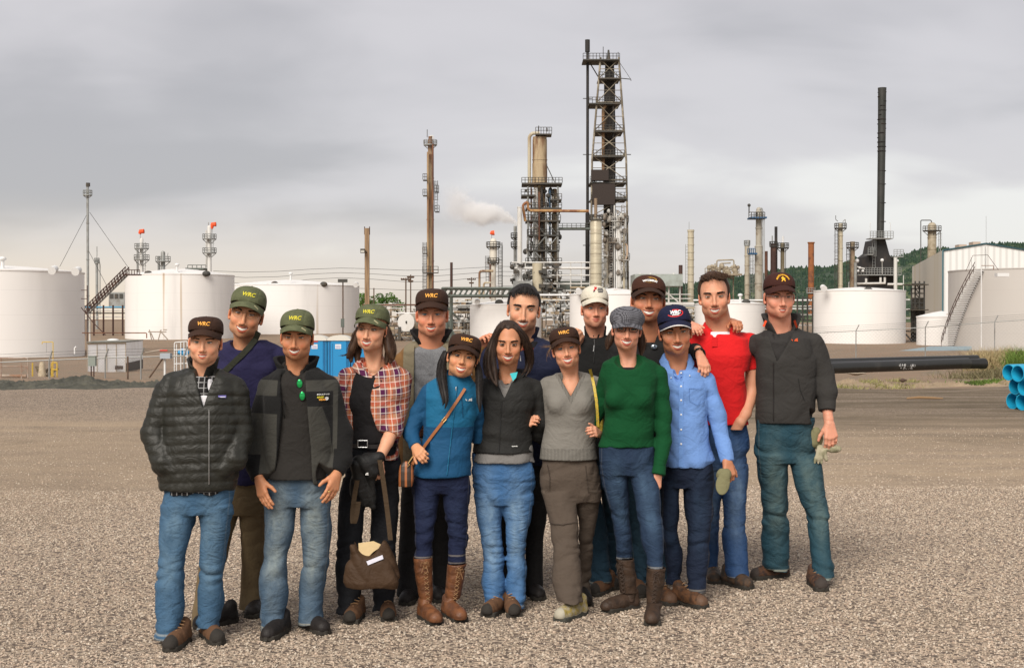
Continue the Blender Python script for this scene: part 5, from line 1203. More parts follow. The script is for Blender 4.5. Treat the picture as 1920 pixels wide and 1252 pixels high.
# ---- middle pipe yard
o=empty('truss_bridge',P(900,560,190),'long green-grey truss pipe bridge behind the brown cap and navy jacket men','truss');off=o.location;mb=MB()
for dy in(0,3):
 mb.tube([P(829,541,190+dy),P(980,541,190+dy)],.22,4);mb.tube([P(829,555,190+dy),P(980,555,190+dy)],.22,4)
 for i in range(15):x0=829+i*10;mb.tube([P(x0,555,190+dy),P(x0+10,541,190+dy)],.11,4);mb.tube([P(x0+5,541,190+dy),P(x0+5,555,190+dy)],.07,4)
mb.tube([P(829,541,190),P(829,541,193)],.2,4);mb.build('truss',GRN,o,off=off);mb=MB()
for x in(838,846):mb.tube([P(x,555,190),P(x,645,190)],.25,4)
mb.tube([P(838,600,190),P(860,645,190)],.16,4);mb.tube([P(838,575,190),P(862,600,190)],.14,4);mb.build('legs',GRN,o,off=off)
def yard(label,x0,x1,y0,y1,D,seed,nv,nh,nb,big=()):
 o=empty('pipe_rack',P((x0+x1)/2,y1,D),label,'pipe rack');off=o.location;r=random.Random(seed)
 for(ya,w,m)in big:pipe(o,[(x0,ya),(x1,ya)],w,D-2,m,off=off)
 for m,k in((PALE,0),(DK,1),(M('tan_pipe',(.36,.29,.19),.7,0,(.2,.13,.08),.8),2),(GREY,3)):
  mb=MB()
  for i in range(nh):y=r.uniform(y0,y1);a=r.uniform(x0,x1-8);b=min(x1,a+r.uniform(8,60));dd=r.uniform(0,8);w=r.choice((.07,.10,.14,.2));mb.tube([P(a,y,D+dd),P(b,y,D+dd)]+([P(b,y+r.uniform(4,16),D+dd)]if r.random()<.5 else[]),w,6)
  for i in range(nv):x=r.uniform(x0,x1);a=r.uniform(y0,y1-8);mb.tube([P(x,a,D+r.uniform(0,8)),P(x,min(y1,a+r.uniform(8,50)),D+4)],r.choice((.06,.09,.13)),5)
  for i in range(nb):
   x=r.uniform(x0,x1);y=r.uniform(y0+5,y1);c=P(x,y,D+r.uniform(0,6));s_=r.uniform(.10,.34)
   mb.ball(c,(s_*1.3,s_,s_),6)if r.random()<.3 else mb.box(c[0]-s_,c[0]+s_,c[1]-.3,c[1]+.3,c[2]-s_*.7,c[2]+s_*.7)
  tag(mb.build(('pipes','frame','small_pipes','valves')[k],m,o,off=off),kind='stuff')
yard('crowded pipework between the square pole and the brown cap man',680,790,572,640,190,11,12,9,14,[(571.5,3,RUST),(578,2,PALE)])
yard('crowded pipework between the brown cap man and the small white tank',838,884,560,650,200,12,9,12,12,[(566,2,PALE),(578,2.2,DK)])
yard('crowded pipework right of the bareheaded navy man',1010,1076,556,650,205,13,14,12,16,[(553,4,WHITE),(563,2,PALE)])
yard('crowded pipework left of the red polo man',1225,1306,574,640,205,14,12,10,14,[(577,3,CREAM),(584,2.2,PALE)])
yard('low dark equipment at the foot of the tall towers',960,1190,538,575,235,15,22,16,26)
o=empty('horizontal_vessel',P(762,616,150),'horizontal cream drum with a round end, left of the brown cap man','vessel');off=o.location;c=Vector(P(762,604,150));r=W(16,150);c2=c+Vector((1.6,4.2,0))
mb=MB();mb.tube([c,c2],r,30);mb.build('shell',M('drum_cream',(.44,.40,.31),.5,0,(.34,.28,.2),1.2),o,off=off);mb=MB();mb.tube([c-Vector((.04,.1,0)),c],[r+.07,r+.07],30);mb.build('end_ring',PALE,o,off=off)
mb=MB();mb.ball(c-Vector((0,.2,0)),(.10,.05,.16),8);mb.box(c.x-.9,c.x-.6,c.y,c.y+.4,c.z-r-1,c.z-.5);mb.box(c.x+.6,c.x+.9,c.y,c.y+.4,c.z-r-1,c.z-.5);mb.build('saddle',DK,o,off=off);pipe(o,[(742,587),(795,587)],2.4,150,WHITE,off=off)
yb_=M('shack_grey',(.30,.32,.32),.7)
o=empty('trees',P(715,570,420),'clump of bright green trees behind the wide tank and square pole','trees');o.name='tree_clump'

# ---- foliage helpers
def leafmat(name,a,b,c3=None):
 g=NG(name);c=g.mix(g.attr('tone'),a,b);g.done(c,.7,Specular_IOR_Level=.25);return g.m
def leaf_mesh(name,centers,radii,n,size,mat,parent=None,seed=1,off=None,flat=.75):
 r=np.random.default_rng(seed);centers=np.array(centers,float);radii=np.array(radii,float);k=r.choice(len(centers),n,p=radii**2/np.sum(radii**2))
 d=r.normal(size=(n,3));d/=np.linalg.norm(d,axis=1)[:,None];rad=radii[k]*(.55+.45*r.random(n)**.4)
 c=centers[k]+d*rad[:,None]*np.array([1,1,flat]);u=r.normal(size=(n,3));u/=np.linalg.norm(u,axis=1)[:,None];v=np.cross(u,r.normal(size=(n,3)));v/=np.linalg.norm(v,axis=1)[:,None]
 s=size*(.6+.8*r.random(n))[:,None];V=np.stack([c-u*s,c+v*s*.6,c+u*s,c-v*s*.6],1).reshape(-1,3);Fq=np.arange(4*n).reshape(-1,4);clump=r.random(len(centers))[k]
 tone=np.repeat(np.clip(.25*r.random(n)+.75*clump,0,1),4);return mesh_np(name,V,Fq,mat,parent,False,{'tone':tone},off=off)
bpy.data.objects.remove(bpy.data.objects['tree_clump'])
for i,(x,y,w,lab)in enumerate(((697,562,26,'bright green bushy tree behind the square wooden pole'),(724,558,30,'bright green round tree right of the square wooden pole'),(745,564,20,'small bright green tree nearest the crossarm poles'),(680,558,16,'green treetop peeking out beside the wide low tank'))):
 D=380+i*5;b=P(x,600,D);o=empty('tree',b,lab,'tree','green trees behind the pipe yard');r_=random.Random(i);cs=[];rs=[]
 for _ in range(9):c=P(x+r_.uniform(-.5,.5)*w,y+r_.uniform(-3,16),D+r_.uniform(-2,2));cs.append(c);rs.append(r_.uniform(.9,1.6))
 leaf_mesh('crown',cs,rs,900,.24,leafmat('leaf_green',(.035,.085,.012),(.11,.22,.03))if i==0 else bpy.data.materials['leaf_green'],o,i,off=b);mb=MB();mb.tube([P(x,605,D),P(x,y,D)],[.25,.12],6);mb.build('trunk',WOODD,o,off=b)

 # ---- hills with dark forest on the right
HX=[1180,1240,1302,1350,1385,1401,1430,1457,1505,1558,1594,1640,1691,1714,1780,1875,1930,2080,2400]
HY=[548,540,527,522,520,514,508,503,501,493,486,480,473,468,462,456,448,440,430]
xs=np.linspace(1150,2400,260);t=np.linspace(0,1,40);hv=[]
for ti in t:
 D=900+800*ti
 for x in xs:zr=P(0,np.interp(x,HX,HY),1700)[2];e=ti**.8;hv.append((PX(x,D),D,-3+(zr+3)*e*(1+.03*math.sin(x*.05+ti*9))-(zr+3)*.03*e+3*math.sin(x*.021+ti*5)*e*(1-ti)))
hv=np.array(hv);n=len(xs);F_=np.array([(i*n+j,i*n+j+1,(i+1)*n+j+1,(i+1)*n+j)for i in range(39)for j in range(n-1)])
g=NG('hill_grass');c=g.mix(g.step(g.noise(.012,6,.6),.45,.62),(.030,.055,.028),(.085,.115,.045));c=g.mix(g.step(g.noise(.02,4,.6,loc=(9,3,1)),.66,.74),c,(.19,.16,.11));g.done(c,.95)
hl=mesh_np('hills',hv,F_,g.m);tag(hl,kind='structure')
r=np.random.default_rng(4);N=9500;ti=r.random(N)**.7;xx=r.uniform(1160,2200,N);D=900+800*ti;zr=1.785-(np.interp(xx,HX,HY)-600)/2600*1700
ii_=np.clip((ti*39).astype(int),0,38);jj_=np.clip(((xx-1150)/1250*259).astype(int),0,258);base=hv[ii_*n+jj_];keep=(np.sin(base[:,0]*.013)+np.sin(base[:,1]*.017+base[:,0]*.02)+r.random(N)*2.2)>-.1;base=base[keep];N=len(base)
hgt=r.uniform(1.8,4.6,N);rad=hgt*r.uniform(.35,.6,N);k=6;V=[];
aa=np.arange(k)*2*math.pi/k;ring=np.stack([np.cos(aa),np.sin(aa),np.zeros(k)],1)
Vt=np.concatenate([base[:,None]+ring[None]*rad[:,None,None]*(.8+.4*r.random((N,k,1)))+np.array([0,0,.8]),base[:,None]+ring[None]*rad[:,None,None]*.75*(.8+.4*r.random((N,k,1)))+np.stack([np.zeros(N),np.zeros(N),hgt*.5],1)[:,None],(base+np.stack([np.zeros(N),np.zeros(N),hgt],1))[:,None]],1)
fl=[(j,(j+1)%k,k+(j+1)%k)for j in range(k)]+[(j,k+(j+1)%k,k+j)for j in range(k)]+[(k+j,k+(j+1)%k,2*k)for j in range(k)]
Ft=(np.arange(N)[:,None,None]*(2*k+1)+np.array(fl)[None]).reshape(-1,3)
fo=mesh_np('forest',Vt.reshape(-1,3),Ft,leafmat('pine_green',(.014,.034,.022),(.032,.060,.030)),smooth=False,attrs={'tone':np.repeat(r.random(N),2*k+1)});tag(fo,'dark pine forest covering the far hillside','forest',kind='stuff')

# ---- steam
g=NG('steam');g.t.nodes.remove(g.b);pv=g.n('ShaderNodeVolumePrincipled');pv.inputs['Color'].default_value=(.97,.97,.97,1);pv.inputs['Anisotropy'].default_value=-.2
p0=P(968,418,243);p1=P(828,384,243)
ob=g.tc.outputs['Object'];x,y,z=g.xyz()
tt=g.math('DIVIDE',g.math('MULTIPLY',x,-1),p0[0]-p1[0]) # 0 at the stack, 1 at the far end
cen=g.math('ADD',g.math('MULTIPLY',g.math('POWER',g.math('MAXIMUM',tt,0),.7),3.3),g.math('MULTIPLY',g.math('SINE',g.math('MULTIPLY',tt,9)),.35))
rad_=g.math('MULTIPLY_ADD',g.math('POWER',g.math('MAXIMUM',tt,0),.75),3.1,.45)
nz=g.noise(.42,6,.62,dist=.5);nz2=g.noise(1.3,4,.6)
dd=g.math('SQRT',g.math('ADD',g.math('POWER',g.math('SUBTRACT',z,cen),2),g.math('POWER',y,2)))
q=g.math('SUBTRACT',g.math('ADD',g.math('SUBTRACT',1,g.math('DIVIDE',dd,rad_)),g.math('MULTIPLY',g.math('SUBTRACT',nz,.5),2.6)),g.math('MULTIPLY',g.math('SUBTRACT',nz2,.5),-.7))
den=g.math('MULTIPLY',g.math('MULTIPLY',g.step(q,-.1,.7),g.step(g.math('SUBTRACT',1.05,tt),0,.55)),g.math('DIVIDE',1.15,g.math('MULTIPLY_ADD',tt,1.5,.45)))
g.l(den,pv.inputs['Density']);g.l(pv.outputs[0],g.out.inputs['Volume'])
mb=MB();mb.tube([Vector(v)-Vector(p0)for v in(P(971,420,243),P(960,412,243),P(920,396,243),P(870,382,243),P(825,376,243))],[.5,1.5,4.0,5.2,5.4],16);sm_=mb.build('steam_plume',g.m);sm_.location=p0
tag(sm_,'plume of pale steam drifting left from the shorter grey stack','steam',kind='stuff')

# ---- left foreground clutter
xs=np.linspace(-140,470,260);ysb=np.linspace(35.0,42.5,46);cx_=[-140,0,40,75,105,130,150,165,182,196,215,235,262,290,330,380,470];cy_=[708,711,711,708,706,701,699,697,703,708,703,706,709,708,712,716,724]
V=[];r=np.random.default_rng(2)
for y in ysb:
 for x in xs:
  h=max(0,1.785-(np.interp(x,cx_,cy_)-600)/2600*38.6);k=math.exp(-((y-38.6)/1.35)**2)+.35*math.exp(-((y-36.6)/.8)**2)
  X_=PX(x,y);nz_=.05*math.sin(X_*7+y*3)*math.sin(y*9-X_*2)+.035*math.sin(X_*17+2)*math.sin(y*13+X_*5)+.012*r.normal();V.append((X_,y,gzs(X_,y)+h*k*1.0+nz_*min(1,k*2)-.04*(1-min(1,k*3))))
n=len(xs);F_=np.array([(i*n+j,i*n+j+1,(i+1)*n+j+1,(i+1)*n+j)for i in range(len(ysb)-1)for j in range(n-1)])
g=NG('dark_soil');c=g.mix(g.step(g.noise(2.2,6,.65),.35,.7),(.045,.045,.034),(.10,.095,.07));g.done(c,.95,0,g.bump(g.noise(14,5),.6,.03));bm=mesh_np('dirt_ridge',np.array(V),F_,g.m);tag(bm,kind='structure')
o=empty('site_trailer',P(200,697,78),'white panelled site shed with a dark skirt, in front of the left tanks','shed');off=o.location
Fb=[Vector(P(164,700,76)),Vector(P(236,703,78))];zt1,zt2=P(0,643,76)[2],P(0,643,78)[2];bkv=Vector((PX(268,84)-PX(236,78),6,0));zt1=zt2=P(0,642.5,77)[2];zl=Fb[0].z
A_=[Fb[0],Fb[1],Fb[1]+bkv,Fb[0]+bkv];A_=[Vector((v.x,v.y,zl))for v in A_];T_=[Vector((v.x,v.y,zt1))for v in A_]
mb=MB();mb.add(A_+T_,[(0,1,5,4),(1,2,6,5),(2,3,7,6),(3,0,4,7)]);mb.build('walls',M('shed_white',(.88,.88,.88),.5,0,(.80,.79,.77),1.5),o,False,off=off)
mb=MB();C_=sum(T_,Vector())/4;T2=[v+(v-C_)*.03+Vector((0,0,.02))for v in T_];T3=[v+Vector((0,0,.06))for v in T2];mb.add(T2+T3,[(4,5,6,7),(0,1,5,4),(1,2,6,5),(2,3,7,6),(3,0,4,7)]);mb.build('roof',M('shed_roof',(.30,.30,.26),.7,0,(.22,.21,.18),1.5),o,False,off=off)
mb=MB();[mb.tube([A_[0].lerp(A_[1],t)+Vector((0,-.02,0)),T_[0].lerp(T_[1],t)+Vector((0,-.02,0))],.022,4)for t in(0,.25,.5,.75,1)];mb.tube([T_[0]+Vector((0,-.03,-.03)),T_[1]+Vector((0,-.03,-.03))],.04,4);mb.build('panel_seams',M('seam_tan',(.40,.33,.24),.7),o,off=off)
mb=MB();e=Vector((.015,-.03,0));s1,s2=A_[1]+e,A_[2]+e;mb.add([s1,s2,s2+Vector((0,0,.55)),s1+Vector((0,0,.5))],[(0,1,2,3)]);s1=A_[0].lerp(A_[1],.72)+Vector((0,-.04,.18));mb.box(s1.x,s1.x+.45,s1.y-.02,s1.y,s1.z,s1.z+.2);mb.build('skirt',M('skirt_dark',(.045,.028,.02),.8),o,False,off=off)
mb=MB();c=C_+Vector((-.2,0,.1));mb.ball(c,(.35,.35,.10),10);mb.build('roof_vent',WHITE,o,off=off)
o=empty('electrical_box',P(173,702,52),'grey-green electrical cabinet on two legs in front of the white shed','box');off=o.location;a,b=P(167,686,52),P(180,668,52);mb=MB();mb.box(a[0],b[0],51.9,52.1,a[2],b[2]);mb.box(a[0]-.015,b[0]+.015,51.88,52.12,b[2],b[2]+.02);mb.build('cabinet',M('cabinet_green_grey',(.22,.25,.22),.6),o,False,off=off);mb=MB();[mb.tube([P(x,686,52),P(x,706,52)],.025,6)for x in(171,176)];mb.build('leg',DRUST,o,off=off)
def fence(label,pts,h,arm=.45,name='chain_link_fence',mesh=True,gap=.16):
 o=empty(name,pts[0],label,'fence');off=o.location;V_=[Vector(q)for q in pts]
 for q in V_:mb=MB();mb.tube([q-Vector((0,0,.3)),q+Vector((0,0,h)),q+Vector((.16,-.1,h+arm*.85))],.032,6);mb.build('post',GREY,o,off=off)
 mb=MB();[mb.tube([V_[i]+Vector((0,0,h)),V_[i+1]+Vector((0,0,h))],.026,6)for i in range(len(V_)-1)];mb.build('top_rail',GREY,o,off=off)
 mb=MB();[mb.tube([V_[i]+Vector((.05+.04*k,-.03*k,h+.12*k+.1)),V_[i+1]+Vector((.05+.04*k,-.03*k,h+.12*k+.1))],.006,3)for i in range(len(V_)-1)for k in(0,1,2)];mb.build('barbed_wire',WIRE,o,off=off)
 if mesh:
  mb=MB()
  for i in range(len(V_)-1):
   a,b=V_[i],V_[i+1];L_=(b-a).length;d=(b-a)/L_;k=-h
   while k<L_:
    for s_ in(0,1):
     t0,t1=max(k,0),min(k+h,L_)
     if t1>t0:z_0,z_1=(t0-k),(t1-k);p1=a+d*t0+Vector((0,0,h-z_0 if s_ else z_0));p2=a+d*t1+Vector((0,0,h-z_1 if s_ else z_1));mb.tube([p1,p2],.0028,3,cap=False)
    k+=gap
  mb.build('mesh',M('zinc_wire',(.30,.30,.29),.5),o,off=off)
 return o
fence('chain-link fence with barbed wire crossing in front of the left tanks and shed',[(PX(x,58),58,P(0,y,58)[2]-1.5)for x,y in((-60,682),(92,675),(197,671),(264,669),(345,667))],1.5,gap=.12)
fence('chain-link fence with angled barbed wire arms in front of the right tanks',[(PX(x,d),d,P(0,y,d)[2])for x,y,d in((1475,682,87),(1605,677,85),(1735,671,84),(1865,662,82),(1995,655,80))],1.85,gap=.22)
o=empty('yellow_gantry',P(98,706,64),'thin yellow pipe gallows standing over the cloth-covered pump','post');pipe(o,[(99.5,712),(99.5,641),(79,641),(79,645)],1.6,64,YEL,off=o.location);pipe(o,[(87,642),(87,660)],.4,64,DK,'rope',o.location)
o=empty('wrapped_pump',P(80,710,64),'pump wrapped in pale cloth inside a yellow guard frame, far left','pump');off=o.location;mb=MB()
for x in(61,97,107):mb.tube([P(x,714,64),P(x,680,64)],.035,4)
mb.tube([P(97,680,64),P(107,680,64)],.03,4);mb.tube([P(97,693,64),P(107,693,64)],.03,4);mb.build('guard_frame',YEL,o,off=off)
mb=MB();mb.tube([P(79,y,64)for y in(678,684,692,703,710)],[.10,.13,.15,.19,.17],12);mb.build('cloth',M('pale_canvas',(.50,.42,.30),.9,0,(.38,.3,.2),6),o,off=off)
mb=MB();rr=random.Random(8);[mb.tube([P(rr.uniform(66,112),rr.uniform(682,700),64.3),P(rr.uniform(66,112),712,64.3)],rr.uniform(.02,.05),5)for _ in range(16)];mb.build('rods',M('olive_brown_rods',(.16,.12,.06),.8),o,off=off)
o=empty('pipe_barrier',P(20,712,60),'rusty pipe barrier with a white beam in the lower left distance','barrier');off=o.location
for L_,w in(([(-40,671),(52,671),(52,690)],1.6),([(-40,686),(52,687)],1.6),([(52,687),(52,716)],1.8),([(40,680),(40,716)],2.2),([(2,672),(2,716)],2.2),([(40,697),(52,687)],1.2)):pipe(o,L_,w,60,M('rusty_pink_pipe',(.30,.18,.12),.8,0,(.45,.38,.32),3),off=off)
pipe(o,[(-40,704),(50,705)],6,60.5,M('beam_dirty_white',(.45,.40,.33),.8,0,(.3,.16,.09),2),'beam',off)
o=empty('gate_frame',P(338,700,62),'white tubular gate frame behind the puffer jacket man','gate');off=o.location
for L_ in([(327,712),(327,642),(351,640),(351,712)],[(331,708),(331,645)],[(339,708),(339,642)],[(345,708),(345,642)],[(327,656),(351,655)],[(327,668),(351,667)],[(327,682),(351,681)]):pipe(o,L_,2.0,62,WHITE,off=off)
o=empty('blue_valve',P(342,670,63),'bright blue valve hung on the white gate frame','valve');mb=MB();mb.tube([P(334,660,62.6),P(352,664,62.6)],.10,8);mb.ball(P(342,658,62.6),.12,8);mb.ball(P(350,661,62.6),.12,8);mb.build('valve_body',M('blue_valve_paint',(.02,.30,.60),.5),o,off=o.location)
o=empty('hydrant_stand',P(308,700,58),'pale box with a red tip on a white post and slanting brown prop','hydrant');off=o.location;pipe(o,[(309,712),(309,672)],4,58,WHITE,'post',off);pipe(o,[(280,708),(305,672)],3,58,WOODD,'prop',off);pipe(o,[(272,661),(304,656)],3,58,M('pipe_dusty',(.36,.30,.24),.7),off=off);pipe(o,[(300,657),(314,657)],3,57.8,M('red_paint',(.55,.03,.02),.5),'red_tip',off)
mb=MB();a,b=P(302,672,58),P(321,662,58);mb.box(a[0],b[0],57.8,58.2,a[2],b[2]);mb.build('box',M('dull_blue_grey',(.34,.38,.42),.6),o,off=off)
wpole('short dark post with a leaning arm at the corner of the shed fence',239.5,668,706,57,3.4)

# ---- portable toilets
BT=M('toilet_blue',(.008,.20,.44),.45,0,(.006,.17,.39),3);RW=M('toilet_roof',(.62,.60,.54),.5)
def toilet(x0,x1,D,label,red=False):
 o=empty('portable_toilet',(PX((x0+x1)/2,D),D,P(0,708,D)[2]-.1),label,'toilet','blue portable toilets in a row');off=o.location;a,b=PX(x0,D),PX(x1,D);zb=o.location.z;zt=P(0,636,D)[2]
 mb=MB();mb.box(a,b,D,D+1.2,zb,zt);mb.build('cabin',BT,o,False,off=off)
 mb=MB();m_=(b-a)*.16;mb.box(a+m_,b-m_,D-.035,D,zb+.1,zt-.05);dr=mb.build('door',M('toilet_blue_door',(.010,.23,.50),.45),o,False,off=off)
 mb=MB();mb.box(a+m_*.5,a+m_*.7,D-.03,D,zb,zt);mb.box(b-m_*.7,b-m_*.5,D-.03,D,zb,zt);mb.box(a+m_*1.4,a+m_*1.5,D-.05,D-.035,zb+.2,zt-.2);mb.build('rib',M('toilet_dark_blue',(.004,.11,.27),.5),o,False,off=off)
 n=10;V=[(a-.03+(b-a+.06)*i/n,y,zt+.20*math.sin(math.pi*i/n)**.6)for y in(D-.08,D+1.28)for i in range(n+1)]+[(a-.03+(b-a+.06)*i/n,y,zt-.06)for y in(D-.08,D+1.28)for i in range(n+1)];m2=n+1
 F_=[(i,i+1,m2+i+1,m2+i)for i in range(n)]+[(2*m2+i,2*m2+i+1,i+1,i)for i in range(n)]+[(m2+i,m2+i+1,3*m2+i+1,3*m2+i)for i in range(n)]+[(0,m2,3*m2,2*m2),(n,2*m2+n,3*m2+n,m2+n)]
 mb=MB();mb.add(V,F_);mb.build('roof',RW,o,False,off=off)
 c=(a+b)/2;zz=P(0,650,D)[2];mb=MB();mb.box(c-.16,c+.12,D-.045,D-.036,zz-.10,zz+.12);sg=mb.build('notice',WHITE,dr,False,off=off);mb=MB();[mb.box(c-.13,c+.09,D-.049,D-.045,zz-.06+k*.05,zz-.045+k*.05)for k in range(3)];mb.build('notice_print',M('blue_ink',(.12,.16,.5),.7),dr,False,off=off)
 if red:mb=MB();zz=P(0,638.5,D)[2];mb.box(c-.1,c+.14,D-.05,D-.036,zz-.07,zz+.07);mb.build('red_sticker',M('red_paint',(.55,.03,.02),.5),dr,False,off=off)
toilet(569,612.5,66,'blue portable toilet with a red sticker beside the olive cap',True);toilet(614,656,66,'blue portable toilet, middle of three, between the two olive caps');toilet(657.5,700,66.1,'blue portable toilet, rightmost of three, behind the plaid shirt woman')

# ---- right foreground: pipes, slab, weeds
BP=M('black_hdpe',(.014,.014,.013),.35,0,(.03,.028,.025),1.5,(.5,.75));INN=M('pipe_inside_black',(.004,.004,.004),.8)
def big_pipe(name,label,a,b,r,mat,inner,cat='pipe',group=None,wall=.88,bell=False):
 a,b=Vector(a),Vector(b);o=empty(name,a,label,cat,group);d=(b-a).normalized();u=d.cross(Vector((0,0,1))).normalized();w=u.cross(d);n=32;L_=(b-a).length
 prof=[(r*wall,L_*.5),(r*wall,0),(r,0),(r,L_),(r*wall,L_),(r*wall,L_*.5)]if not bell else[(r*wall,L_*.5),(r*wall,.25),(r*1.0,0),(r*1.1,0),(r*1.1,.18),(r,.26),(r,L_),(r*wall,L_),(r*wall,L_*.5)]
 mb=MB();mb.add([a+d*t+(u*math.cos(2*math.pi*j/n)+w*math.sin(2*math.pi*j/n))*q for q,t in prof for j in range(n)],[(i*n+j,i*n+(j+1)%n,(i+1)*n+(j+1)%n,(i+1)*n+j)for i in range(len(prof)-1)for j in range(n)]);mb.build('pipe_wall',mat,o,off=o.location);return o
gb=lambda px,py,D:Vector(P(px,py,D))
pb=big_pipe('black_pipe','thick black plastic pipe with white print lying nearest in the group of pipes',gb(1815,681,45.5),gb(1440,694,41.5),.175,BP,INN,group='black plastic pipes on the ground')
big_pipe('black_pipe','thick black pipe whose belled end sticks out farthest right',gb(1846,681.5,46.2),gb(1450,688,43.5),.165,BP,INN,group='black plastic pipes on the ground',bell=True)
big_pipe('black_pipe','black pipe resting at the back on top of the others',gb(1832,673,46.8),gb(1450,683,43.5),.14,BP,INN,group='black plastic pipes on the ground')
for s_,px_,py_,sz in(('E-11-EI',1694,690.5,.15),('c2 4 40',1676,685,.10),('( 80 )',1706,686,.10),('u',1673,689.5,.12)):
 V,T_=text_verts(s_,sz,0,0,.002);q=Vector(P(px_,py_,44.2));d=(gb(1440,694,41.5)-gb(1815,681,45.5)).normalized()*-1;a_,b_=gb(1815,681,45.5),gb(1440,694,41.5);t_=((q-a_).dot(b_-a_))/((b_-a_).length_squared);ax=a_.lerp(b_,t_);up0=q.z-ax.z+.02
 u=Vector((-d.y,d.x,0)).normalized();u=u if u.y<0 else-u;mb=MB();pts=[]
 for th in(.179,.174):
  for v in V:an=(up0+v[1])/.175;pts.append(ax+d*v[0]+u*th*math.cos(an)+Vector((0,0,1))*th*math.sin(an))
 mb.add(pts,T_);mb.build('pipe_print',M('white_print',(.55,.55,.54),.8),pb,False,off=pb.location)
BLU=M('bright_blue_pvc',(.015,.36,.58),.4,0,(.012,.31,.52),3);BLI=BLU
ad=Vector((.90,.43,.0)).normalized();ac=Vector((-.43,.90,0)).normalized()
labs=['top row blue pipe, its open end farthest left in the row','top row blue pipe with the larger nearer open end','middle row blue pipe, left one','middle row blue pipe, right one at the photo edge','bottom row blue pipe, left one on the ground','bottom row blue pipe, right one on the ground']
for(px_,py_,D),lab in zip(((1891,698,27.9),(1908,700,27.4),(1903,724,27.8),(1920,726,27.3),(1898,751.5,27.9),(1916,753.5,27.4)),labs):a=gb(px_,py_,D);big_pipe('blue_pipe',lab,a,a+ad*6,.165,BLU,BLI,group='stack of bright blue pipes',wall=.90)
o=empty('metal_sheet_roof',P(1740,660,118),'low flat light blue sheet metal roof on the ground behind the fence','roof');off=o.location;z_,z2=P(0,663,112)[2],P(0,649,124)[2];mb=MB()
A_=[Vector((PX(1648,112),112,z_)),Vector((PX(1822,118),118,P(0,655,118)[2])),Vector((PX(1822,124),124,z2)),Vector((PX(1745,124),124,z2))];mb.add([*A_,*[v-Vector((0,0,.25))for v in A_]],[(0,1,2,3),(4,5,1,0),(5,6,2,1),(3,2,6,7),(0,3,7,4)]);mb.build('sheet',M('pale_blue_sheet',(.25,.33,.35),.5,0,(.2,.27,.3),.8),o,False,off=off)
def blades(name,label,pts,n,h,mat,spread,seed,cat='grass',w=.012,lean=.5,kind='stuff'):
 r=np.random.default_rng(seed);pts=np.array(pts,float);k=r.integers(0,len(pts),n);b=pts[k]+np.concatenate([r.normal(size=(n,2))*spread,np.zeros((n,1))],1);b[:,2]=gz(b[:,0],b[:,1])-.02
 hh=h*(.45+.75*r.random(n));d=r.normal(size=(n,3))*lean;d[:,2]=1;d/=np.linalg.norm(d,axis=1)[:,None];sd=r.normal(size=(n,3));sd[:,2]=0;sd/=np.linalg.norm(sd,axis=1)[:,None];dr=r.normal(size=(n,3))*.25;dr[:,2]=-.12
 m_=b+d*hh[:,None]*.55;t_=b+(d+dr)*hh[:,None];V=np.stack([b-sd*w,b+sd*w,m_+sd*w*.7,m_-sd*w*.7,t_],1).reshape(-1,3);q=np.arange(n)[:,None]*5
 F_=np.concatenate([q+np.array([[0,1,2]]),q+np.array([[0,2,3]]),q+np.array([[3,2,4]])]);o=mesh_np(name,V,F_,mat,smooth=False,attrs={'tone':np.repeat(r.random(n),5)});tag(o,label,cat,kind=kind);return o
DRY=leafmat('dry_grass_straw',(.26,.19,.09),(.50,.41,.23));GGR=leafmat('fresh_grass',(.07,.13,.02),(.17,.25,.05));OLG=leafmat('olive_brush',(.10,.09,.045),(.22,.19,.10))
G3=lambda x,y:(lambda q:q)(ground_at(x,y,0))
blades('dry_brush','tall dry straw-coloured brush in front of the grey tank',[(PX(x,d),d,0)for x,d in((1850,62),(1862,64),(1842,63),(1875,66),(1890,66),(1835,66))],2600,1.15,DRY,.33,3,'brush',.012,.5)
blades('green_brush','green leafy brush at the right edge above the blue pipes',[(PX(x,d),d,0)for x,d in((1915,60),(1925,60),(1908,62),(1935,58))],1800,1.15,GGR,.32,4,'brush',.016,.5)
blades('brown_brush','low brown twiggy brush around the dry grass on the right',[(PX(x,d),d,0)for x,d in((1880,55),(1900,53),(1920,52),(1860,54),(1830,54),(1935,52))],2200,.55,OLG,.7,5,'brush',.012,.8)
blades('fresh_grass','bright green grass patch behind the blue pipes',[(PX(x,d),d,0)for x,d in((1868,47),(1885,46),(1905,46),(1920,45),(1850,48),(1935,45))],3500,.20,GGR,.5,6,'grass',.012,.7)
blades('sparse_weeds','sparse pale weeds along the dirt beside the black pipes',[(PX(x,d),d,0)for x,d in((1625,48),(1633,49),(1685,50),(1615,40.5),(1640,40),(1600,41),(1690,41),(1880,42),(1590,37),(1680,38),(1720,50))],1100,.24,leafmat('pale_weeds',(.16,.16,.05),(.36,.33,.14)),.25,7,'weeds',.010,.7)
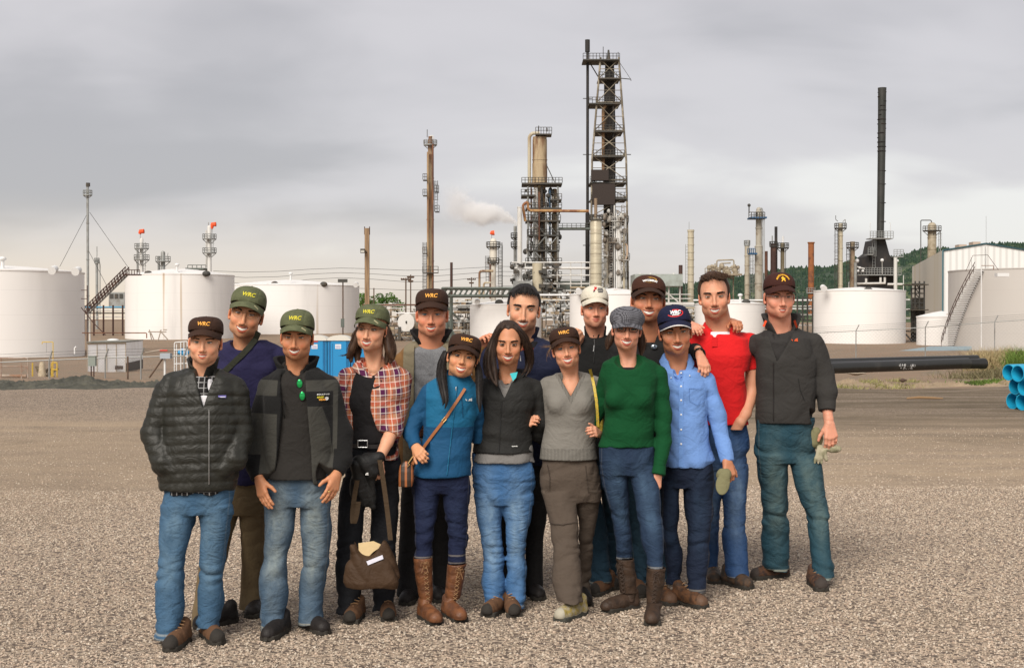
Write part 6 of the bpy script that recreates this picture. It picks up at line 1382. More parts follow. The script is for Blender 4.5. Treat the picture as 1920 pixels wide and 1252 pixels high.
# clods and debris along the pipes
mb=MB();rr=random.Random(12)
g=NG('dry_clay');c=g.mix(g.noise(3,5),(.20,.14,.085),(.42,.32,.21));g.done(c,.95,0,g.bump(g.noise(20,4),.5,.02));CLAY=g.m
xs=np.linspace(1540,1960,220);ysd=np.linspace(38.0,43.5,34);V=[];r=np.random.default_rng(8)
for y in ysd:
 for x in xs:X_=PX(x,y);k=math.exp(-((y-41.0-.004*(x-1700))/1.0)**2);h=.16*k*(.55+.45*math.sin(X_*2.1)+.35*math.sin(X_*5.3+y*2)+.2*math.sin(X_*11));V.append((X_,y,gzs(X_,y)+max(h,0)+.025*k*r.normal()-.03*(1-min(1,2*k))))
n=len(xs);F_=np.array([(i*n+j,i*n+j+1,(i+1)*n+j+1,(i+1)*n+j)for i in range(len(ysd)-1)for j in range(n-1)]);bm=mesh_np('clay_ridge',np.array(V),F_,CLAY);tag(bm,kind='structure')
def rock(label,px_,py_,s,mat,seed,flat=.5):
 q=G3(px_,py_);r=random.Random(seed);mb=MB();n=8;mb.ball((0,0,0),(s,s*.7,s*flat),n);mb.v=[(v[0]*(1+.25*math.sin(7*v[1]/s+seed)),v[1]*(1+.2*math.sin(5*v[0]/s)),v[2]*(1+.3*math.sin(4*v[0]/s+2)))for v in mb.v];o=mb.build('rock',mat,off=(0,0,0));o.location=(q[0],q[1],s*flat*.4);tag(o,label,'rock');return o
rock('pale flat rock left of the black pipe in the dirt',1606,701,.26,M('pale_rock',(.50,.42,.32),.9),1,.25);rock('small dark clod on the dirt below the black pipe',1693,714,.10,M('dark_clod',(.08,.05,.035),.9),2);rock('small pinkish stone near the fence foot',1712,663.5,.09,M('pink_rock',(.5,.3,.22),.9),3)if False else None
q=ground_at(1732,750,0);o=MB();o.tube([(q[0]-.38,q[1],.04),(q[0]-.1,q[1]+.02,.06),(q[0]+.2,q[1],.05),(q[0]+.42,q[1]-.02,.04)],[.02,.03,.028,.015],7);o=o.build('wood_scrap',M('scrap_tan',(.26,.16,.08),.9));tag(o,'small tan wood scrap on the dark dirt left of the blue pipes','debris')

# ---- things held
def build_held():
 m=cloth('cap_khaki_held',(.18,.17,.09),.9,300,.3)
 F=Field((-.12,-.10,-.14),(.12,.10,.14),.004);F.ell((0,.006,.022),(.050,.034,.048),.012);F.add(lambda x,y,z:creases((x,y,z),3,40,.006));F.op(lambda x,y,z:np.maximum(np.abs(y+.030-7*(x-.0)**2-.25*z)-.0055,np.sqrt((x/.043)**2+((z+.026)/.066)**2)*.043-.043),(-.08,-.05,-.12),(.08,.06,.03),.006);V,Q=F.mesh()
 ctr=np.array(P(1356,898,oxp.d-.13));a=R(14);Rm=np.array([[math.cos(a),0,math.sin(a)],[0,1,0],[-math.sin(a),0,math.cos(a)]])
 o=mesh_np('held_cap',V@Rm.T,Q,m);o.location=ctr;tag(o,'olive cap crushed in the hand of the light blue shirt man','cap')
 F=Field((-.12,-.10,-.16),(.14,.10,.12),.004);F.ell((-.035,.03,.0),(.05,.035,.075),.01);F.add(lambda x,y,z:creases((x,y,z),3,40,.006));V,Q=F.mesh();o=mesh_np('held_cap',V,Q,m);o.location=P(1542,822,hop.d-.08);tag(o,'olive cap held behind the hand of the hoodie man','cap')
 gl=cloth('glove_cream',(.42,.38,.27),.9,200,.3,mottled=((.25,.24,.15),25));F=Field((-.1,-.06,-.16),(.12,.06,.08),.004)
 F.cap((-.035,0,.02),(-.045,0,-.045),.022,.026,.01,sq=1.6);[F.cap((-.045+dx,0,-.05),(-.048+dx*1.2,0,-.078),.0105,.009,.006)for dx in(-.018,0,.018)];F.cap((-.01,0,-.0),(.005,.005,-.06),.016,.012,.006);F.ell((.058,.01,.012),(.050,.022,.026),.012);F.cap((-.03,.01,.01),(.05,.01,.012),.014,None,.012);F.add(lambda x,y,z:wob((x,y,z),3,60,.003));V,Q=F.mesh();o=mesh_np('work_gloves',V,Q,gl);o.location=P(1548,845,hop.d-.10);tag(o,'pale work gloves held by the hoodie man','gloves')
 # handbag, held low by the plaid shirt woman
 br=cloth('brown_bag_nylon',(.050,.026,.012),.7,200,.3,var=.2);D=plp.d-.30;pp=lambda x,y,dy=0:np.array(P(x,y,D+dy))
 root=empty('shoulder_bag',pp(695,1102),'slouchy brown shoulder bag with papers sticking out, hanging before the plaid shirt woman','bag');o0=np.array(root.location)
 rows=[(pp(0,y)[2]-o0[2],(pp(a,y)[0]+pp(b,y)[0])/2-o0[0],0,(pp(b,y)[0]-pp(a,y)[0])/2,d)for y,a,b,d in((1012,660,732,.03),(1030,655,737,.045),(1060,645,748,.065),(1090,638,752,.075),(1102,643,745,.065))]
 F=Field((min(r[1]-r[3]for r in rows)-.04,-.14,rows[-1][0]-.03),(max(r[1]+r[3]for r in rows)+.04,.14,rows[0][0]+.05),.005);F.loft(rows,.01,'u',2.6);F.add(lambda x,y,z:creases((x,y,z),8,22,.009)+wob((x,y,z),3,40,.003));x0=pp(690,0)[0]-o0[0];zz=pp(0,1040)[2]-o0[2]
 F.op(lambda x,y,z:np.maximum(np.abs(y)-.035,zz-z+.0*x+2.0*(x-x0)**2*6),(x0-.16,-.05,zz),(x0+.16,.05,zz+.2),.01,'s');F.ell((x0-.005,-.05,zz+.05),(.065,.06,.060),.01,'s');V,Q=F.mesh();bag=mesh_np('bag_body',V,Q,br,root)
 mb=MB();q=[pp(x,y,-.015)-o0 for x,y in((672,1018),(700,1014),(718,1022),(700,1034),(690,1044),(673,1042))];q2=[v+np.array([0,.006,0])for v in q];n=6;mb.add(q+q2,[tuple(range(n))[::-1],tuple(range(n,2*n))]+[(i,(i+1)%n,(i+1)%n+n,i+n)for i in range(n)]);mb.build('folder',M('manila_folder',(.66,.50,.27),.7),root,False)
 mb=MB();q=[pp(x,y,-.06)-o0 for x,y in((687,1052),(717,1040),(719,1047),(690,1059))];q2=[v+np.array([0,.006,0])for v in q];mb.add(q+q2,[(3,2,1,0),(4,5,6,7)]+[(i,(i+1)%4,(i+1)%4+4,i+4)for i in range(4)]);mb.build('paper',M('white_paper',(.70,.70,.80),.7),root,False)
 sb=cloth('bag_strap_brown',(.060,.038,.020),.8,200,.3)
 for L_,nm in(([(712,862,.0),(720,905,.02),(727,960,.03),(732,1012,.03)],'strap'),([(670,900,.0),(662,940,.02),(657,980,.02),(659,1000,.02),(668,985,.0),(672,940,0)],'strap')):
  mb=MB();C_=bez([pp(*q)-o0 for q in L_],14)if nm=='strap' else 0
  V_=[]
  for i,c in enumerate(C_):V_+=[c+np.array([-.014,0,0]),c+np.array([.014,0,0]),c+np.array([.014,.003,0]),c+np.array([-.014,.003,0])]
  mb.add(V_,[(4*i+a,4*i+(a+1)%4,4*i+4+(a+1)%4,4*i+4+a)for i in range(13)for a in range(4)]);mb.build(nm,sb,root)
  # the black jacket she carries over her arm
 bk=cloth('black_nylon_jacket',(.012,.012,.012),.6,200,.3);c0=pp(690,860,.06)
 F=Field(c0-np.array([.16,.14,.45]),c0+np.array([.16,.16,.15]),.006);a=pp(712,848,.06)
 F.cap(pp(672,868,.03),pp(708,858,.04),.050,.045,.03);F.cap(pp(690,872,.02),pp(700,885,.02),.052,.04,.03);F.cap(pp(672,880,.05),pp(668,925,.07),.045,.040,.03);F.cap(pp(695,885,.04),pp(700,950,.07),.035,.022,.03);F.cap(pp(680,890,.05),pp(683,945,.07),.03,.025,.03)
 F.add(lambda x,y,z:creases((x,y,z),8,26,.010,(1,1,.8)));V,Q=F.mesh();o=mesh_np('carried_jacket',V-c0,Q,bk);o.location=c0;tag(o,'black jacket bundled over the forearm of the plaid shirt woman','jacket')
 q=pp(688,888,-.05)-c0;V,T_=mountain_mark(.9);mb=MB();mb.add([(q[0]+v[0],q[1],q[2]+v[1])for v in V],T_);mb.build('emblem',WHT,o,False)
 # small striped purse of the blue jacket woman
 D=blp.d-.13;pp=lambda x,y,dy=0:np.array(P(x,y,D+dy));root=empty('crossbody_purse',pp(760,915),'small rounded purse with brown and black stripes hanging at the blue jacket hip','purse');o0=np.array(root.location)
 g=NG('striped_leather');x,y,z=g.xyz();cc=g.mix(g.step(g.math('SINE',g.math('MULTIPLY_ADD',x,170,.6)),.35,.5),(.030,.018,.012),(.33,.11,.035));g.done(cc,.5,0,g.bump(g.noise(90,3),.3,.002));F=Field((-.08,-.06,-.02),(.08,.06,.19),.004)
 F.loft([(.01,.0,0,.040,.03),(.05,.004,0,.046,.036),(.10,.006,0,.044,.034),(.135,.006,0,.038,.028),(.16,.006,0,.018,.015)],.01,'u',3);V,Q=F.mesh();pu=mesh_np('purse_body',V,Q,g.m,root)
 mb=MB();mb.tube([(.014,-.036,.13),(.028,-.040,.145),(.018,-.040,.155)],.0035,6);mb.tube([(.018,-.03,.15),(.045,-.01,.19)],.004,6);mb.build('clasp',GOLD,root)
 # ------------------------------------------------------------------ the fifteen people
def arm(p,L):return([p.p(q[0],q[1],q[2])for q in L],[q[3]*p.k for q in L])
def legr(p,i,rows,hipdy=0,back=.2,bf=.85,top_=None):
 gx,gy,g0,yaw=p.foot[i];dyb=gy+back*math.cos(R(yaw))-p.d;n=len(rows);y0,y1=rows[0][0],rows[-1][0]
 return p.rows([(r[0],r[1],r[2],abs(r[2]-r[1])/2*p.k*bf+.012,hipdy+(dyb-hipdy)*(r[0]-y0)/(y1-y0))for r in rows])
def hips(p,rows,b=.115):return p.rows([(r[0],r[1],r[2],(r[3]-.012 if len(r)>3 else b))for r in rows])
def scl(p,eye,chin):return(chin-eye)*p.k/.1155
SK={'fair':(0.680,0.354,0.217),'pink':(0.642,0.279,0.164),'mid':(0.603,0.293,0.160),'tan':(0.525,0.234,0.119),'olive':(0.603,0.297,0.156)}
OLIVE=cloth('cap_olive_cotton',(.085,.095,.048),.9,700,.3,masks=[('tear',(.42,.38,.22),.003)],mottled=((.11,.12,.062),30))
BROWNC=cloth('cap_brown_cotton',(.038,.017,.010),.9,700,.3)
YELT=M('thread_yellow',(.62,.55,.03),.7);ORT=M('thread_orange',(.85,.40,.06),.7);WHT=M('thread_white',(.8,.8,.78),.7)
HDARK=hair_mat((.016,.009,.006),(.050,.028,.018),'hair_dark');HBLACK=hair_mat((.006,.005,.005),(.022,.018,.016),'hair_black')
HBROWN=hair_mat((.030,.014,.008),(.075,.038,.020),'hair_brown');HLIGHT=hair_mat((.12,.065,.03),(.26,.15,.075),'hair_light_brown')
METAL=M('zip_metal',(.5,.5,.5),.35,.9);GOLD=M('gold_metal',(.75,.5,.2),.3,.9)
BOOTB=M('boot_brown',(.085,.045,.022),.75,0,(.03,.022,.016),25,(.35,.6),bump=.3,bscale=120)
BOOTT=cloth('hiking_boot_suede',(.12,.06,.03),.85,300,.3,masks=[('panel',(.03,.026,.022),.004)],mott=20)
BOOTK=cloth('black_shoe_leather',(.016,.013,.012),.6,200,.2);LACE=M('shoe_lace',(.30,.17,.08),.8)
SOLE=M('shoe_sole',(.028,.024,.018),.8)
def sides(lowz=-.05,fz=.03):return lambda x,y,z:np.minimum(np.minimum(z-lowz-.0*x,np.maximum(y+.045-.0*x,z-fz)),np.maximum(y-.0,(z+.028)*1.0))
def temple(lowf=-.012,lowb=-.062):return lambda x,y,z:np.minimum(np.minimum(z-np.where(y<.02,lowf,lowb)+0*x,y+.052+.0*x),.075-z)
def glasses(p,rim,r=(.0225,.0145),square=2.0,thick=.0011,lens=None,up=0,top_only=False,name='glasses',drop=.004):
 mb=MB();q=lambda L:[tuple(v)for v in p.put(L)]
 for e in(-1,1):
  pts=[]
  for a in range(25):
   t=2*math.pi*a/24;c,s_=math.cos(t),math.sin(t)
   x=e*.033+r[0]*abs(c)**(2/square)*np.sign(c);z=-drop+up+r[1]*abs(s_)**(2/square)*np.sign(s_)
   pts.append((x,-.0985+.008*(abs(x)/.05)**2,z))
  if top_only:pts=pts[0:13]
  mb.tube(q(pts),thick,5,cap=False)
  mb.tube(q([(e*.054,-.091,.003+up),(e*.071*p.hw,-.078,.004+up),(e*.078*p.hw,.005,.002)]),thick*1.2,5)
 mb.tube(q([(-.011,-.099,.001+up),(0,-.103,.004+up),(.011,-.099,.001+up)]),thick,5)
 o=mb.build(name,rim,p.root)
 if lens:
  mb=MB()
  for e in(-1,1):
   V=[(e*.033,-.0965,-drop+up)]+[(e*.033+r[0]*.97*math.cos(t),-.0975+.008*(abs(e*.033+r[0]*math.cos(t))/.05)**2,-drop+up+r[1]*.97*math.sin(t))for t in np.linspace(0,2*math.pi,17)[:-1]]
   mb.add(q(V),[(0,1+(i+1)%16,1+i)for i in range(16)])
  mb.build('lens',lens,o)
 return o
def on_surface(p,name,obj,pts_px,mat,r=.004,parent=None,n=6,lift=.002,closed=False):
 """a cord or strap laid on the front of a garment: cast from the garment's front"""
 me=obj.data;co=np.zeros(len(me.vertices)*3,np.float32);me.vertices.foreach_get('co',co);co=co.reshape(-1,3)
 out=[]
 for px,py in pts_px:
  q=p.p(px,py,-.12);d2=(co[:,0]-q[0])**2+(co[:,2]-q[2])**2;m=np.where(d2<.018**2)[0]
  y=co[m,1].min()if len(m)else q[1];w=p.p(px,py,y);out.append((w[0],y-lift,w[2]))
 if isinstance(r,tuple): # flat strap
  mb=MB();V=[];hw,th=r
  for i,q in enumerate(out):
   a=np.array(out[min(i+1,len(out)-1)])-np.array(out[max(i-1,0)]);a[1]=0;a/=np.linalg.norm(a);nrm=np.array((a[2],0,-a[0]))
   for sx_,sy_ in((-1,0),(1,0),(1,1),(-1,1)):V.append(np.array(q)+nrm*hw*sx_+np.array((0,-th*sy_,0)))
  F_=[(4*i+a,4*i+(a+1)%4,4*i+4+(a+1)%4,4*i+4+a)for i in range(len(out)-1)for a in range(4)]
  mb.add(V,F_);return mb.build(name,mat,parent or obj)
 mb=MB();mb.tube(out,r,n);return mb.build(name,mat,parent or obj)
def surf_y(p,obj,px,py,rad=.012):
 me=obj.data;co=np.zeros(len(me.vertices)*3,np.float32);me.vertices.foreach_get('co',co);co=co.reshape(-1,3)
 q=p.p(px,py,-.12);m=np.where((co[:,0]-q[0])**2+(co[:,2]-q[2])**2<rad**2)[0]
 y=co[m,1].min()if len(m)else-.12;w=p.p(px,py,y);return np.array((w[0],y,w[2]))
def patch(p,obj,name,px,py,V2,T,mat,rot=0,sc=1.0,th=.0015,lift=.001):
 """flat shapes or letters (metres) sewn on a garment around a pixel"""
 me=obj.data;co=np.zeros(len(me.vertices)*3,np.float32);me.vertices.foreach_get('co',co);co=co.reshape(-1,3)
 q=p.p(px,py,-.14);m=co[(np.abs(co[:,0]-q[0])<.12)&(np.abs(co[:,2]-q[2])<.12)]
 c,s_=math.cos(R(rot)),math.sin(R(rot));w=surf_y(p,obj,px,py)
 def mp(x,y,e):
  X_,Z_=w[0]+(x*c-y*s_)*sc,w[2]+(x*s_+y*c)*sc;mm=m[(m[:,0]-X_)**2+(m[:,2]-Z_)**2<.011**2]
  Y_=mm[:,1].min()if len(mm)else w[1];return(X_,Y_-e-lift,Z_)
 A,F_=solid_text(V2,T,mp,th);mb=MB();mb.add(A,F_);return mb.build(name,mat,obj,smooth=False)
def poly(pts):return np.array([(x,y,0)for x,y in pts],float),[tuple(range(len(pts)))]
def mountain_mark(s=1.0): # three quarter-round ridges
 V=[];T=[]
 for k,(r0,r1)in enumerate(((.0,.0075),(.0095,.0135),(.0155,.0195))):
  b=len(V);n=9
  for i in range(n):a=math.pi/2+math.pi/2*i/(n-1);V+=[(r0*math.cos(a)*s+.009*s,r0*math.sin(a)*s*.85-.008*s,0),(r1*math.cos(a)*s+.009*s,r1*math.sin(a)*s*.85-.008*s,0)]
  T+=[(b+2*i,b+2*i+1,b+2*i+3,b+2*i+2)for i in range(n-1)]
 return np.array(V),T

def person_puffer():
 p=Person('man in dark quilted puffer jacket, blue jeans and brown cap, leftmost of the group',[(314,1224,-6,0),(412,1211,28,0)])
 sh=([p.p(320,716,.02),p.p(440,722,.02)])
 head(p,385,640,scl(p,640,681),yaw=4,pitch=2,roll=2,wide=1.04,skin=SK['fair'],smile=.55,open_=.45,iris=(.10,.10,.075),brow=(.03,.017,.01),neck=p.p(380,700,.03),stub=.12)
 shell_hair(p,HBROWN,thick=.005,hairline=temple(-.008,-.06),seed=3)
 cap_mesh(p,BROWNC,flat=True,text=('WRC',.027,ORT),up=.006,drop=.006)
 jk=cloth('puffer_nylon',(0.019,0.019,0.015),.5,300,.3,var=.25,spec=.35)
 T=p.rows([(696,348,412,.085),(706,326,434,.105),(730,312,448,.135),(790,305,452,.15),(850,302,450,.155),(895,298,446,.15),(918,300,441,.145)])
 A=[arm(p,[(318,736,.02,30),(291,812,.0,27),(308,868,-.07,25),(330,884,-.09,16)]),arm(p,[(440,738,.02,28),(450,812,.02,25),(440,860,-.06,24),(418,880,-.09,16)])]
 nk=p.p(385,708,-.10)
 def ex(F):F.ell(p.p(386,694,-.07),(.055,.08,.10),.01,'s');F.op(lambda x,y,z:np.abs(x-p.p(391,700)[0])*1.0-.042*np.clip((z-p.p(0,762)[2])/.15,0,1.6)+0*y,p.p(350,762,-.3),p.p(430,690,-.03),.004,'s')
 j=top(p,'jacket',T,A,[([p.p(380,706,.02),sh[0]],[.06,.055]),([p.p(380,706,.02),sh[1]],[.06,.05])],jk,'puff',seed=4,k=.012,cuffs=False,post=ex)
 sq=lambda g:g.mix(g.math('MAXIMUM',g.step(g.math('SINE',g.math('MULTIPLY',g.xyz()[0],210)),.82,.95),g.step(g.math('SINE',g.math('MULTIPLY',g.xyz()[2],210)),.82,.95)),(.014,.013,.013),(.30,.30,.30))
 shirt=cloth('dark_checked_flannel',(0,0,0),.9,pat=sq)
 top(p,'shirt',p.rows([(704,350,412,.09),(730,340,425,.12),(790,330,430,.125),(924,312,432,.125)]),[],[],shirt,'shirt',seed=2,cuffs=False,post=lambda F:F.ell(p.p(394,702,-.12),(.034,.08,.105),.01,'s'))
 top(p,'undershirt',p.rows([(709,366,404,.07),(740,355,418,.114),(780,350,420,.116)]),[],[],cloth('white_cotton',(.74,.73,.76),.9),'knit',seed=2,cuffs=False,post=lambda F:F.ell(p.p(388,690,-.10),(.05,.08,.045),.01,'s'))
 ring_collar(p,p.p(381,694,.035),.070,.058,jk,gap=.45,drop=.04,flare=.014,th=.008)
 on_surface(p,'zip',j,[(392,y)for y in range(768,918,14)],METAL,.0022)
 V,T_=poly([(-.020,.006),(.019,.006),(.019,-.007),(-.008,-.006),(-.02,-.002)]);lb=patch(p,j,'label_patch',417,743,V,T_,M('label_blue',(.16,.14,.42),.6));V,T_=poly([(-.015,-.002),(.015,-.001),(.015,-.004),(-.006,-.0045)]);patch(p,j,'label_stripe',417,743,V,T_,WHT,lift=.003)
 mb=MB()
 for y in(712,733,752):q=surf_y(p,j,376,y);mb.ball((q[0]+.004,q[1]+.012,q[2]),.0045,6)
 H=hips(p,[(885,300,441),(915,299,440),(940,299,439),(962,301,437,.11)])
 L=legr(p,0,[(945,300,374),(990,298,364),(1042,298,350),(1080,295,347),(1135,291,347),(1192,293,339)])
 Q=legr(p,1,[(945,368,438),(990,372,432),(1042,373,425),(1080,372,421),(1135,368,420),(1174,370,414)])
 legs_mesh(p,'jeans',H,L,Q,denim('denim_light_blue',(0.036,0.092,0.169),(0.170,0.258,0.320)),seed=5)
 for i in(0,1):footwear(p,i,mat=BOOTT,sole=SOLE,lace=LACE,L=.31)
 finish_body(p,T,[L,Q])

def person_navy():
 p=Person('tall man in glasses, olive cap and navy shirt with a camera strap across his chest',[(363,1180,-45,0),(468,1160,-8,0)])
 head(p,462,588,scl(p,588,632),yaw=6,pitch=0,roll=11,wide=1.0,long_=1.04,nose=1.15,skin=SK['mid'],smile=1.0,open_=.9,neck=p.p(461,648,.04),stub=.35,sh=(p.p(418,655,.04),p.p(510,655,.04)),chest=p.p(462,690,.02))
 shell_hair(p,HDARK,thick=.005,hairline=temple(-.02,-.05),seed=8)
 cap_mesh(p,OLIVE,text=('WRC',.027,YELT),up=.004,tilt=4)
 glasses(p,M('thin_gold_rim',(.25,.16,.08),.3,.7),(.0235,.0165),2.2,.0009)
 nv=cloth('navy_jersey',(0.017,0.015,0.054),.9,masks=[])
 T=p.rows([(640,432,496,.08),(652,420,515,.10),(690,400,528,.125),(770,398,525,.125),(840,398,522,.125),(905,398,505,.125)])
 A=[arm(p,[(412,668,.03,24),(395,740,.05,20),(390,800,.08,17)]),arm(p,[(520,672,.03,24),(535,740,.05,20),(520,800,.1,17)])]
 o=top(p,'shirt',T,A,[([p.p(462,648,.04),p.p(425,658,.03)],[.05,.05]),([p.p(462,648,.04),p.p(508,662,.03)],[.05,.05])],nv,'shirt',seed=12,post=lambda F:F.ell(p.p(459,640,-.02),(.082,.14,.060),.01,'s'))
 on_surface(p,'camera_strap',o,[(485,622),(480,635),(468,650),(455,664),(442,676),(428,690),(415,702)],cloth('strap_webbing',(.022,.024,.014),.8),(.017,.003),lift=.004)
 kh=cloth('khaki_cotton',(.165,.120,.065),.9)
 H=hips(p,[(890,398,506),(940,396,505),(965,398,503,.11)])
 L=legr(p,0,[(950,398,450),(1050,375,425),(1110,366,408),(1165,360,402)]);Q=legr(p,1,[(950,448,504),(1010,452,500),(1060,453,498),(1100,450,496),(1136,449,492)])
 legs_mesh(p,'trousers',H,L,Q,kh,'soft',seed=5,amp=1.6)
 for i in(0,1):footwear(p,i,mat=BOOTK,sole=SOLE)
 finish_body(p,T,[L,Q])

def person_fleece():
 p=Person('man in open grey and black fleece jacket, olive cap and faded jeans, hands at pockets',[(497,1203,-14,0),(612,1191,35,0)])
 head(p,557,631,scl(p,631,673),yaw=0,pitch=2,roll=1,wide=1.0,nose=1.1,skin=SK['tan'],smile=1.0,open_=.85,jaw=1.0,brow=(.012,.008,.006),browt=1.3,neck=p.p(557,693,.03),stub=.45,sh=(p.p(515,706,.03),p.p(600,706,.03)),chest=p.p(557,728,.02))
 shell_hair(p,HBLACK,thick=.007,hairline=temple(-.005,-.06),seed=8)
 cap_mesh(p,OLIVE,text=('WRC',.027,YELT),up=.008,tilt=0)
 x_=lambda px:p.p(px,760)[0];z_=lambda py:p.p(560,py)[2]
 fl=cloth('fleece_grey_black',(0.043,0.042,0.036),.97,250,.35,masks=[('black',(.009,.009,.009),.002)],sheen=.05,var=.1)
 T=p.rows([(694,525,592,.09),(706,508,606,.115),(735,495,622,.145),(790,491,628,.155),(850,490,630,.155),(885,494,630,.15),(906,497,628,.14)])
 A=[arm(p,[(508,728,.03,26),(484,815,.02,24),(480,868,-.05,21),(488,896,-.10,17)]),arm(p,[(613,728,.03,26),(637,812,.02,24),(641,862,-.04,20),(630,886,-.09,17)])]
 zz=[z_(v)for v in(680,707,764,836,879,925)];xl=[x_(v)for v in(534,531,535,528,522,518)];xr=[x_(v)for v in(572,577,583,589,591,593)]
 opn=(lambda x,y,z:np.maximum(np.maximum(np.interp(z,zz[::-1],xl[::-1])-x,x-np.interp(z,zz[::-1],xr[::-1])),y+.075),p.p(505,930,-.3),p.p(610,670,-.05))
 def blk(V):
  x,y,z=V.T;xi=lambda a,b:np.minimum(x-x_(a),x_(b)-x);zi=lambda a,b:np.minimum(z_(a)-z,z-z_(b))
  L=np.minimum(xi(470,531),np.minimum(zi(739,774),.1));L2=np.minimum(x-np.interp(z,[z_(900),z_(774)],[x_(524),x_(526)]),x_(560)-x)
  Rr=np.minimum(xi(560,627),zi(731,760));side=np.minimum(x-np.interp(z,[z_(880),z_(800),z_(760)],[x_(628),x_(621),x_(608)]),z_(760)-z);side=np.minimum(side,x_(627)-x)
  sl=np.minimum(np.interp(z,[z_(830),z_(770)],[x_(488),x_(494)])-x,z_(740)-z);inn=np.minimum(np.minimum(x-x_(478),x_(492)-x),zi(748,880))
  out=.016-np.abs(x-np.interp(z,[z_(900),z_(700)],[x_(466),x_(488)]))
  cuffL=np.where(x<x_(520),z_(848)-z,-1);cuffR=np.where(x>x_(600),z_(838)-z,-1);cuffL=np.minimum(cuffL,x_(494)-x+.0*z);cuffR=np.minimum(cuffR,x-x_(628))
  yk=z-z_(700)+.35*0
  r2=np.minimum(out*0-1,0)
  return np.max([L,L2,Rr,side,cuffL,cuffR,np.minimum(z-z_(712),.1),r2,np.minimum(x-x_(634)-.25*(z-z_(830))*0,.1)*(z<z_(700))-.0,y-.03],axis=0)
 j=top(p,'jacket',T,A,[([p.p(558,700,.03),p.p(522,712,.03)],[.06,.058]),([p.p(558,700,.03),p.p(598,712,.03)],[.06,.058])],fl,'soft',seed=21,opening=opn,attrs={'black':blk},post=lambda F:F.ell(p.p(557,690,-.05),(.062,.12,.06),.01,'s'))
 polo=cloth('charcoal_pique',(.020,.018,.016),.9,300,.4)
 t=top(p,'polo_shirt',p.rows([(694,530,586,.085),(720,512,605,.115),(790,505,612,.12),(850,505,612,.12),(895,503,616,.145)]),[],[],polo,'knit',seed=3,cuffs=False,post=lambda F:(F.ell(p.p(557,690,-.08),(.048,.10,.050),.01,'s'),F.ell(p.p(560,712,-.14),(.016,.06,.06),.008,'s')))
 ring_collar(p,p.p(556,697,.025),.064,.036,polo,name='polo_collar',gap=.5,drop=.03,flare=.004,th=.003,fold=True,parent=t)
 ring_collar(p,p.p(556,698,.045),.088,.075,cloth('black_fleece',(.010,.010,.010),.97,200,.5),gap=.62,drop=.04,flare=.022,th=.010,parent=j,sx=1.12)
 V,T_=text_verts('MOUNTAIN',.0105,0,0,.0003,1.2);patch(p,j,'lettering',606,739,V,T_,WHT)
 V,T_=text_verts('HARD',.013,0,.2,.0006);patch(p,j,'lettering',601,744.5,V,T_,YELT);V,T_=text_verts('WEAR',.013,0,.2,.0006);patch(p,j,'lettering',604,749,V,T_,ORT)
 V,T_=poly([(.009*math.cos(a),.010*math.sin(a))for a in np.linspace(0,6.0,12)]);patch(p,j,'emblem',613,746.5,V,T_,WHT)
 for x0,y0 in((562,719),(567,742)):
  q=surf_y(p,t,x0,y0);mb=MB();mb.ball((q[0],q[1]-.006,q[2]),(.016,.004,.024),12);s_=mb.build('sunglasses_lens',M('green_mirror_lens',(.02,.38,.10),.12,.6),t)
  mb=MB();mb.tube([(q[0]+.018*math.cos(a),q[1]-.006,q[2]+.026*math.sin(a))for a in np.linspace(0,6.28,14)],.0016,5);mb.build('sunglasses_frame',BLACKP,s_)
 on_surface(p,'zip',j,[(533,y)for y in range(712,905,16)],BLACKP,.003)
 H=hips(p,[(885,497,621),(912,495,622),(935,496,622),(950,497,622,.11)])
 L=legr(p,0,[(925,496,562),(981,496,553),(1042,492,542),(1070,484,541),(1110,486,541),(1150,489,536),(1176,490,529)])
 Q=legr(p,1,[(925,558,622),(981,563,621),(1042,566,619),(1070,562,614),(1110,560,609),(1163,560,606)])
 legs_mesh(p,'jeans',H,L,Q,denim('denim_washed',(0.040,0.078,0.130),(0.252,0.289,0.273),1.25),seed=9)
 for i in(0,1):footwear(p,i,mat=BOOTK,sole=SOLE,L=.30)
 hand(p,p.p(486,898,-.12),p.p(498,945,-.17),(-.7,-.8,0),1,curl=.18,spread=.10,s=1.03)
 hand(p,p.p(632,888,-.10),p.p(617,935,-.17),(.75,-.7,0),-1,curl=.22,spread=.10,s=1.03)
 mb=MB();q=p.p(617,921,-.19);mb.lathe((q[0],q[1],0),[(.0105,q[2]-.003),(.0115,q[2]),(.0105,q[2]+.003)],14);mb.build('ring',GOLD,p.root)
 finish_body(p,T,[L,Q])

def plaid_pat(g):
 x,y,z=g.xyz();u=g.math('ADD',x,g.math('MULTIPLY',y,.45));v=g.math('SUBTRACT',z,g.math('MULTIPLY',y,.2))
 def band(t,per,ph,w):return g.step(g.math('SINE',g.math('MULTIPLY_ADD',t,2*math.pi/per,ph)),1-w*2-.08,1-w*2+.08)
 a=band(u,.105,0,.35);b=band(v,.105,1,.35);c=g.mix(g.math('MULTIPLY',g.math('ADD',a,b),.5),(.40,.20,.12),(.12,.012,.045))
 c=g.mix(g.math('MULTIPLY',band(u,.105,3.6,.18),.55),c,(.52,.12,.03));c=g.mix(g.math('MULTIPLY',band(v,.105,4.4,.18),.55),c,(.42,.05,.03))
 c=g.mix(g.math('MULTIPLY',g.math('MULTIPLY',a,b),.7),c,(.06,.01,.06))
 c=g.mix(g.math('MULTIPLY',band(u,.035,1.0,.06),.5),c,(.80,.74,.66));return g.mix(g.math('MULTIPLY',band(v,.035,2.0,.06),.5),c,(.80,.74,.66))
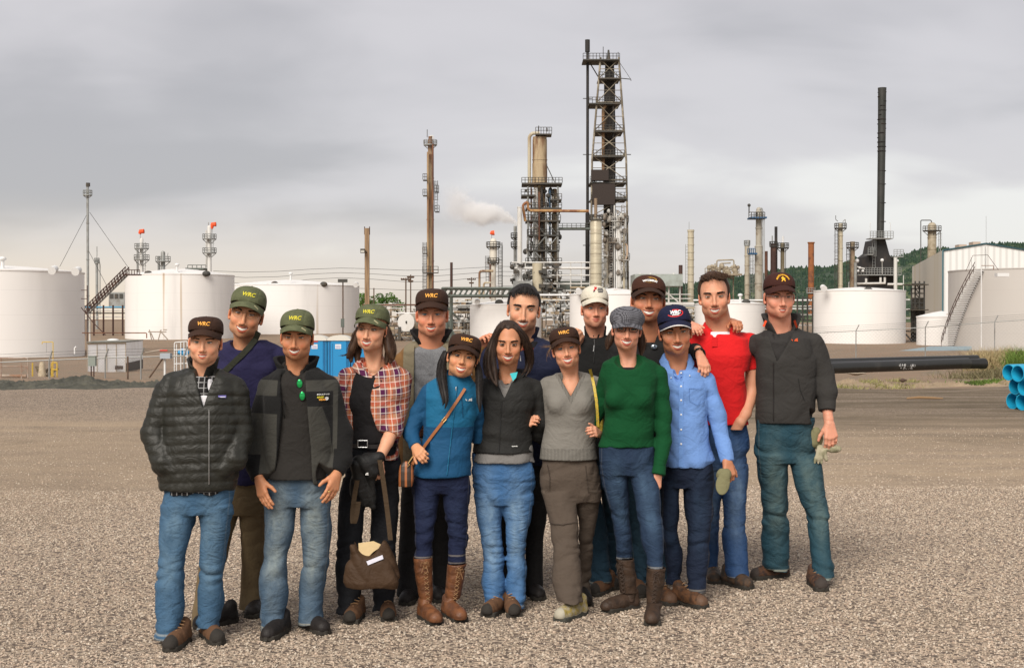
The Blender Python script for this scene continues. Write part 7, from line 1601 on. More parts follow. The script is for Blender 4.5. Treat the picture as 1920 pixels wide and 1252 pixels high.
def person_plaid():
 p=Person('woman in open red and white plaid shirt over black top, olive cap and black trousers',[(655,1171,-8,0),(729,1166,8,0)])
 head(p,697,617,scl(p,617,657),yaw=-10,pitch=0,roll=3,fem=1,wide=1.04,nose=1.05,skin=SK['fair'],smile=.9,open_=.8,jaw=.98,brow=(.06,.03,.02),browt=.7,neck=p.p(704,684,.03),sh=(p.p(662,694,.03),p.p(742,694,.03)),chest=p.p(704,722,.005))
 cap_mesh(p,OLIVE,text=('WRC',.027,YELT),up=.004,tilt=2,drop=.004)
 glasses(p,M('dark_wire_rim',(.05,.02,.02),.35,.5),(.0215,.0130),3.0,.0010,top_only=True)
 G=[]
 hb=lambda x,y,z:(x,y,z)
 for e,x0,x1,zz in((-1,-.075,-.115,-.16),(1,.078,.115,-.155)):
  G+=[[(x0,.03,.01),(x0*1.18,.035,-.06),(x1*1.12,.03,-.11),(x1*.95,.01,zz-.02)],[(x0,.0+.02*(e>0),.0),(x0*1.1,.01,-.06),(x1*.9,-.005,-.12),(x1*1.1,.0,zz)],[(x0*.9,.06,.0),(x0*1.3,.06,-.07),(x1*.8,.05,-.12),(x1*.7,.03,zz-.03)]]
 G+=[[(-.072,.0,.005),(-.105,-.01,-.02),(-.115,-.02,-.06),(-.085,-.02,-.085)],[(-.09,.02,-.1),(-.13,.0,-.15),(-.165,0,-.16),(-.175,0,-.145)]]
 [hair_body(p,g_,[.012,.018,.020,.008],HBROWN,5,n=60)for g_ in(G[:3],G[3:6])];hair_strands(p,grow(G[6:],9,.004,6,1.3),HBROWN,(.0018,.0006),'loose_hair')
 shell_hair(p,HBROWN,'back_hair',thick=.008,hairline=lambda x,y,z:np.minimum(y-.022+0*x,.08-z),seed=8,h=.005)
 blk=cloth('black_jersey',(.010,.009,.010),.9)
 tt=top(p,'tank_top',p.rows([(688,672,738,.06),(710,662,745,.105),(745,655,748,.13),(790,660,738,.115),(830,658,742,.12)]),[],[],blk,'tight',seed=3,cuffs=False,n=2.1,post=lambda F:F.ell(p.p(692,680,-.09),(.075,.14,.088),.01,'s'))
 pl=cloth('plaid_flannel',(0,0,0),.9,pat=plaid_pat,var=.06)
 x_=lambda px:p.p(px,760)[0];z_=lambda py:p.p(700,py)[2]
 T=p.rows([(684,676,736,.08),(698,656,754,.10),(730,648,764,.125),(790,650,752,.13),(830,655,750,.13),(862,700,750,.12)])
 A=[arm(p,[(654,708,.03,23),(638,770,.05,20),(640,830,.05,18)]),arm(p,[(752,710,.02,22),(746,765,.0,20),(736,800,-.07,19),(731,815,-.10,18)])]
 zz=[z_(v)for v in(670,690,735,764,807,870)];xl=[x_(v)for v in(672,664,648,640,640,640)];xr=[x_(v)for v in(716,712,699,698,712,728)]
 opn=(lambda x,y,z:np.maximum(np.maximum(np.interp(z,zz[::-1],xl[::-1])-x,x-np.interp(z,zz[::-1],xr[::-1])),y+.03),p.p(630,880,-.3),p.p(740,664,-.02))
 s=top(p,'plaid_shirt',T,A,[([p.p(704,692,.03),p.p(668,700,.03)],[.05,.05]),([p.p(704,692,.03),p.p(740,700,.03)],[.05,.05])],pl,'shirt',seed=31,opening=opn,post=lambda F:(F.ell(p.p(704,684,-.02),(.058,.10,.05),.01,'s')))
 ring_collar(p,p.p(704,686,.03),.070,.030,pl,gap=.9,drop=.03,flare=.016,th=.003,fold=True,parent=s,sx=1.15)
 H=hips(p,[(822,658,742),(850,646,750),(885,640,752),(905,640,750,.11)]);bk=cloth('black_denim',(.010,.011,.014),.85,400,.3)
 L=legr(p,0,[(890,638,692),(950,632,686),(1020,630,682),(1093,630,679),(1142,633,675)]);Q=legr(p,1,[(890,692,750),(950,692,748),(1020,692,745),(1093,694,743),(1140,699,741)])
 tr=legs_mesh(p,'trousers',H,L,Q,bk,'jeans',seed=5)
 mb=MB();rows_=p.rows([(833,656,744,.125)])[0];mb.lathe((0,0,0),[(1,-.012),(1.02,-.012),(1.02,.012),(1,.012)],40)
 mb.v=[(rows_[1]+v[0]*(rows_[3]+.004),rows_[2]+v[1]*(rows_[4]+.008),rows_[0]+v[2])for v in mb.v];bt=mb.build('belt',M('black_leather',(.015,.012,.012),.4),p.root)
 q=p.p(680,832,-.14);mb=MB();[mb.tube(t_,.003,6)for t_ in([(q[0]-.028,q[1],q[2]+.02),(q[0]+.028,q[1],q[2]+.02)],[(q[0]-.028,q[1],q[2]-.02),(q[0]+.028,q[1],q[2]-.02)],[(q[0]-.028,q[1],q[2]-.02),(q[0]-.028,q[1],q[2]+.02)],[(q[0]+.028,q[1],q[2]-.02),(q[0]+.028,q[1],q[2]+.02)])];mb.build('buckle',METAL,bt)
 for i in(0,1):footwear(p,i,mat=BOOTT,sole=SOLE,lace=LACE,L=.265)
 a=Field(p.p(690,880,-.30),p.p(760,790,.1),.005);a.chain([p.p(738,800,-.06),p.p(726,828,-.13),p.p(710,862,-.20)],[.042,.037,.027],.01);p.body_parts.append(a.mesh())
 hand(p,p.p(712,858,-.19),p.p(690,900,-.25),(-.5,-.85,.2),1,curl=1.0,s=.95)
 finish_body(p,T,[L,Q]);return p

def person_tan():
 p=Person('man in brown cap and tan jacket with black collar open over a grey t-shirt',[(758,1136,-10,0),(826,1131,12,0)])
 head(p,810,588,scl(p,588,630),yaw=0,pitch=2,roll=0,wide=.98,jaw=1.08,skin=SK['pink'],smile=.8,open_=.7,brow=(.16,.08,.045),browt=.8,iris=(.07,.10,.115),neck=p.p(808,652,.03),stub=.08,sh=(p.p(770,660,.03),p.p(846,660,.03)),chest=p.p(808,690,.02),neckr=.064)
 shell_hair(p,HLIGHT,thick=.003,hairline=temple(-.002,-.05),seed=8)
 cap_mesh(p,BROWNC,flat=True,text=('WRC',.027,ORT),up=.004,drop=.004,tilt=-2)
 t=top(p,'t_shirt',p.rows([(646,778,840,.085),(660,760,858,.11),(700,752,864,.125),(800,756,860,.12),(890,758,858,.12)]),[],[],cloth('grey_heather',(0.145,0.149,0.157),.9,300,.3,mottled=((.21,.215,.225),200)),'shirt',seed=3,cuffs=False,post=lambda F:F.ell(p.p(808,640,-.03),(.085,.14,.055),.01,'s'))
 tan=cloth('tan_canvas',(0.204,0.106,0.038),.9,masks=[('lining',(.20,.17,.11),.002)],wb=.4)
 x_=lambda px:p.p(px,700)[0];T=p.rows([(642,772,846,.09),(658,752,866,.12),(700,742,874,.15),(800,742,874,.15),(880,745,870,.15)])
 A=[arm(p,[(762,678,.03,24),(742,740,.12,22),(730,800,.1,20)]),arm(p,[(856,676,.03,24),(872,720,.12,22),(890,665,.16,18),(905,648,.16,15)])]
 opn=(lambda x,y,z:np.maximum(np.maximum(x_(779)-x,x-x_(838)),y+.07)+0*z,p.p(770,900,-.3),p.p(845,630,-.04))
 j=top(p,'jacket',T,A,[([p.p(808,650,.03),p.p(775,662,.03)],[.055,.055]),([p.p(808,650,.03),p.p(843,662,.03)],[.055,.055])],tan,'soft',seed=41,opening=opn,attrs={'lining':lambda V:np.minimum(V[:,0]-x_(757),x_(862)-V[:,0])},post=lambda F:F.ell(p.p(808,640,-.03),(.09,.14,.05),.01,'s'))
 ring_collar(p,p.p(808,640,.05),.085,.062,cloth('black_corduroy',(.010,.009,.009),.95,200,.5),gap=.75,drop=.05,flare=.03,th=.009,parent=j,sx=1.12)
 H=hips(p,[(870,755,862),(925,755,860,.11)]);bk=cloth('black_twill',(.011,.010,.010),.85)
 L=legr(p,0,[(910,752,806),(1010,748,798),(1110,745,788)]);Q=legr(p,1,[(910,804,862),(1010,808,852),(1108,812,846)])
 legs_mesh(p,'trousers',H,L,Q,bk,'soft',seed=5)
 for i in(0,1):footwear(p,i,mat=BOOTK,sole=SOLE)
 hand(p,p.p(902,652,.15),p.p(912,625,.08),(-.4,.2,1),1,curl=.9,s=1.0)
 finish_body(p,T,[L,Q])

def person_blue():
 p=Person('woman in bright blue zipped jacket, brown cap, long black hair and tall tan lace boots',[(818,1172,24,0),(864,1167,24,0)])
 head(p,868,669,scl(p,669,708),yaw=3,pitch=-4,roll=11,fem=1,wide=1.06,nose=.88,skin=SK['olive'],smile=1.0,open_=.95,iris=(.03,.015,.01),brow=(.012,.009,.008),browt=.8,neck=p.p(850,726,.02),cheek=1.15,h=.003)
 cap_mesh(p,BROWNC,flat=True,text=('WRC',.027,ORT),up=.002,drop=.002,tilt=0)
 shell_hair(p,HBLACK,'hair',thick=.008,hairline=lambda x,y,z:np.minimum(np.maximum(y+.010,z+.02-.0*x)-.0,np.minimum(.075-z,y+.045)),seed=8,h=.0045)
 Rm=p.hR;iv=lambda q:Rm.T@(np.asarray(q)-p.hC)/p.hS
 g1=[iv(p.p(836,662,-.01)),iv(p.p(828,690,-.02)),iv(p.p(822,715,-.19)),iv(p.p(845,745,-.24)),iv(p.p(834,766,-.23))]
 g2=[iv(p.p(893,676,-.01)),iv(p.p(902,700,-.04)),iv(p.p(896,725,-.19)),iv(p.p(898,752,-.24)),iv(p.p(900,772,-.23))]
 g3=[iv(p.p(834,660,-.0)),iv(p.p(820,690,-.04)),iv(p.p(822,722,-.19)),iv(p.p(838,742,-.22)),iv(p.p(830,760,-.22))]
 [hair_body(p,g_,[.010,.017,.015,.012,.003],HBLACK,3,'hair_tail',n=60)for g_ in([g1,g3],[g2])]
 bl=cloth('blue_fleece',(.0,.0,.0),.8,250,.3,pat=lambda g:g.mix(g.step(g.attr('nylon'),-.002,.002),(.004,.062,.15),(.006,.115,.235)),var=.1,spec=.35)
 x_=lambda px:p.p(px,760)[0];z_=lambda py:p.p(840,py)[2]
 T=p.rows([(704,826,882,.07),(718,808,888,.095),(745,795,894,.125),(785,793,893,.13),(820,791,888,.115),(855,782,886,.125),(885,773,886,.142),(893,775,885,.142)])
 A=[arm(p,[(806,738,.01,19),(785,775,.03,18),(770,812,.0,16.5),(780,838,-.10,12)]),arm(p,[(886,742,.02,17),(895,790,.1,15),(896,830,.12,13)])]
 j=top(p,'jacket',T,A,[([p.p(852,716,.02),p.p(815,730,.01)],[.045,.045]),([p.p(852,716,.02),p.p(882,734,.02)],[.045,.04])],bl,'tight',seed=51,attrs={'nylon':lambda V:np.min([V[:,2]-z_(798),V[:,0]-x_(800)-.0,np.full(len(V),.1),.02-V[:,1]],axis=0)},n=2.1)
 ring_collar(p,p.p(851,717,.015),.056,.052,bl,gap=.20,drop=.025,flare=.006,th=.006,parent=j,tilt=-.1)
 on_surface(p,'zip',j,[(857-19*t,722+168*t)for t in np.linspace(0,1,14)],cloth('zip_tape_blue',(.01,.13,.25),.5),.0028)
 q=surf_y(p,j,855,729);mb=MB();mb.ball((q[0],q[1]-.006,q[2]),(.004,.003,.014),8);mb.build('zip_pull',METAL,j)
 on_surface(p,'chest_zip',j,[(865,745),(867,762),(868,782)],cloth('zip_tape_dark',(.005,.05,.12),.5),.002)
 V,T_=mountain_mark(1.0);patch(p,j,'emblem',882,749,V,T_,WHT);V,T_=text_verts('|||',.009,0,1.2,.0004);patch(p,j,'lettering',874,750,V,T_,WHT,rot=90)
 st=M('tan_leather_strap',(.36,.13,.045),.5,bump=.2)
 s=on_surface(p,'bag_strap',j,[(872,728),(862,744),(850,762),(838,780),(826,796),(812,814),(798,833),(784,853),(773,870)],st,(.0085,.003),parent=p.root,lift=.003)
 q=surf_y(p,j,833,787);mb=MB()
 for a,b in(((-.014,-.005),(.004,.016)),((-.006,-.016),(.014,.005))):mb.tube([(q[0]+a[0],q[1]-.010,q[2]+a[1]),(q[0]+b[0],q[1]-.010,q[2]+b[1])],.003,6)
 mb.build('buckle',GOLD,s)
 mb=MB()
 for px_,py_ in((836,690),(884,697)):q=p.p(px_,py_,-.05);mb.tube([tuple(q+(0,0,.012)),tuple(q),tuple(q-(0,0,.02))],[.002,.004,.0055],6)
 mb.build('earrings',METAL,p.root)
 H=hips(p,[(878,779,883,.12),(905,773,884,.12),(925,773,883,.10)])
 L=legr(p,0,[(910,773,829),(941,774,824),(1002,777,816),(1046,778,809)],bf=.9,back=.18);Q=legr(p,1,[(910,825,883),(941,830,881),(1002,838,878),(1056,840,874)],bf=.9,back=.18)
 legs_mesh(p,'jeans',H,L,Q,denim('denim_indigo',(0.007,0.011,0.036),(0.022,0.038,0.086),.6),'jeans',seed=6,amp=.7,flare=False)
 lb=cloth('brown_leather_boot',(.18,.068,.025),.55,120,.3,mottled=((.10,.038,.016),18),var=.25,spec=.45)
 tall_boots(p,[[(1044,774,811),(1080,778,811),(1120,786,812)],[(1056,838,875),(1085,836,870),(1120,834,864)]],lb,LACE,L=.25)
 hand(p,p.p(778,836,-.10),p.p(790,852,-.17),(-.3,-.9,.3),-1,curl=.7,s=.88)
 finish_body(p,T,[L,Q]);return p
def tall_boots(p,shafts,mat,lace,L=.26,cuff=None):
 for i,rows in enumerate(shafts):
  s=footwear(p,i,mat=mat,sole=SOLE,L=L);s.name='boot'
  gx,gy,g0,yaw=p.foot[i];a=R(yaw);back=(L-.045)
  ax_=np.array([gx-math.sin(a)*back,gy+math.cos(a)*back,g0])-p.o
  rr=legr(p,i,[(r[0],r[1],r[2])for r in rows],hipdy=(gy+.18*math.cos(a)-p.d),back=.2,bf=.9)
  rr.append((g0-p.o[2]+.10,ax_[0]+math.sin(a)*.02,ax_[1]-.02*math.cos(a),.040,.046));rr.append((g0-p.o[2]+.05,ax_[0]+math.sin(a)*.03,ax_[1]-.03*math.cos(a),.040,.05))
  lo,hi=garment_bounds(rr,());F=Field(lo,hi,.005);F.loft(rr,.01,'u',2.1)
  F.add(lambda x,y,z:creases((x,y,z),i+3,30,.0022,(.5,.5,2))+0*x)
  zt=max(r[0]for r in rr);c=max(rr);F.cap((c[1],c[2],zt-.02),(c[1],c[2],zt+.05),c[3]-.006,None,.004,'s')
  sf=p.mesh('boot_shaft',F,mat,s);mb=MB();Q_=np.array(sorted(rr))
  for t in np.linspace(.06,.93,10):
   z=Q_[0,0]+(Q_[-1,0]-Q_[0,0])*t;cx,cy,A_,B_=[np.interp(z,Q_[:,0],Q_[:,k])for k in(1,2,3,4)];w=.013;off=math.sin(a)*B_*.7
   for e in(-1,1):mb.tube([(cx+off-w*e,cy-B_*.96,z-.010),(cx+off,cy-B_-.004,z),(cx+off+w*e,cy-B_*.96,z+.010)],.0020,4)
  z=Q_[-1,0]-.03;cx,cy,A_,B_=Q_[-1,1:]
  for e in(-1,1):mb.tube([(cx+off,cy-B_-.004,z),(cx+off+.02*e,cy-B_-.010,z+.012),(cx+off+.026*e,cy-B_-.010,z-.01),(cx+off+.006*e,cy-B_-.006,z-.006),(cx+off+.02*e,cy-B_-.01,z-.05)],.0018,4)
  mb.build('lace',lace,s)

def person_black():
 p=Person('hatless woman with long dark hair in black softshell jacket and light blue jeans',[(912,1157,-24,0),(965,1158,8,0)])
 head(p,953,643,scl(p,643,682),yaw=0,pitch=4,roll=1,fem=1,wide=1.0,skin=(0.531,0.245,0.133),smile=1.0,open_=.95,iris=(.05,.025,.012),brow=(.012,.008,.007),browt=1.2,neck=p.p(952,708,.03),sh=(p.p(918,716,.03),p.p(986,716,.03)),chest=p.p(950,738,.01),h=.003)
 # hair parted near the middle
 shell_hair(p,HDARK,'hair',thick=.008,hairline=lambda x,y,z:np.maximum(np.minimum(y+.072-.55*np.abs(x),.3),np.minimum(z-(.098-.9*np.abs(x)**1.0*.7),.02-y+.2))-.004,seed=18,h=.0042,fr=90)
 Rm=p.hR;iv=lambda q:Rm.T@(np.asarray(q)-p.hC)/p.hS
 A1=[[(-.02,-.055,.100),(-.082,-.058,.06),iv(p.p(918,660,-.06)),iv(p.p(928,700,-.16)),iv(p.p(932,724,-.17))],[(-.03,-.02,.106),(-.090,-.02,.05),iv(p.p(910,670,-.03)),iv(p.p(914,700,-.13)),iv(p.p(930,722,-.17))],[(-.04,.03,.11),(-.092,.03,.05),iv(p.p(905,680,.03)),iv(p.p(908,700,-.05)),iv(p.p(918,712,-.12))],
 [(.02,-.045,.100),(.080,-.05,.06),iv(p.p(987,650,-.03)),iv(p.p(1000,680,.02)),iv(p.p(992,700,.0))],[(.03,.0,.112),(.088,.0,.06),iv(p.p(995,650,.0)),iv(p.p(1008,680,.04)),iv(p.p(985,705,-.02))],[(.03,.03,.112),(.09,.03,.06),iv(p.p(990,660,.04)),iv(p.p(1000,690,.06)),iv(p.p(975,705,-.02))]]
 [hair_body(p,A_,[.005,.009,.013,.012,.003],HDARK,13,'hair_lengths',n=60)for A_ in(A1[:3],A1[3:])]
 sf=cloth('black_softshell',(.016,.016,.015),.75,300,.25,var=.12)
 T=p.rows([(706,930,978,.08),(716,912,1000,.10),(745,896,1008,.125),(780,892,1001,.13),(815,888,998,.132),(848,886,1002,.148)])
 A=[arm(p,[(904,730,.02,20),(884,785,.20,17),(810,806,.14,14.5),(790,809,.05,13)]),arm(p,[(1004,732,.02,20),(1011,790,.03,18),(1010,812,.08,17),(1030,830,.16,14)])]
 zV=p.p(950,745)[2];cxv=p.p(946,745)[0]
 j=top(p,'jacket',T,A,[([p.p(952,708,.03),p.p(916,722,.02)],[.045,.045]),([p.p(952,708,.03),p.p(994,722,.02)],[.045,.045])],sf,'tight',seed=61,n=2.15,post=lambda F:(F.ell(p.p(950,702,-.06),(.062,.12,.055),.01,'s'),F.op(lambda x,y,z:np.maximum(np.abs(x-cxv)-.055*np.clip((z-zV)/.12,0,1.3),y+.04),p.p(920,748,-.3),p.p(980,690,-.02),.006,'s')))
 gt=cloth('grey_jersey',(0.184,0.176,0.168),.9,300,.3)
 top(p,'t_shirt',p.rows([(712,928,975,.08),(740,920,985,.10),(800,908,985,.10),(845,890,1000,.13),(866,886,1003,.138)]),[],[],gt,'tight',seed=4,cuffs=False,post=lambda F:F.ell(p.p(950,712,-.11),(.045,.09,.055),.01,'s'))
 ring_collar(p,p.p(952,712,.03),.072,.045,sf,gap=.75,drop=.05,flare=.03,th=.007,parent=j,sx=1.12)
 on_surface(p,'zip',j,[(941-6*t,752+96*t)for t in np.linspace(0,1,10)],BLACKP,.0025)
 V,T_=text_verts('mmmmm',.010,0,0,.0003,.85);patch(p,j,'lettering',965,836,V,T_,WHT)
 V,T_=poly([(-.02,.012),(.022,.02),(.014,-.008),(-.004,-.026)]);q=p.p(963,705,-.14)
 mb=MB();mb.add([(q[0]+v[0]*1.1,q[1]+.015+abs(v[0]),q[2]+v[1]*1.2)for v in V]+[(q[0]+v[0]*1.1,q[1]+.022+abs(v[0]),q[2]+v[1]*1.2)for v in V],[(0,1,2,3),(7,6,5,4)]+[(i,(i+1)%4,(i+1)%4+4,i+4)for i in range(4)]);mb.build('scarf',M('teal_silk',(.0,.42,.46),.5),p.root)
 mb=MB()
 for px_,py_ in((929,670),(976,672)):q=p.p(px_,py_,-.05);mb.tube([tuple(q+(0,0,.02)),tuple(q),tuple(q-(0,0,.015))],[.0015,.004,.006],6)
 mb.build('earrings',METAL,p.root)
 H=hips(p,[(850,889,1001,.122),(880,885,1003,.13),(930,886,1000,.12),(945,888,998,.10)])
 L=legr(p,0,[(925,886,941),(960,891,941),(1002,899,943),(1047,903,946),(1093,902,947),(1137,908,945)]);Q=legr(p,1,[(925,939,1000),(960,943,996),(1002,948,990),(1047,949,988),(1093,949,988),(1131,948,983)])
 legs_mesh(p,'jeans',H,L,Q,denim('denim_sky',(0.036,0.112,0.259),(0.244,0.350,0.437),1.05),seed=13)
 for i in(0,1):footwear(p,i,mat=BOOTT,sole=SOLE,lace=LACE,L=.265)
 skin_arm(p,[(915,760,.05),(886,792,.20),(810,808,.14),(785,811,.04)]);hand(p,p.p(784,811,.03),p.p(797,790,-.08),(-1,-.1,0),1,curl=.9,s=.8)
 finish_body(p,T,[L,Q])

def person_darknavy():
 p=Person('bareheaded man with short black hair in a dark navy jacket, behind the woman in black',[(955,1125,-15,0),(1014,1127,16,0)])
 head(p,982,579,scl(p,579,621),yaw=0,pitch=1,roll=4,wide=1.0,long_=1.02,nose=1.25,skin=(0.620,0.321,0.193),smile=.9,open_=.9,brow=(.008,.006,.005),browt=1.35,neck=p.p(984,642,.03),stub=.5,sh=(p.p(946,655,.03),p.p(1022,655,.03)),chest=p.p(984,690,.02))
 r_=np.random.default_rng(5);fr=[]
 for i in range(150):
  x=r_.uniform(-.066,.066);L_=(.030 if abs(x-.004)<.024 else.014)*r_.uniform(.7,1.15);y0=-.062+.42*abs(x);z0=.116-2.4*x*x*4;dx=r_.normal()*.006+.004
  fr.append(bez([(x,y0+.02,z0),(x+dx*.3,y0-.016,z0+.006),(x+dx*.7,y0-.030,z0-.012),(x+dx,y0-.033,z0-.012-L_)],7))
 shell_hair(p,HBLACK,thick=.012,hairline=lambda x,y,z:np.maximum(np.minimum(np.minimum(y+.062-1.4*np.maximum(np.abs(x)-.03,0),z-(-.005+.0*x)),.3),np.minimum(z-.094+.25*np.abs(x-.0),y+.16))*1.0-np.maximum(.0,0),seed=18,tufts=fr,tuftr=(.0026,.0007),fr=95,amp=.003)
 nv=cloth('dark_navy_shell',(.010,.014,.040),.8,300,.2)
 T=p.rows([(636,952,1016,.08),(652,925,1044,.115),(690,915,1058,.14),(780,920,1052,.14),(870,922,1042,.13)])
 A=[arm(p,[(925,670,.02,24),(905,735,.05,22),(905,800,.05,18)]),arm(p,[(1048,672,.03,24),(1066,735,.10,21),(1078,670,.16,17),(1086,640,.14,13)])]
 x_=lambda px:p.p(px,640)[0];zV=p.p(1000,668)[2]
 j=top(p,'jacket',T,A,[([p.p(984,642,.03),p.p(944,658,.03)],[.058,.058]),([p.p(984,642,.03),p.p(1026,660,.03)],[.058,.058])],nv,'soft',seed=71,post=lambda F:(F.ell(p.p(982,634,-.04),(.066,.12,.05),.01,'s'),F.op(lambda x,y,z:np.maximum(np.abs(x-x_(990))-.07*np.clip((z-zV)/.10,0,1.4),y+.05),p.p(955,670,-.3),p.p(1030,620,-.02),.006,'s')))
 top(p,'shirt',p.rows([(640,955,1012,.078),(670,945,1030,.11),(740,945,1030,.11)]),[],[],cloth('red_and_black_knit',(.35,.012,.012),.9,masks=[('neck',(.010,.010,.012),.002)]),'knit',cuffs=False,attrs={'neck':lambda V:V[:,2]-p.p(984,653)[2]},post=lambda F:F.ell(p.p(982,634,-.06),(.058,.12,.042),.01,'s'))
 ring_collar(p,p.p(983,634,.035),.070,.056,nv,gap=.55,drop=.045,flare=.016,th=.007,parent=j,sx=1.1)
 H=hips(p,[(860,930,1036),(925,932,1034,.11)]);bk=cloth('black_twill',(.011,.010,.010),.85)
 L=legr(p,0,[(910,930,984),(1010,935,978),(1105,940,978)]);Q=legr(p,1,[(910,982,1034),(1010,985,1019),(1095,984,1018)])
 legs_mesh(p,'trousers',H,L,Q,bk,'soft',seed=5)
 for i in(0,1):footwear(p,i,mat=BOOTK,sole=SOLE)
 hand(p,p.p(1085,650,.10),p.p(1091,622,.0),(.7,-.7,.2),1,curl=.55,s=.95)
 finish_body(p,T,[L,Q])

def person_grey():
 p=Person('woman in grey v-neck sweater, brown cap and brown cargo trousers with a yellow bag strap',[(1047,1166,-38,0),(1098,1138,5,0)],dd=.16)
 head(p,1061,653,scl(p,653,690),yaw=-2,pitch=-3,roll=-9,fem=1,wide=1.02,long_=1.0,skin=(0.665,0.330,0.202),smile=1.0,open_=1.0,iris=(.09,.12,.14),brow=(.12,.06,.03),browt=.7,neck=p.p(1072,712,.03),sh=(p.p(1038,716,.03),p.p(1108,714,.03)),chest=p.p(1070,735,-.005),h=.003)
 shell_hair(p,HLIGHT,thick=.005,hairline=temple(-.030,-.06),seed=8)
 hair_strands(p,grow([[(-.07,-.02,.03),(-.10,-.02,.01),(-.125,-.02,-.02),(-.11,-.03,-.06)],[(-.07,-.01,.03),(-.10,0,.02),(-.13,.0,.03),(-.145,0,.035)],[(.066,-.045,.03),(.070,-.055,.01),(.074,-.04,-.02),(.072,-.03,-.03)]],8,.004,3),HLIGHT,(.0013,.0005),'loose_hair')
 cap_mesh(p,BROWNC,flat=True,text=('WRC',.027,ORT),up=.0,drop=.004,tilt=4)
 rb=lambda g:g.mix(g.math('MULTIPLY',g.step(g.attr('rib'),-.001,.001),g.step(g.math('SINE',g.math('MULTIPLY',g.xyz()[0],750)),-.2,.5)),(.19,.18,.16),(.09,.085,.075))
 kn=cloth('grey_knit',(0,0,0),.95,350,.5,pat=rb)
 T=p.rows([(704,1046,1098,.075),(712,1024,1116,.095),(740,1018,1124,.125),(770,1021,1121,.135),(800,1021,1117,.118),(830,1016,1117,.122),(860,1012,1120,.13)])
 A=[arm(p,[(1028,724,.02,18),(1008,765,.10,16),(985,800,.14,14)]),arm(p,[(1116,724,.02,19),(1132,770,.08,17),(1138,800,.14,14)])]
 zV=p.p(1069,742)[2];cx=p.p(1069,745)[0];zt_=p.p(1069,700)[2];zh=p.p(1069,838)[2]
 vneck=lambda V:np.maximum(np.minimum(.075*1.0*np.clip((V[:,2]-zV)/(zt_-zV),-.3,2)+.024-np.abs(V[:,0]-cx),np.where(V[:,1]<0,.1,-.1)),zh-V[:,2])
 s=top(p,'sweater',T,A,[([p.p(1072,708,.03),p.p(1036,718,.02)],[.04,.042]),([p.p(1072,708,.03),p.p(1108,716,.02)],[.04,.042])],kn,'knit',seed=81,n=2.15,attrs={'rib':vneck},extra=lambda F:[F.ell(p.p(e,757,-.10),(.055,.05,.055),.04)for e in(1046,1093)],post=lambda F:F.op(lambda x,y,z:np.maximum(np.abs(x-cx)-.075*np.clip((z-zV)/(zt_-zV),0,1.6),y+.005),p.p(1030,745,-.3),p.p(1110,680,.0),.006,'s'))
 on_surface(p,'bag_strap',s,[(1106,692),(1110,706),(1114,725),(1118,750),(1120,775),(1121,800)],M('yellow_strap',(.62,.45,.03),.6,0,(.35,.27,.08),120,bump=.2),(.0085,.003),parent=p.root)
 F=Field(p.p(1108,830,-.1),p.p(1140,750,.12),.005);F.loft(p.rows([(762,1121,1127,.03),(785,1119,1132,.05),(812,1116,1131,.05),(820,1118,1126,.03)],dy=.02),.01)
 b=p.mesh('shoulder_bag',F,M('yellow_bag',(.38,.28,.03),.6,0,(.55,.42,.08),60),COL and None);b.parent=None;b.location=p.o;tag(b,'mustard yellow shoulder bag half hidden between the grey sweater and the green sweater','bag')
 cg=cloth('brown_cargo_cotton',(0.079,0.060,0.046),.9,400,.35)
 H=hips(p,[(855,1014,1120,.125),(896,1008,1127,.13),(925,1014,1127,.12),(940,1018,1126,.10)])
 L=legr(p,0,[(920,1014,1080),(960,1022,1083),(987,1030,1086),(1032,1034,1090),(1078,1034,1092),(1102,1034,1094),(1124,1042,1092)],hipdy=-.02,bf=.75,back=.14);Q=legr(p,1,[(920,1074,1127),(960,1080,1124),(987,1084,1119),(1032,1084,1113),(1078,1082,1108),(1116,1080,1107)],bf=.8)
 t=legs_mesh(p,'cargo_trousers',H,L,Q,cg,'jeans',seed=17,amp=.9)
 on_surface(p,'knee_seam',t,[(1028,978),(1040,982),(1055,983),(1070,980),(1084,977)],cloth('brown_seam',(.05,.038,.03),.9),.0022);on_surface(p,'pocket_seam',t,[(1026,870),(1031,895),(1030,915),(1022,922)],cloth('brown_seam',(.05,.038,.03),.9),.0020)
 on_surface(p,'pocket_seam',t,[(1098,872),(1100,895),(1103,922),(1118,922),(1124,905)],cloth('brown_seam',(.05,.038,.03),.9),.0020)
 sn=cloth('running_shoe_mesh',(.33,.29,.20),.8,200,.3,masks=[('panel',(.40,.37,.29),.003)],mottled=((.30,.23,.06),40))
 footwear(p,0,mat=sn,sole=M('shoe_sole_grey',(.05,.05,.04),.8),lace=M('brown_lace',(.06,.04,.03),.8),L=.27);footwear(p,1,mat=BOOTK,sole=SOLE,L=.25)
 hand(p,p.p(990,800,.02),p.p(1001,780,-.09),(-.9,-.2,.2),1,curl=.8,s=.8)
 finish_body(p,T,[L,Q])

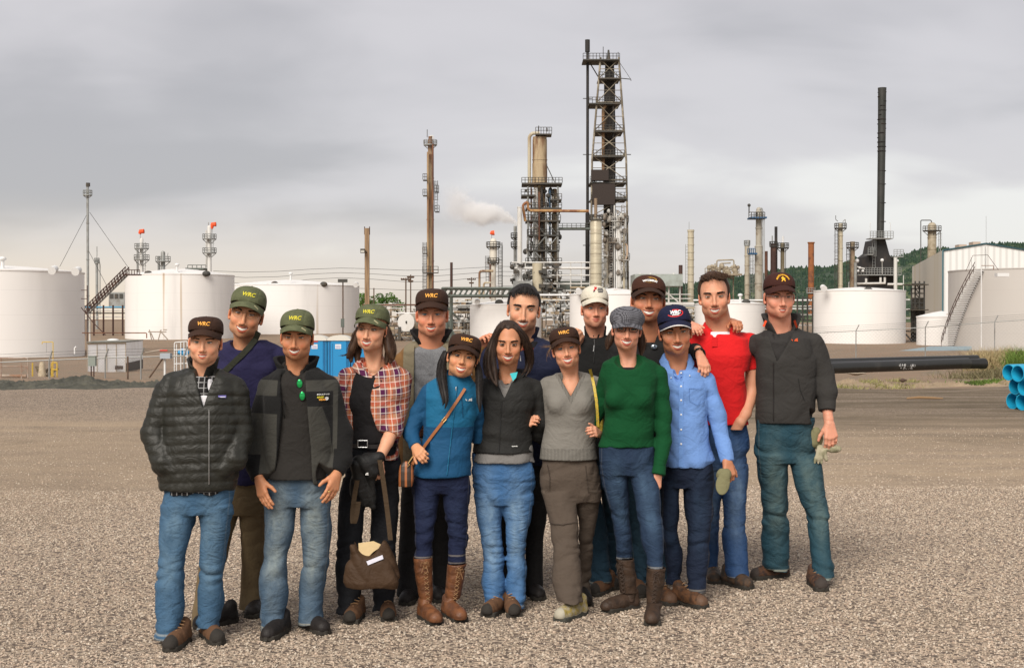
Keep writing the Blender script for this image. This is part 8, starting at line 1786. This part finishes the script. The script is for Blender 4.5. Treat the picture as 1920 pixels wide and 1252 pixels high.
def person_whitecap():
 p=Person('young man in cream cap and black half-zip top, behind the grey sweater woman',[(1110,1119,-30,0),(1152,1107,5,0)])
 head(p,1115,578,scl(p,578,615)*.98,yaw=2,pitch=-1,roll=0,wide=.96,long_=1.0,skin=(0.643,0.310,0.198),smile=.55,open_=.15,brow=(.14,.08,.045),browt=.7,iris=(.11,.13,.14),neck=p.p(1117,632,.03))
 shell_hair(p,HLIGHT,thick=.005,hairline=temple(-.004,-.055),seed=8)
 cr=cloth('cap_cream_cotton',(.62,.58,.48),.9,500,.2)
 cap_mesh(p,cr,up=.004,drop=.0,tilt=1)
 for k,(nm,w)in enumerate((('nnnnn',.011),('nnnnnn',.011),('nnnnn',.011))):cap_text(p,nm,w,M('thread_dark',(.03,.03,.05),.8),.027,.063-.0105*k,0,.0006,wide=1.1)
 cap_text(p,"F",.026,M('thread_red',(.55,.02,.02),.7),-.008,.058,.35,.003);cap_text(p,'r',.014,M('thread_dark',(.03,.03,.05),.8),-.012,.046,.3,.002)
 fb=cloth('black_fleece',(.010,.010,.010),.97,200,.5)
 T=p.rows([(634,1088,1146,.085),(646,1070,1166,.11),(690,1060,1180,.135),(780,1066,1172,.135),(860,1070,1168,.13)])
 A=[arm(p,[(1072,664,.03,22),(1060,720,.06,20),(1065,790,.05,17)]),arm(p,[(1160,664,.03,22),(1176,668,.10,20)])]
 j=top(p,'fleece_top',T,A,[([p.p(1117,640,.03),p.p(1084,652,.03)],[.055,.052]),([p.p(1117,640,.03),p.p(1152,652,.03)],[.055,.052])],fb,'soft',seed=91,post=lambda F:F.ell(p.p(1117,624,-.01),(.060,.09,.032),.01,'s'))
 ring_collar(p,p.p(1116,632,.03),.063,.058,fb,gap=.20,drop=.03,flare=.004,th=.008,parent=j)
 sl=arm(p,[(1170,668,.06,21),(1236,668,.30,17),(1290,662,.12,15),(1303,659,-.30,14),(1311,664,-.50,12)])
 F=Field(p.p(1150,720,-.7),p.p(1335,620,.5),.008);F.chain(sl[0],sl[1],.02);F.cap(sl[0][-1],sl[0][-1]+(sl[0][-1]-sl[0][-2])*.4,.032,None,.004,'s');p.mesh('sleeve',F,fb)
 skin_arm(p,[(1140,690,.05),(1236,670,.30),(1290,663,.12),(1303,660,-.30),(1311,664,-.50)]);hand(p,p.p(1312,665,-.51),p.p(1321,692,-.57),(.35,-.9,.5),1,curl=.65,spread=.14,s=.95,thumb=.1)
 on_surface(p,'zip',j,[(1114,636),(1115,650),(1114,665),(1113,680)],BLACKP,.003);q=surf_y(p,j,1114,650);mb=MB();mb.tube([(q[0],q[1]-.008,q[2]+.01),(q[0]-.006,q[1]-.01,q[2]-.03)],.003,5);mb.build('zip_pull',METAL,j)
 H=hips(p,[(850,1076,1164),(915,1078,1162,.11)]);dn=denim('denim_teal_dark',(0.013,0.037,0.061),(0.052,0.099,0.125),.6)
 L=legr(p,0,[(900,1078,1124),(1000,1096,1140),(1087,1103,1147)]);Q=legr(p,1,[(900,1120,1162),(1000,1135,1170),(1080,1140,1172)])
 legs_mesh(p,'jeans',H,L,Q,dn,'jeans',seed=5)
 for i in(0,1):footwear(p,i,mat=BOOTT,sole=SOLE,lace=LACE)
 finish_body(p,T,[L,Q])

def person_trucker():
 p=Person('grinning man in brown and cream cap and black polo, behind the checked hat woman',[(1206,1122,8,0),(1240,1112,20,0)])
 head(p,1215,563,scl(p,563,606),yaw=-1,pitch=-6,roll=3,wide=1.02,jaw=1.12,skin=(0.488,0.205,0.110),smile=1.0,open_=.9,brow=(.012,.008,.006),neck=p.p(1213,628,.03),stub=.35,neckr=.064,sh=(p.p(1180,645,.03),p.p(1248,645,.03)),chest=p.p(1213,665,.02),cheek=1.2)
 shell_hair(p,HDARK,thick=.005,hairline=temple(-.01,-.055),seed=8)
 tr=cloth('cap_brown_cream',(.050,.018,.010),.9,masks=[('back',(.62,.58,.47),.002)])
 cap_mesh(p,tr,up=-.004,tilt=-6,brim_mat=BROWNC)
 cap_text(p,'●',.050,M('thread_gold',(.50,.27,.03),.7),0,.052,0,.0,e=.0008,wide=1.9)if False else None
 V,T_=poly([(.034*math.cos(a),.015*math.sin(a))for a in np.linspace(0,2*math.pi,25)[:-1]])
 A_,F_=solid_text(V,T_,lambda x,y,th:p.onfront(x,p.capc[2]+.047+y,th),.001);mb=MB();mb.add(p.put(A_),F_);mb.build('badge',M('thread_gold',(.50,.27,.03),.7),p.crown,smooth=False)
 cap_text(p,'WYOMING',.0145,WHT,0,.043,0,.0006,arch=.12,e=.003)
 bp=cloth('black_pique',(.012,.012,.012),.9,300,.4)
 T=p.rows([(640,1186,1242,.09),(650,1162,1266,.115),(690,1152,1278,.14),(780,1156,1274,.14),(860,1160,1270,.13)])
 A=[arm(p,[(1164,665,.03,25),(1150,730,.06,22),(1150,790,.08,18)]),arm(p,[(1266,662,.04,24),(1292,655,.34,20),(1348,628,.36,15)])]
 j=top(p,'polo_shirt',T,A,[([p.p(1213,646,.03),p.p(1180,655,.03)],[.045,.054]),([p.p(1213,646,.03),p.p(1250,655,.03)],[.045,.054])],bp,'soft',seed=92,post=lambda F:(F.ell(p.p(1213,622,-.03),(.066,.11,.045),.01,'s'),F.ell(p.p(1216,648,-.15),(.025,.06,.05),.01,'s')))
 ring_collar(p,p.p(1213,632,.03),.070,.040,bp,gap=.7,drop=.05,flare=.010,th=.004,fold=True,parent=j)
 mb=MB()
 for(x0,y0,rt)in((1219,637,35),(1226,650,20)):
  q=surf_y(p,j,x0,y0);mb.ball((q[0],q[1]-.012,q[2]),(.020,.005,.015),10)
 sg=mb.build('sunglasses',M('mirror_lens',(.35,.42,.48),.1,.8),p.root)
 H=hips(p,[(850,1164,1266),(915,1166,1264,.11)]);dn=denim('denim_teal_dark',(0.013,0.037,0.061),(0.052,0.099,0.125),.6)
 L=legr(p,0,[(900,1164,1218),(1000,1180,1222),(1090,1190,1215)]);Q=legr(p,1,[(900,1214,1264),(1000,1218,1256),(1085,1222,1256)])
 legs_mesh(p,'jeans',H,L,Q,dn,'jeans',seed=5)
 for i in(0,1):footwear(p,i,mat=BOOTT,sole=SOLE)
 skin_arm(p,[(1250,670,.06),(1290,650,.38),(1350,625,.36),(1366,606,.22)]);hand(p,p.p(1372,603,.22),p.p(1386,607,.10),(.1,-.35,1),-1,curl=.75,s=.95)
 finish_body(p,T,[L,Q])

def hound(g):
 x,y,z=g.xyz();s1=g.math('SINE',g.math('MULTIPLY',g.math('ADD',x,y),640));s2=g.math('SINE',g.math('MULTIPLY',g.math('SUBTRACT',z,g.math('MULTIPLY',y,.3)),640))
 return g.mix(g.step(g.math('ADD',s1,s2),-.1,.5),g.mix(g.step(g.math('MULTIPLY',s1,s2),-.3,.3),(.02,.02,.024),(.07,.07,.08)),(.17,.17,.19))
def person_green():
 p=Person('woman in green long-sleeved top, grey checked hat, black glasses and dark brown lace boots',[(1134,1149,-55,0),(1222,1174,-8,0)],dd=.22)
 head(p,1175,616,scl(p,616,655),yaw=-2,pitch=1,roll=3,fem=1,wide=1.0,skin=(0.620,0.300,0.193),smile=1.0,open_=.95,nose=1.05,iris=(.08,.09,.07),brow=(.08,.045,.03),browt=.6,neck=p.p(1178,676,.03),sh=(p.p(1142,684,.03),p.p(1216,684,.03)),chest=p.p(1178,705,.0),h=.003)
 shell_hair(p,HBROWN,thick=.006,hairline=temple(-.035,-.07),seed=8)
 Rm=p.hR;iv=lambda q:Rm.T@(np.asarray(q)-p.hC)/p.hS
 [hair_body(p,[g_],[.014,.022,.006],HBROWN,4,'hair_tail',n=50,m=8)for g_ in([iv(p.p(1150,620,.06)),iv(p.p(1142,640,.06)),iv(p.p(1138,655,.05))],[iv(p.p(1200,620,.06)),iv(p.p(1206,645,.06)),iv(p.p(1202,668,.04))])]
 # baker boy hat
 hm=cloth('checked_wool',(0,0,0),.95,300,.3,pat=hound)
 F=Field((-.13,-.15,-.04),(.13,.16,.17),.004)
 F.ell((0,.012,.066),(.097,.112,.060),.01);F.ell((0,.01,.03),(.088,.105,.055),.03);F.add(lambda x,y,z:creases((x,y,z),3,45,.003,(1,1,.5)))
 F.cut(lambda x,y,z:z-.012-(-.10)*(y-.0)+0*x,.004);F.ell((0,.012,-.01),(.076,.094,.085),.004,'s')
 V,Q=F.mesh();hat=mesh_np('hat',p.put(V),Q,hm,p.root)
 F=Field((-.10,-.17,-.02),(.10,-.05,.08),.0035);F.op(lambda x,y,z:np.maximum(np.abs(z-(.030-5.5*x*x-.35*(-y-.10)))-.004,np.sqrt((x/1.15)**2+((y+.06)/1.15)**2)-.074+.0*z),(-.1,-.17,-.02),(.1,-.05,.08),.001)
 V,Q=F.mesh();mesh_np('brim',p.put(V),Q,hm,hat)
 glasses(p,M('black_acetate',(.010,.008,.008),.25),(.0215,.0125),4.0,.0021,drop=.002)
 gr=cloth('green_jersey',(0.000,0.053,0.014),.9,350,.3)
 T=p.rows([(672,1152,1206,.075),(680,1138,1222,.10),(705,1131,1236,.12),(735,1131,1232,.14),(770,1134,1229,.135),(800,1129,1228,.125),(838,1120,1230,.13)])
 A=[arm(p,[(1142,706,.02,19),(1126,760,.10,17),(1110,800,.12,14)]),arm(p,[(1232,704,.02,20),(1243,770,.0,17.5),(1244,825,-.03,15.5),(1234,890,-.08,14)])]
 s=top(p,'green_top',T,A,[([p.p(1178,676,.03),p.p(1144,690,.02)],[.042,.044]),([p.p(1178,676,.03),p.p(1218,690,.02)],[.042,.046])],gr,'tight',seed=101,n=2.15,extra=lambda F:[F.ell(p.p(e,748,-.10),(.058,.055,.06),.04)for e in(1152,1204)],post=lambda F:F.cap(p.p(1179,661,-.085),p.p(1179,630,-.05),.104,None,.008,'s'))
 top(p,'camisole',p.rows([(688,1152,1208,.06),(714,1145,1215,.121),(760,1150,1212,.105)]),[],[],cloth('black_jersey',(.010,.009,.010),.9),'knit',cuffs=False,post=lambda F:F.cap(p.p(1179,660,-.09),p.p(1179,630,-.05),.088,None,.008,'s'))
 H=hips(p,[(835,1122,1229,.125),(866,1122,1229,.13),(890,1125,1232,.11)])
 L=legr(p,0,[(872,1123,1178),(911,1130,1179),(957,1143,1182),(987,1148,1184),(1048,1155,1187)],bf=.9,back=.2);Q=legr(p,1,[(872,1176,1232),(911,1184,1238),(957,1192,1241),(1002,1200,1245),(1066,1214,1247)],bf=.9)
 legs_mesh(p,'jeans',H,L,Q,denim('denim_dark_blue',(0.011,0.024,0.054),(0.067,0.122,0.195),.8),'jeans',seed=16,amp=.7,flare=False)
 lb=cloth('dark_brown_leather',(.055,.032,.020),.6,120,.3,mottled=((.035,.022,.015),18),var=.25)
 tall_boots(p,[[(1046,1154,1189),(1080,1158,1192),(1110,1163,1195)],[(1063,1212,1249),(1095,1212,1246),(1130,1212,1243)]],lb,M('brown_lace',(.06,.04,.03),.8),L=.26)
 hand(p,p.p(1233,887,-.068),p.p(1226,920,-.085),(.2,-1,0),-1,curl=.3,s=.92)
 hand(p,p.p(1122,812,.02),p.p(1110,806,-.10),(.2,-.9,.3),-1,curl=.8,s=.8)
 finish_body(p,T,[L,Q])

def person_oxford():
 p=Person('young man in light blue button-down shirt, navy cap and dark jeans, holding a cap',[(1262,1137,15,0),(1323,1142,33,0)])
 head(p,1266,621,scl(p,621,664),yaw=-2,pitch=2,roll=-5,wide=.97,jaw=.96,skin=(0.476,0.205,0.110),smile=.9,open_=.8,brow=(.012,.008,.006),browt=1.2,neck=p.p(1270,684,.03),nose=1.05,sh=(p.p(1238,694,.03),p.p(1306,694,.03)),chest=p.p(1272,712,.02))
 shell_hair(p,HBLACK,thick=.008,hairline=temple(-.005,-.055),seed=8)
 cap_mesh(p,cloth('cap_navy_cotton',(.008,.010,.035),.9,masks=[('edge',(.7,.68,.66),.002)]),up=.002,drop=.002,brim_mat=cloth('cap_navy_brim',(.008,.010,.035),.9,masks=[('edge',(.7,.68,.66),.003)]))
 RD=M('thread_bright_red',(.65,.02,.015),.6)
 for sgn in(1,):
  V=[];T_=[];n=28
  for i in range(n+1):a=2*math.pi*i/n;V+=[(.036*math.cos(a),.014*math.sin(a),0),(.041*math.cos(a),.0185*math.sin(a),0)]
  T_=[(2*i,2*i+1,2*i+3,2*i+2)for i in range(n)]
  A_,F_=solid_text(np.array(V),T_,lambda x,y,th:p.onfront(x,p.capc[2]+.042+y,th),.001);mb=MB();mb.add(p.put(A_),F_);mb.build('oval',RD,p.crown,smooth=False)
 cap_text(p,'WRC',.022,WHT,0,.046,.25,.0012,e=.002);cap_text(p,'nnnnnnnn',.0085,WHT,.002,.035,0,.0006,e=.002)
 ox=cloth('light_blue_oxford',(0.145,0.273,0.581),.85,500,.25,mottled=((.152,.285,.60),60))
 T=p.rows([(690,1246,1298,.08),(698,1236,1316,.105),(730,1230,1330,.13),(780,1234,1327,.13),(830,1238,1331,.13),(862,1240,1338,.13),(876,1246,1328,.125)])
 A=[arm(p,[(1238,712,.04,20),(1226,765,.12,17),(1215,800,.15,14)]),arm(p,[(1322,716,.02,21),(1344,780,.0,18),(1356,830,-.03,14.5),(1363,866,-.07,12.5)])]
 s=top(p,'shirt',T,A,[([p.p(1270,700,.03),p.p(1242,705,.03)],[.04,.045]),([p.p(1270,700,.03),p.p(1310,706,.03)],[.04,.047])],ox,'shirt',seed=111,post=lambda F:(F.ell(p.p(1271,676,-.03),(.062,.10,.05),.01,'s'),F.ell(p.p(1273,694,-.13),(.034,.09,.078),.01,'s')))
 ring_collar(p,p.p(1269,682,.03),.066,.042,ox,gap=.8,drop=.050,flare=.010,th=.003,fold=True,parent=s)
 on_surface(p,'placket',s,[(1277-0*t,715+160*t)for t in np.linspace(0,1,16)],cloth('blue_placket',(.15,.29,.62),.85),(.014,.002),lift=-.0005)
 mb=MB()
 for y in(699,724,750,777,805,832):q=surf_y(p,s,1277,y);mb.ball((q[0],q[1]-.004,q[2]),(.006,.003,.006),8)
 for x,y in((1258,708),(1293,704)):q=surf_y(p,s,x,y);mb.ball((q[0],q[1]-.004,q[2]),(.004,.003,.004),8)
 mb.build('buttons',WHT,s)
 sm_=cloth('blue_seam',(.10,.21,.48),.85)
 on_surface(p,'pocket_seam',s,[(1292,728),(1310,728),(1323,727),(1322,750),(1308,760),(1293,752),(1292,728)],sm_,.0012)
 H=hips(p,[(860,1244,1337,.12),(894,1246,1341,.125),(915,1246,1340,.11)])
 L=legr(p,0,[(900,1240,1278),(928,1240,1275),(995,1238,1272),(1028,1246,1281),(1094,1248,1281)]);Q=legr(p,1,[(900,1277,1341),(961,1284,1337),(1028,1286,1331),(1075,1286,1327),(1106,1284,1322)])
 legs_mesh(p,'jeans',H,L,Q,denim('denim_deep_indigo',(0.007,0.012,0.029),(0.022,0.046,0.086),.7),seed=19)
 for i in(0,1):footwear(p,i,mat=cloth('tan_brown_boot',(.12,.055,.025),.6,150,.3,masks=[('panel',(.11,.06,.035),.003)],mottled=((.05,.028,.018),30)),sole=SOLE,lace=LACE)
 hand(p,p.p(1363,862,-.08),p.p(1370,905,-.12),(.35,-.9,0),1,curl=1.0,s=1.0)
 finish_body(p,T,[L,Q]);return p

def person_red():
 p=Person('tall bareheaded man in red polo shirt with one hand in his jeans pocket',[(1340,1096,-5,0),(1408,1106,28,0)])
 head(p,1339,555,scl(p,555,596),yaw=-8,pitch=2,roll=-3,wide=.95,long_=1.03,jaw=1.05,skin=(0.620,0.300,0.184),smile=.9,open_=.85,brow=(.018,.010,.007),browt=1.25,neck=p.p(1350,618,.03),stub=.35,sh=(p.p(1312,632,.03),p.p(1390,630,.03)),chest=p.p(1352,660,.02),neckr=.062)
 r_=np.random.default_rng(6);fr=[]
 for i in range(260):
  x=r_.uniform(-.072,.068);y0=r_.uniform(-.06,.05)+.4*abs(x)*.5;z0=.124-3.6*x*x-1.6*(y0-.01)**2*4;dx=.012+r_.normal()*.007
  fr.append(bez([(x,y0,z0),(x+dx*.5,y0-.016,z0+.003),(x+dx*1.3,y0-.036,z0-.002),(x+dx*2.2,y0-.046,z0-.014)],7))
 shell_hair(p,HBROWN,thick=.014,hairline=lambda x,y,z:np.maximum(np.minimum(np.minimum(y+.058-1.2*np.maximum(np.abs(x)-.03,0),z-(-.010)),.3),np.minimum(z-.098+.25*np.abs(x),y+.16)),seed=28,tufts=fr,tuftr=(.0024,.0007),fr=95,amp=.004)
 rd=cloth('red_pique',(.62,.010,.012),.88,300,.35,sheen=.05)
 T=p.rows([(627,1324,1384,.09),(636,1306,1404,.115),(665,1298,1412,.145),(720,1300,1402,.145),(770,1305,1399,.13),(795,1310,1404,.13)])
 A=[arm(p,[(1306,650,.04,24),(1302,690,.05,22)]),arm(p,[(1404,646,.03,24),(1411,686,.03,19),(1412,692,.03,19)])]
 s=top(p,'polo_shirt',T,A,[([p.p(1352,636,.03),p.p(1318,640,.03)],[.045,.055]),([p.p(1352,636,.03),p.p(1392,638,.03)],[.045,.055])],rd,'soft',seed=121,post=lambda F:(F.ell(p.p(1347,610,-.02),(.064,.11,.045),.01,'s'),F.ell(p.p(1341,622,-.14),(.035,.08,.050),.01,'s')))
 ring_collar(p,p.p(1348,621,.03),.074,.042,rd,gap=.75,drop=.055,flare=.012,th=.004,fold=True,parent=s)
 on_surface(p,'placket',s,[(1341,632),(1340,640),(1340,650)],cloth('red_placket',(.55,.009,.011),.88),(.018,.002),lift=-.0005)
 mb=MB();q=surf_y(p,s,1340,631);mb.ball((q[0],q[1]-.004,q[2]),(.008,.004,.008),8);mb.build('button',WHT,s)
 top(p,'undershirt',p.rows([(622,1326,1370,.07),(640,1320,1378,.105),(680,1318,1380,.11)]),[],[],cloth('white_cotton',(.74,.73,.76),.9),'knit',cuffs=False,post=lambda F:F.ell(p.p(1346,606,-.06),(.075,.12,.048),.01,'s'))
 H=hips(p,[(788,1312,1402,.12),(840,1310,1405,.13),(880,1312,1404,.11)]);dn=denim('denim_mid_blue',(0.015,0.051,0.151),(0.200,0.304,0.437),1.0)
 L=legr(p,0,[(868,1310,1356),(950,1318,1352),(1020,1322,1348),(1076,1326,1346)]);Q=legr(p,1,[(868,1352,1405),(920,1354,1402),(961,1354,1399),(1028,1355,1403),(1078,1362,1405)])
 legs_mesh(p,'jeans',H,L,Q,dn,seed=23)
 for i in(0,1):footwear(p,i,mat=BOOTB,sole=SOLE,lace=LACE)
 a=Field(p.p(1360,810,-.30),p.p(1440,675,.2),.006);a.chain([p.p(1412,682,.03),p.p(1410,735,.02),p.p(1398,775,-.08),p.p(1388,792,-.13)],[.052,.047,.036,.032],.02);a.chain([p.p(1388,790,-.13),p.p(1380,806,-.12)],[.034,.036],.01,sq=1.2);p.body_parts.append(a.mesh())
 finish_body(p,T,[L,Q])

def person_hoodie():
 p=Person('tall man in charcoal zip hoodie, dark brown cap and teal jeans, rightmost of the group',[(1408,1087,-68,0),(1543,1110,2,0)],dd=.10)
 head(p,1461,556,scl(p,556,595),yaw=2,pitch=2,roll=1,wide=1.0,long_=1.02,skin=(0.643,0.300,0.198),smile=.3,open_=.3,brow=(.05,.028,.018),browt=.9,neck=p.p(1464,622,.03),sh=(p.p(1426,634,.03),p.p(1506,632,.03)),chest=p.p(1464,660,.02),neckr=.058)
 shell_hair(p,HDARK,thick=.006,hairline=temple(-.024,-.055),seed=8)
 cap_mesh(p,cloth('cap_dark_maroon',(.045,.014,.010),.9,500,.2),up=.002,drop=.006,tilt=2,big=1.0)
 YB=M('thread_amber',(.80,.42,.02),.7)
 cap_text(p,'SOUTH WYOMING',.0105,YB,0,.068,0,.0005,arch=.034,wide=1.0)
 V,T_=poly([(-.004,.013),(.002,.012),(.005,.006),(.011,.007),(.009,.001),(.010,-.006),(.013,-.012),(.007,-.010),(.004,-.005),(-.001,-.004),(-.005,-.012),(-.010,-.011),(-.006,-.004),(-.006,.003),(-.011,.006),(-.006,.008)])
 T_=[(0,1,2),(0,2,15),(2,3,4),(2,4,15),(15,13,14),(15,4,13),(4,5,9),(4,9,13),(5,6,7),(5,7,8),(5,8,9),(9,10,12),(9,12,13),(10,11,12)]
 A_,F_=solid_text(V,T_,lambda x,y,th:p.onfront(x*1.1,p.capc[2]+.045+y*1.1,th),.001);mb=MB();mb.add(p.put(A_),F_);mb.build('horse_emblem',YB,p.crown,smooth=False)
 glasses(p,M('steel_rim',(.25,.25,.27),.3,.8),(.0225,.0125),3.2,.0012,top_only=True)
 hd=cloth('charcoal_fleece',(0.034,0.032,0.030),.95,250,.35,masks=[('orange',(.55,.06,.015),.002)])
 x_=lambda px:p.p(px,640)[0];z_=lambda py:p.p(1450,py)[2]
 T=p.rows([(622,1436,1494,.09),(634,1418,1518,.12),(670,1416,1530,.15),(730,1418,1531,.15),(770,1416,1528,.15),(793,1418,1522,.14)])
 A=[arm(p,[(1424,648,.06,23),(1392,640,.30,18),(1335,630,.28,14),(1306,622,.16,11)]),arm(p,[(1522,648,.03,26),(1541,700,.02,24),(1550,735,-.03,20),(1550,770,-.07,16)])]
 j=top(p,'hoodie',T,A,[([p.p(1464,628,.03),p.p(1430,640,.03)],[.06,.058]),([p.p(1464,628,.03),p.p(1510,638,.03)],[.06,.06])],hd,'soft',seed=131,post=lambda F:(F.ell(p.p(1462,618,-.05),(.085,.12,.05),.01,'s'),F.op(lambda x,y,z:np.maximum(np.abs(x-np.interp(z,[z_(677),z_(605)],[x_(1450),x_(1462)]))-.105*np.clip((z-z_(677))/(z_(610)-z_(677)),0,1.3),y+.06),p.p(1405,680,-.3),p.p(1520,595,-.03),.006,'s')))
 top(p,'t_shirt',p.rows([(620,1430,1496,.085),(640,1420,1506,.115),(700,1420,1500,.122),(780,1424,1500,.12)]),[],[],cloth('charcoal_jersey',(.030,.028,.027),.9),'shirt',seed=7,cuffs=False,post=lambda F:(F.ell(p.p(1460,606,-.04),(.085,.12,.070),.01,'s'),F.ell(p.p(1458,626,-.14),(.03,.08,.05),.01,'s')))
 ring_collar(p,p.p(1465,612,.05),.088,.070,hd,gap=.75,drop=.085,flare=.022,th=.014,parent=j,sx=1.08)
 for L_ in([(1436,601),(1431,612)],[(1489,601),(1494,614)]):on_surface(p,'orange_tab',j,L_,M('orange_tape',(.75,.07,.01),.6),(.007,.004),lift=.006)
 on_surface(p,'zip',j,[(1450,y)for y in range(680,794,12)],BLACKP,.0028)
 on_surface(p,'pocket_seam',j,[(1497,710),(1500,730),(1508,750)],cloth('seam_black',(.015,.015,.015),.9),.002)
 V,T_=mountain_mark(1.15);patch(p,j,'emblem',1493,637,V,T_,M('orange_thread',(.75,.10,.02),.6));V,T_=text_verts('|||',.009,0,1.2,.0004);patch(p,j,'lettering',1485,638,V,T_,M('orange_thread',(.75,.10,.02),.6),rot=90)
 q=surf_y(p,j,1446,640);mb=MB();mb.ball((q[0],q[1]+.03,q[2]),(.010,.005,.022),8);mb.ball((q[0]+.003,q[1]+.03,q[2]-.05),(.011,.005,.024),8);mb.build('sunglasses',M('red_lens',(.15,.02,.02),.15,.3),p.root)
 H=hips(p,[(785,1418,1524,.125),(820,1414,1530,.13),(868,1416,1538,.11)])
 L=legr(p,0,[(850,1416,1478),(894,1421,1478),(945,1426,1478),(1000,1427,1480),(1064,1429,1481)],back=.14);Q=legr(p,1,[(850,1474,1538),(894,1486,1545),(945,1504,1552),(965,1512,1556),(1028,1520,1557),(1080,1521,1566)])
 legs_mesh(p,'jeans',H,L,Q,denim('denim_teal_blue',(0.009,0.044,0.068),(0.148,0.205,0.187),.9),seed=29)
 for i in(0,1):footwear(p,i,mat=cloth('brown_hiking_boot',(.10,.048,.026),.8,200,.3,masks=[('panel',(.045,.035,.03),.003)],mottled=((.03,.02,.018),34)),sole=SOLE,lace=LACE)
 a=Field(p.p(1535,815,-.30),p.p(1580,740,.1),.005);a.chain([p.p(1551,765,-.06),p.p(1554,795,-.10)],[.034,.030],.01);p.body_parts.append(a.mesh())
 hand(p,p.p(1555,792,-.10),p.p(1560,838,-.13),(.1,-1,0),-1,curl=.45,s=1.1,spread=.14)
 skin_arm(p,[(1440,670,.05),(1392,642,.30),(1335,631,.28),(1300,615,.10)]);hand(p,p.p(1294,608,.07),p.p(1304,614,-.01),(-.2,-.6,.8),1,curl=.5,s=.85)
 finish_body(p,T,[L,Q]);return p
for f in(person_puffer,person_navy,person_fleece,person_tan,person_black,person_darknavy,person_grey,person_whitecap,person_trucker,person_green,person_red):f()
plp=person_plaid();blp=person_blue();oxp=person_oxford();hop=person_hoodie()
build_held()
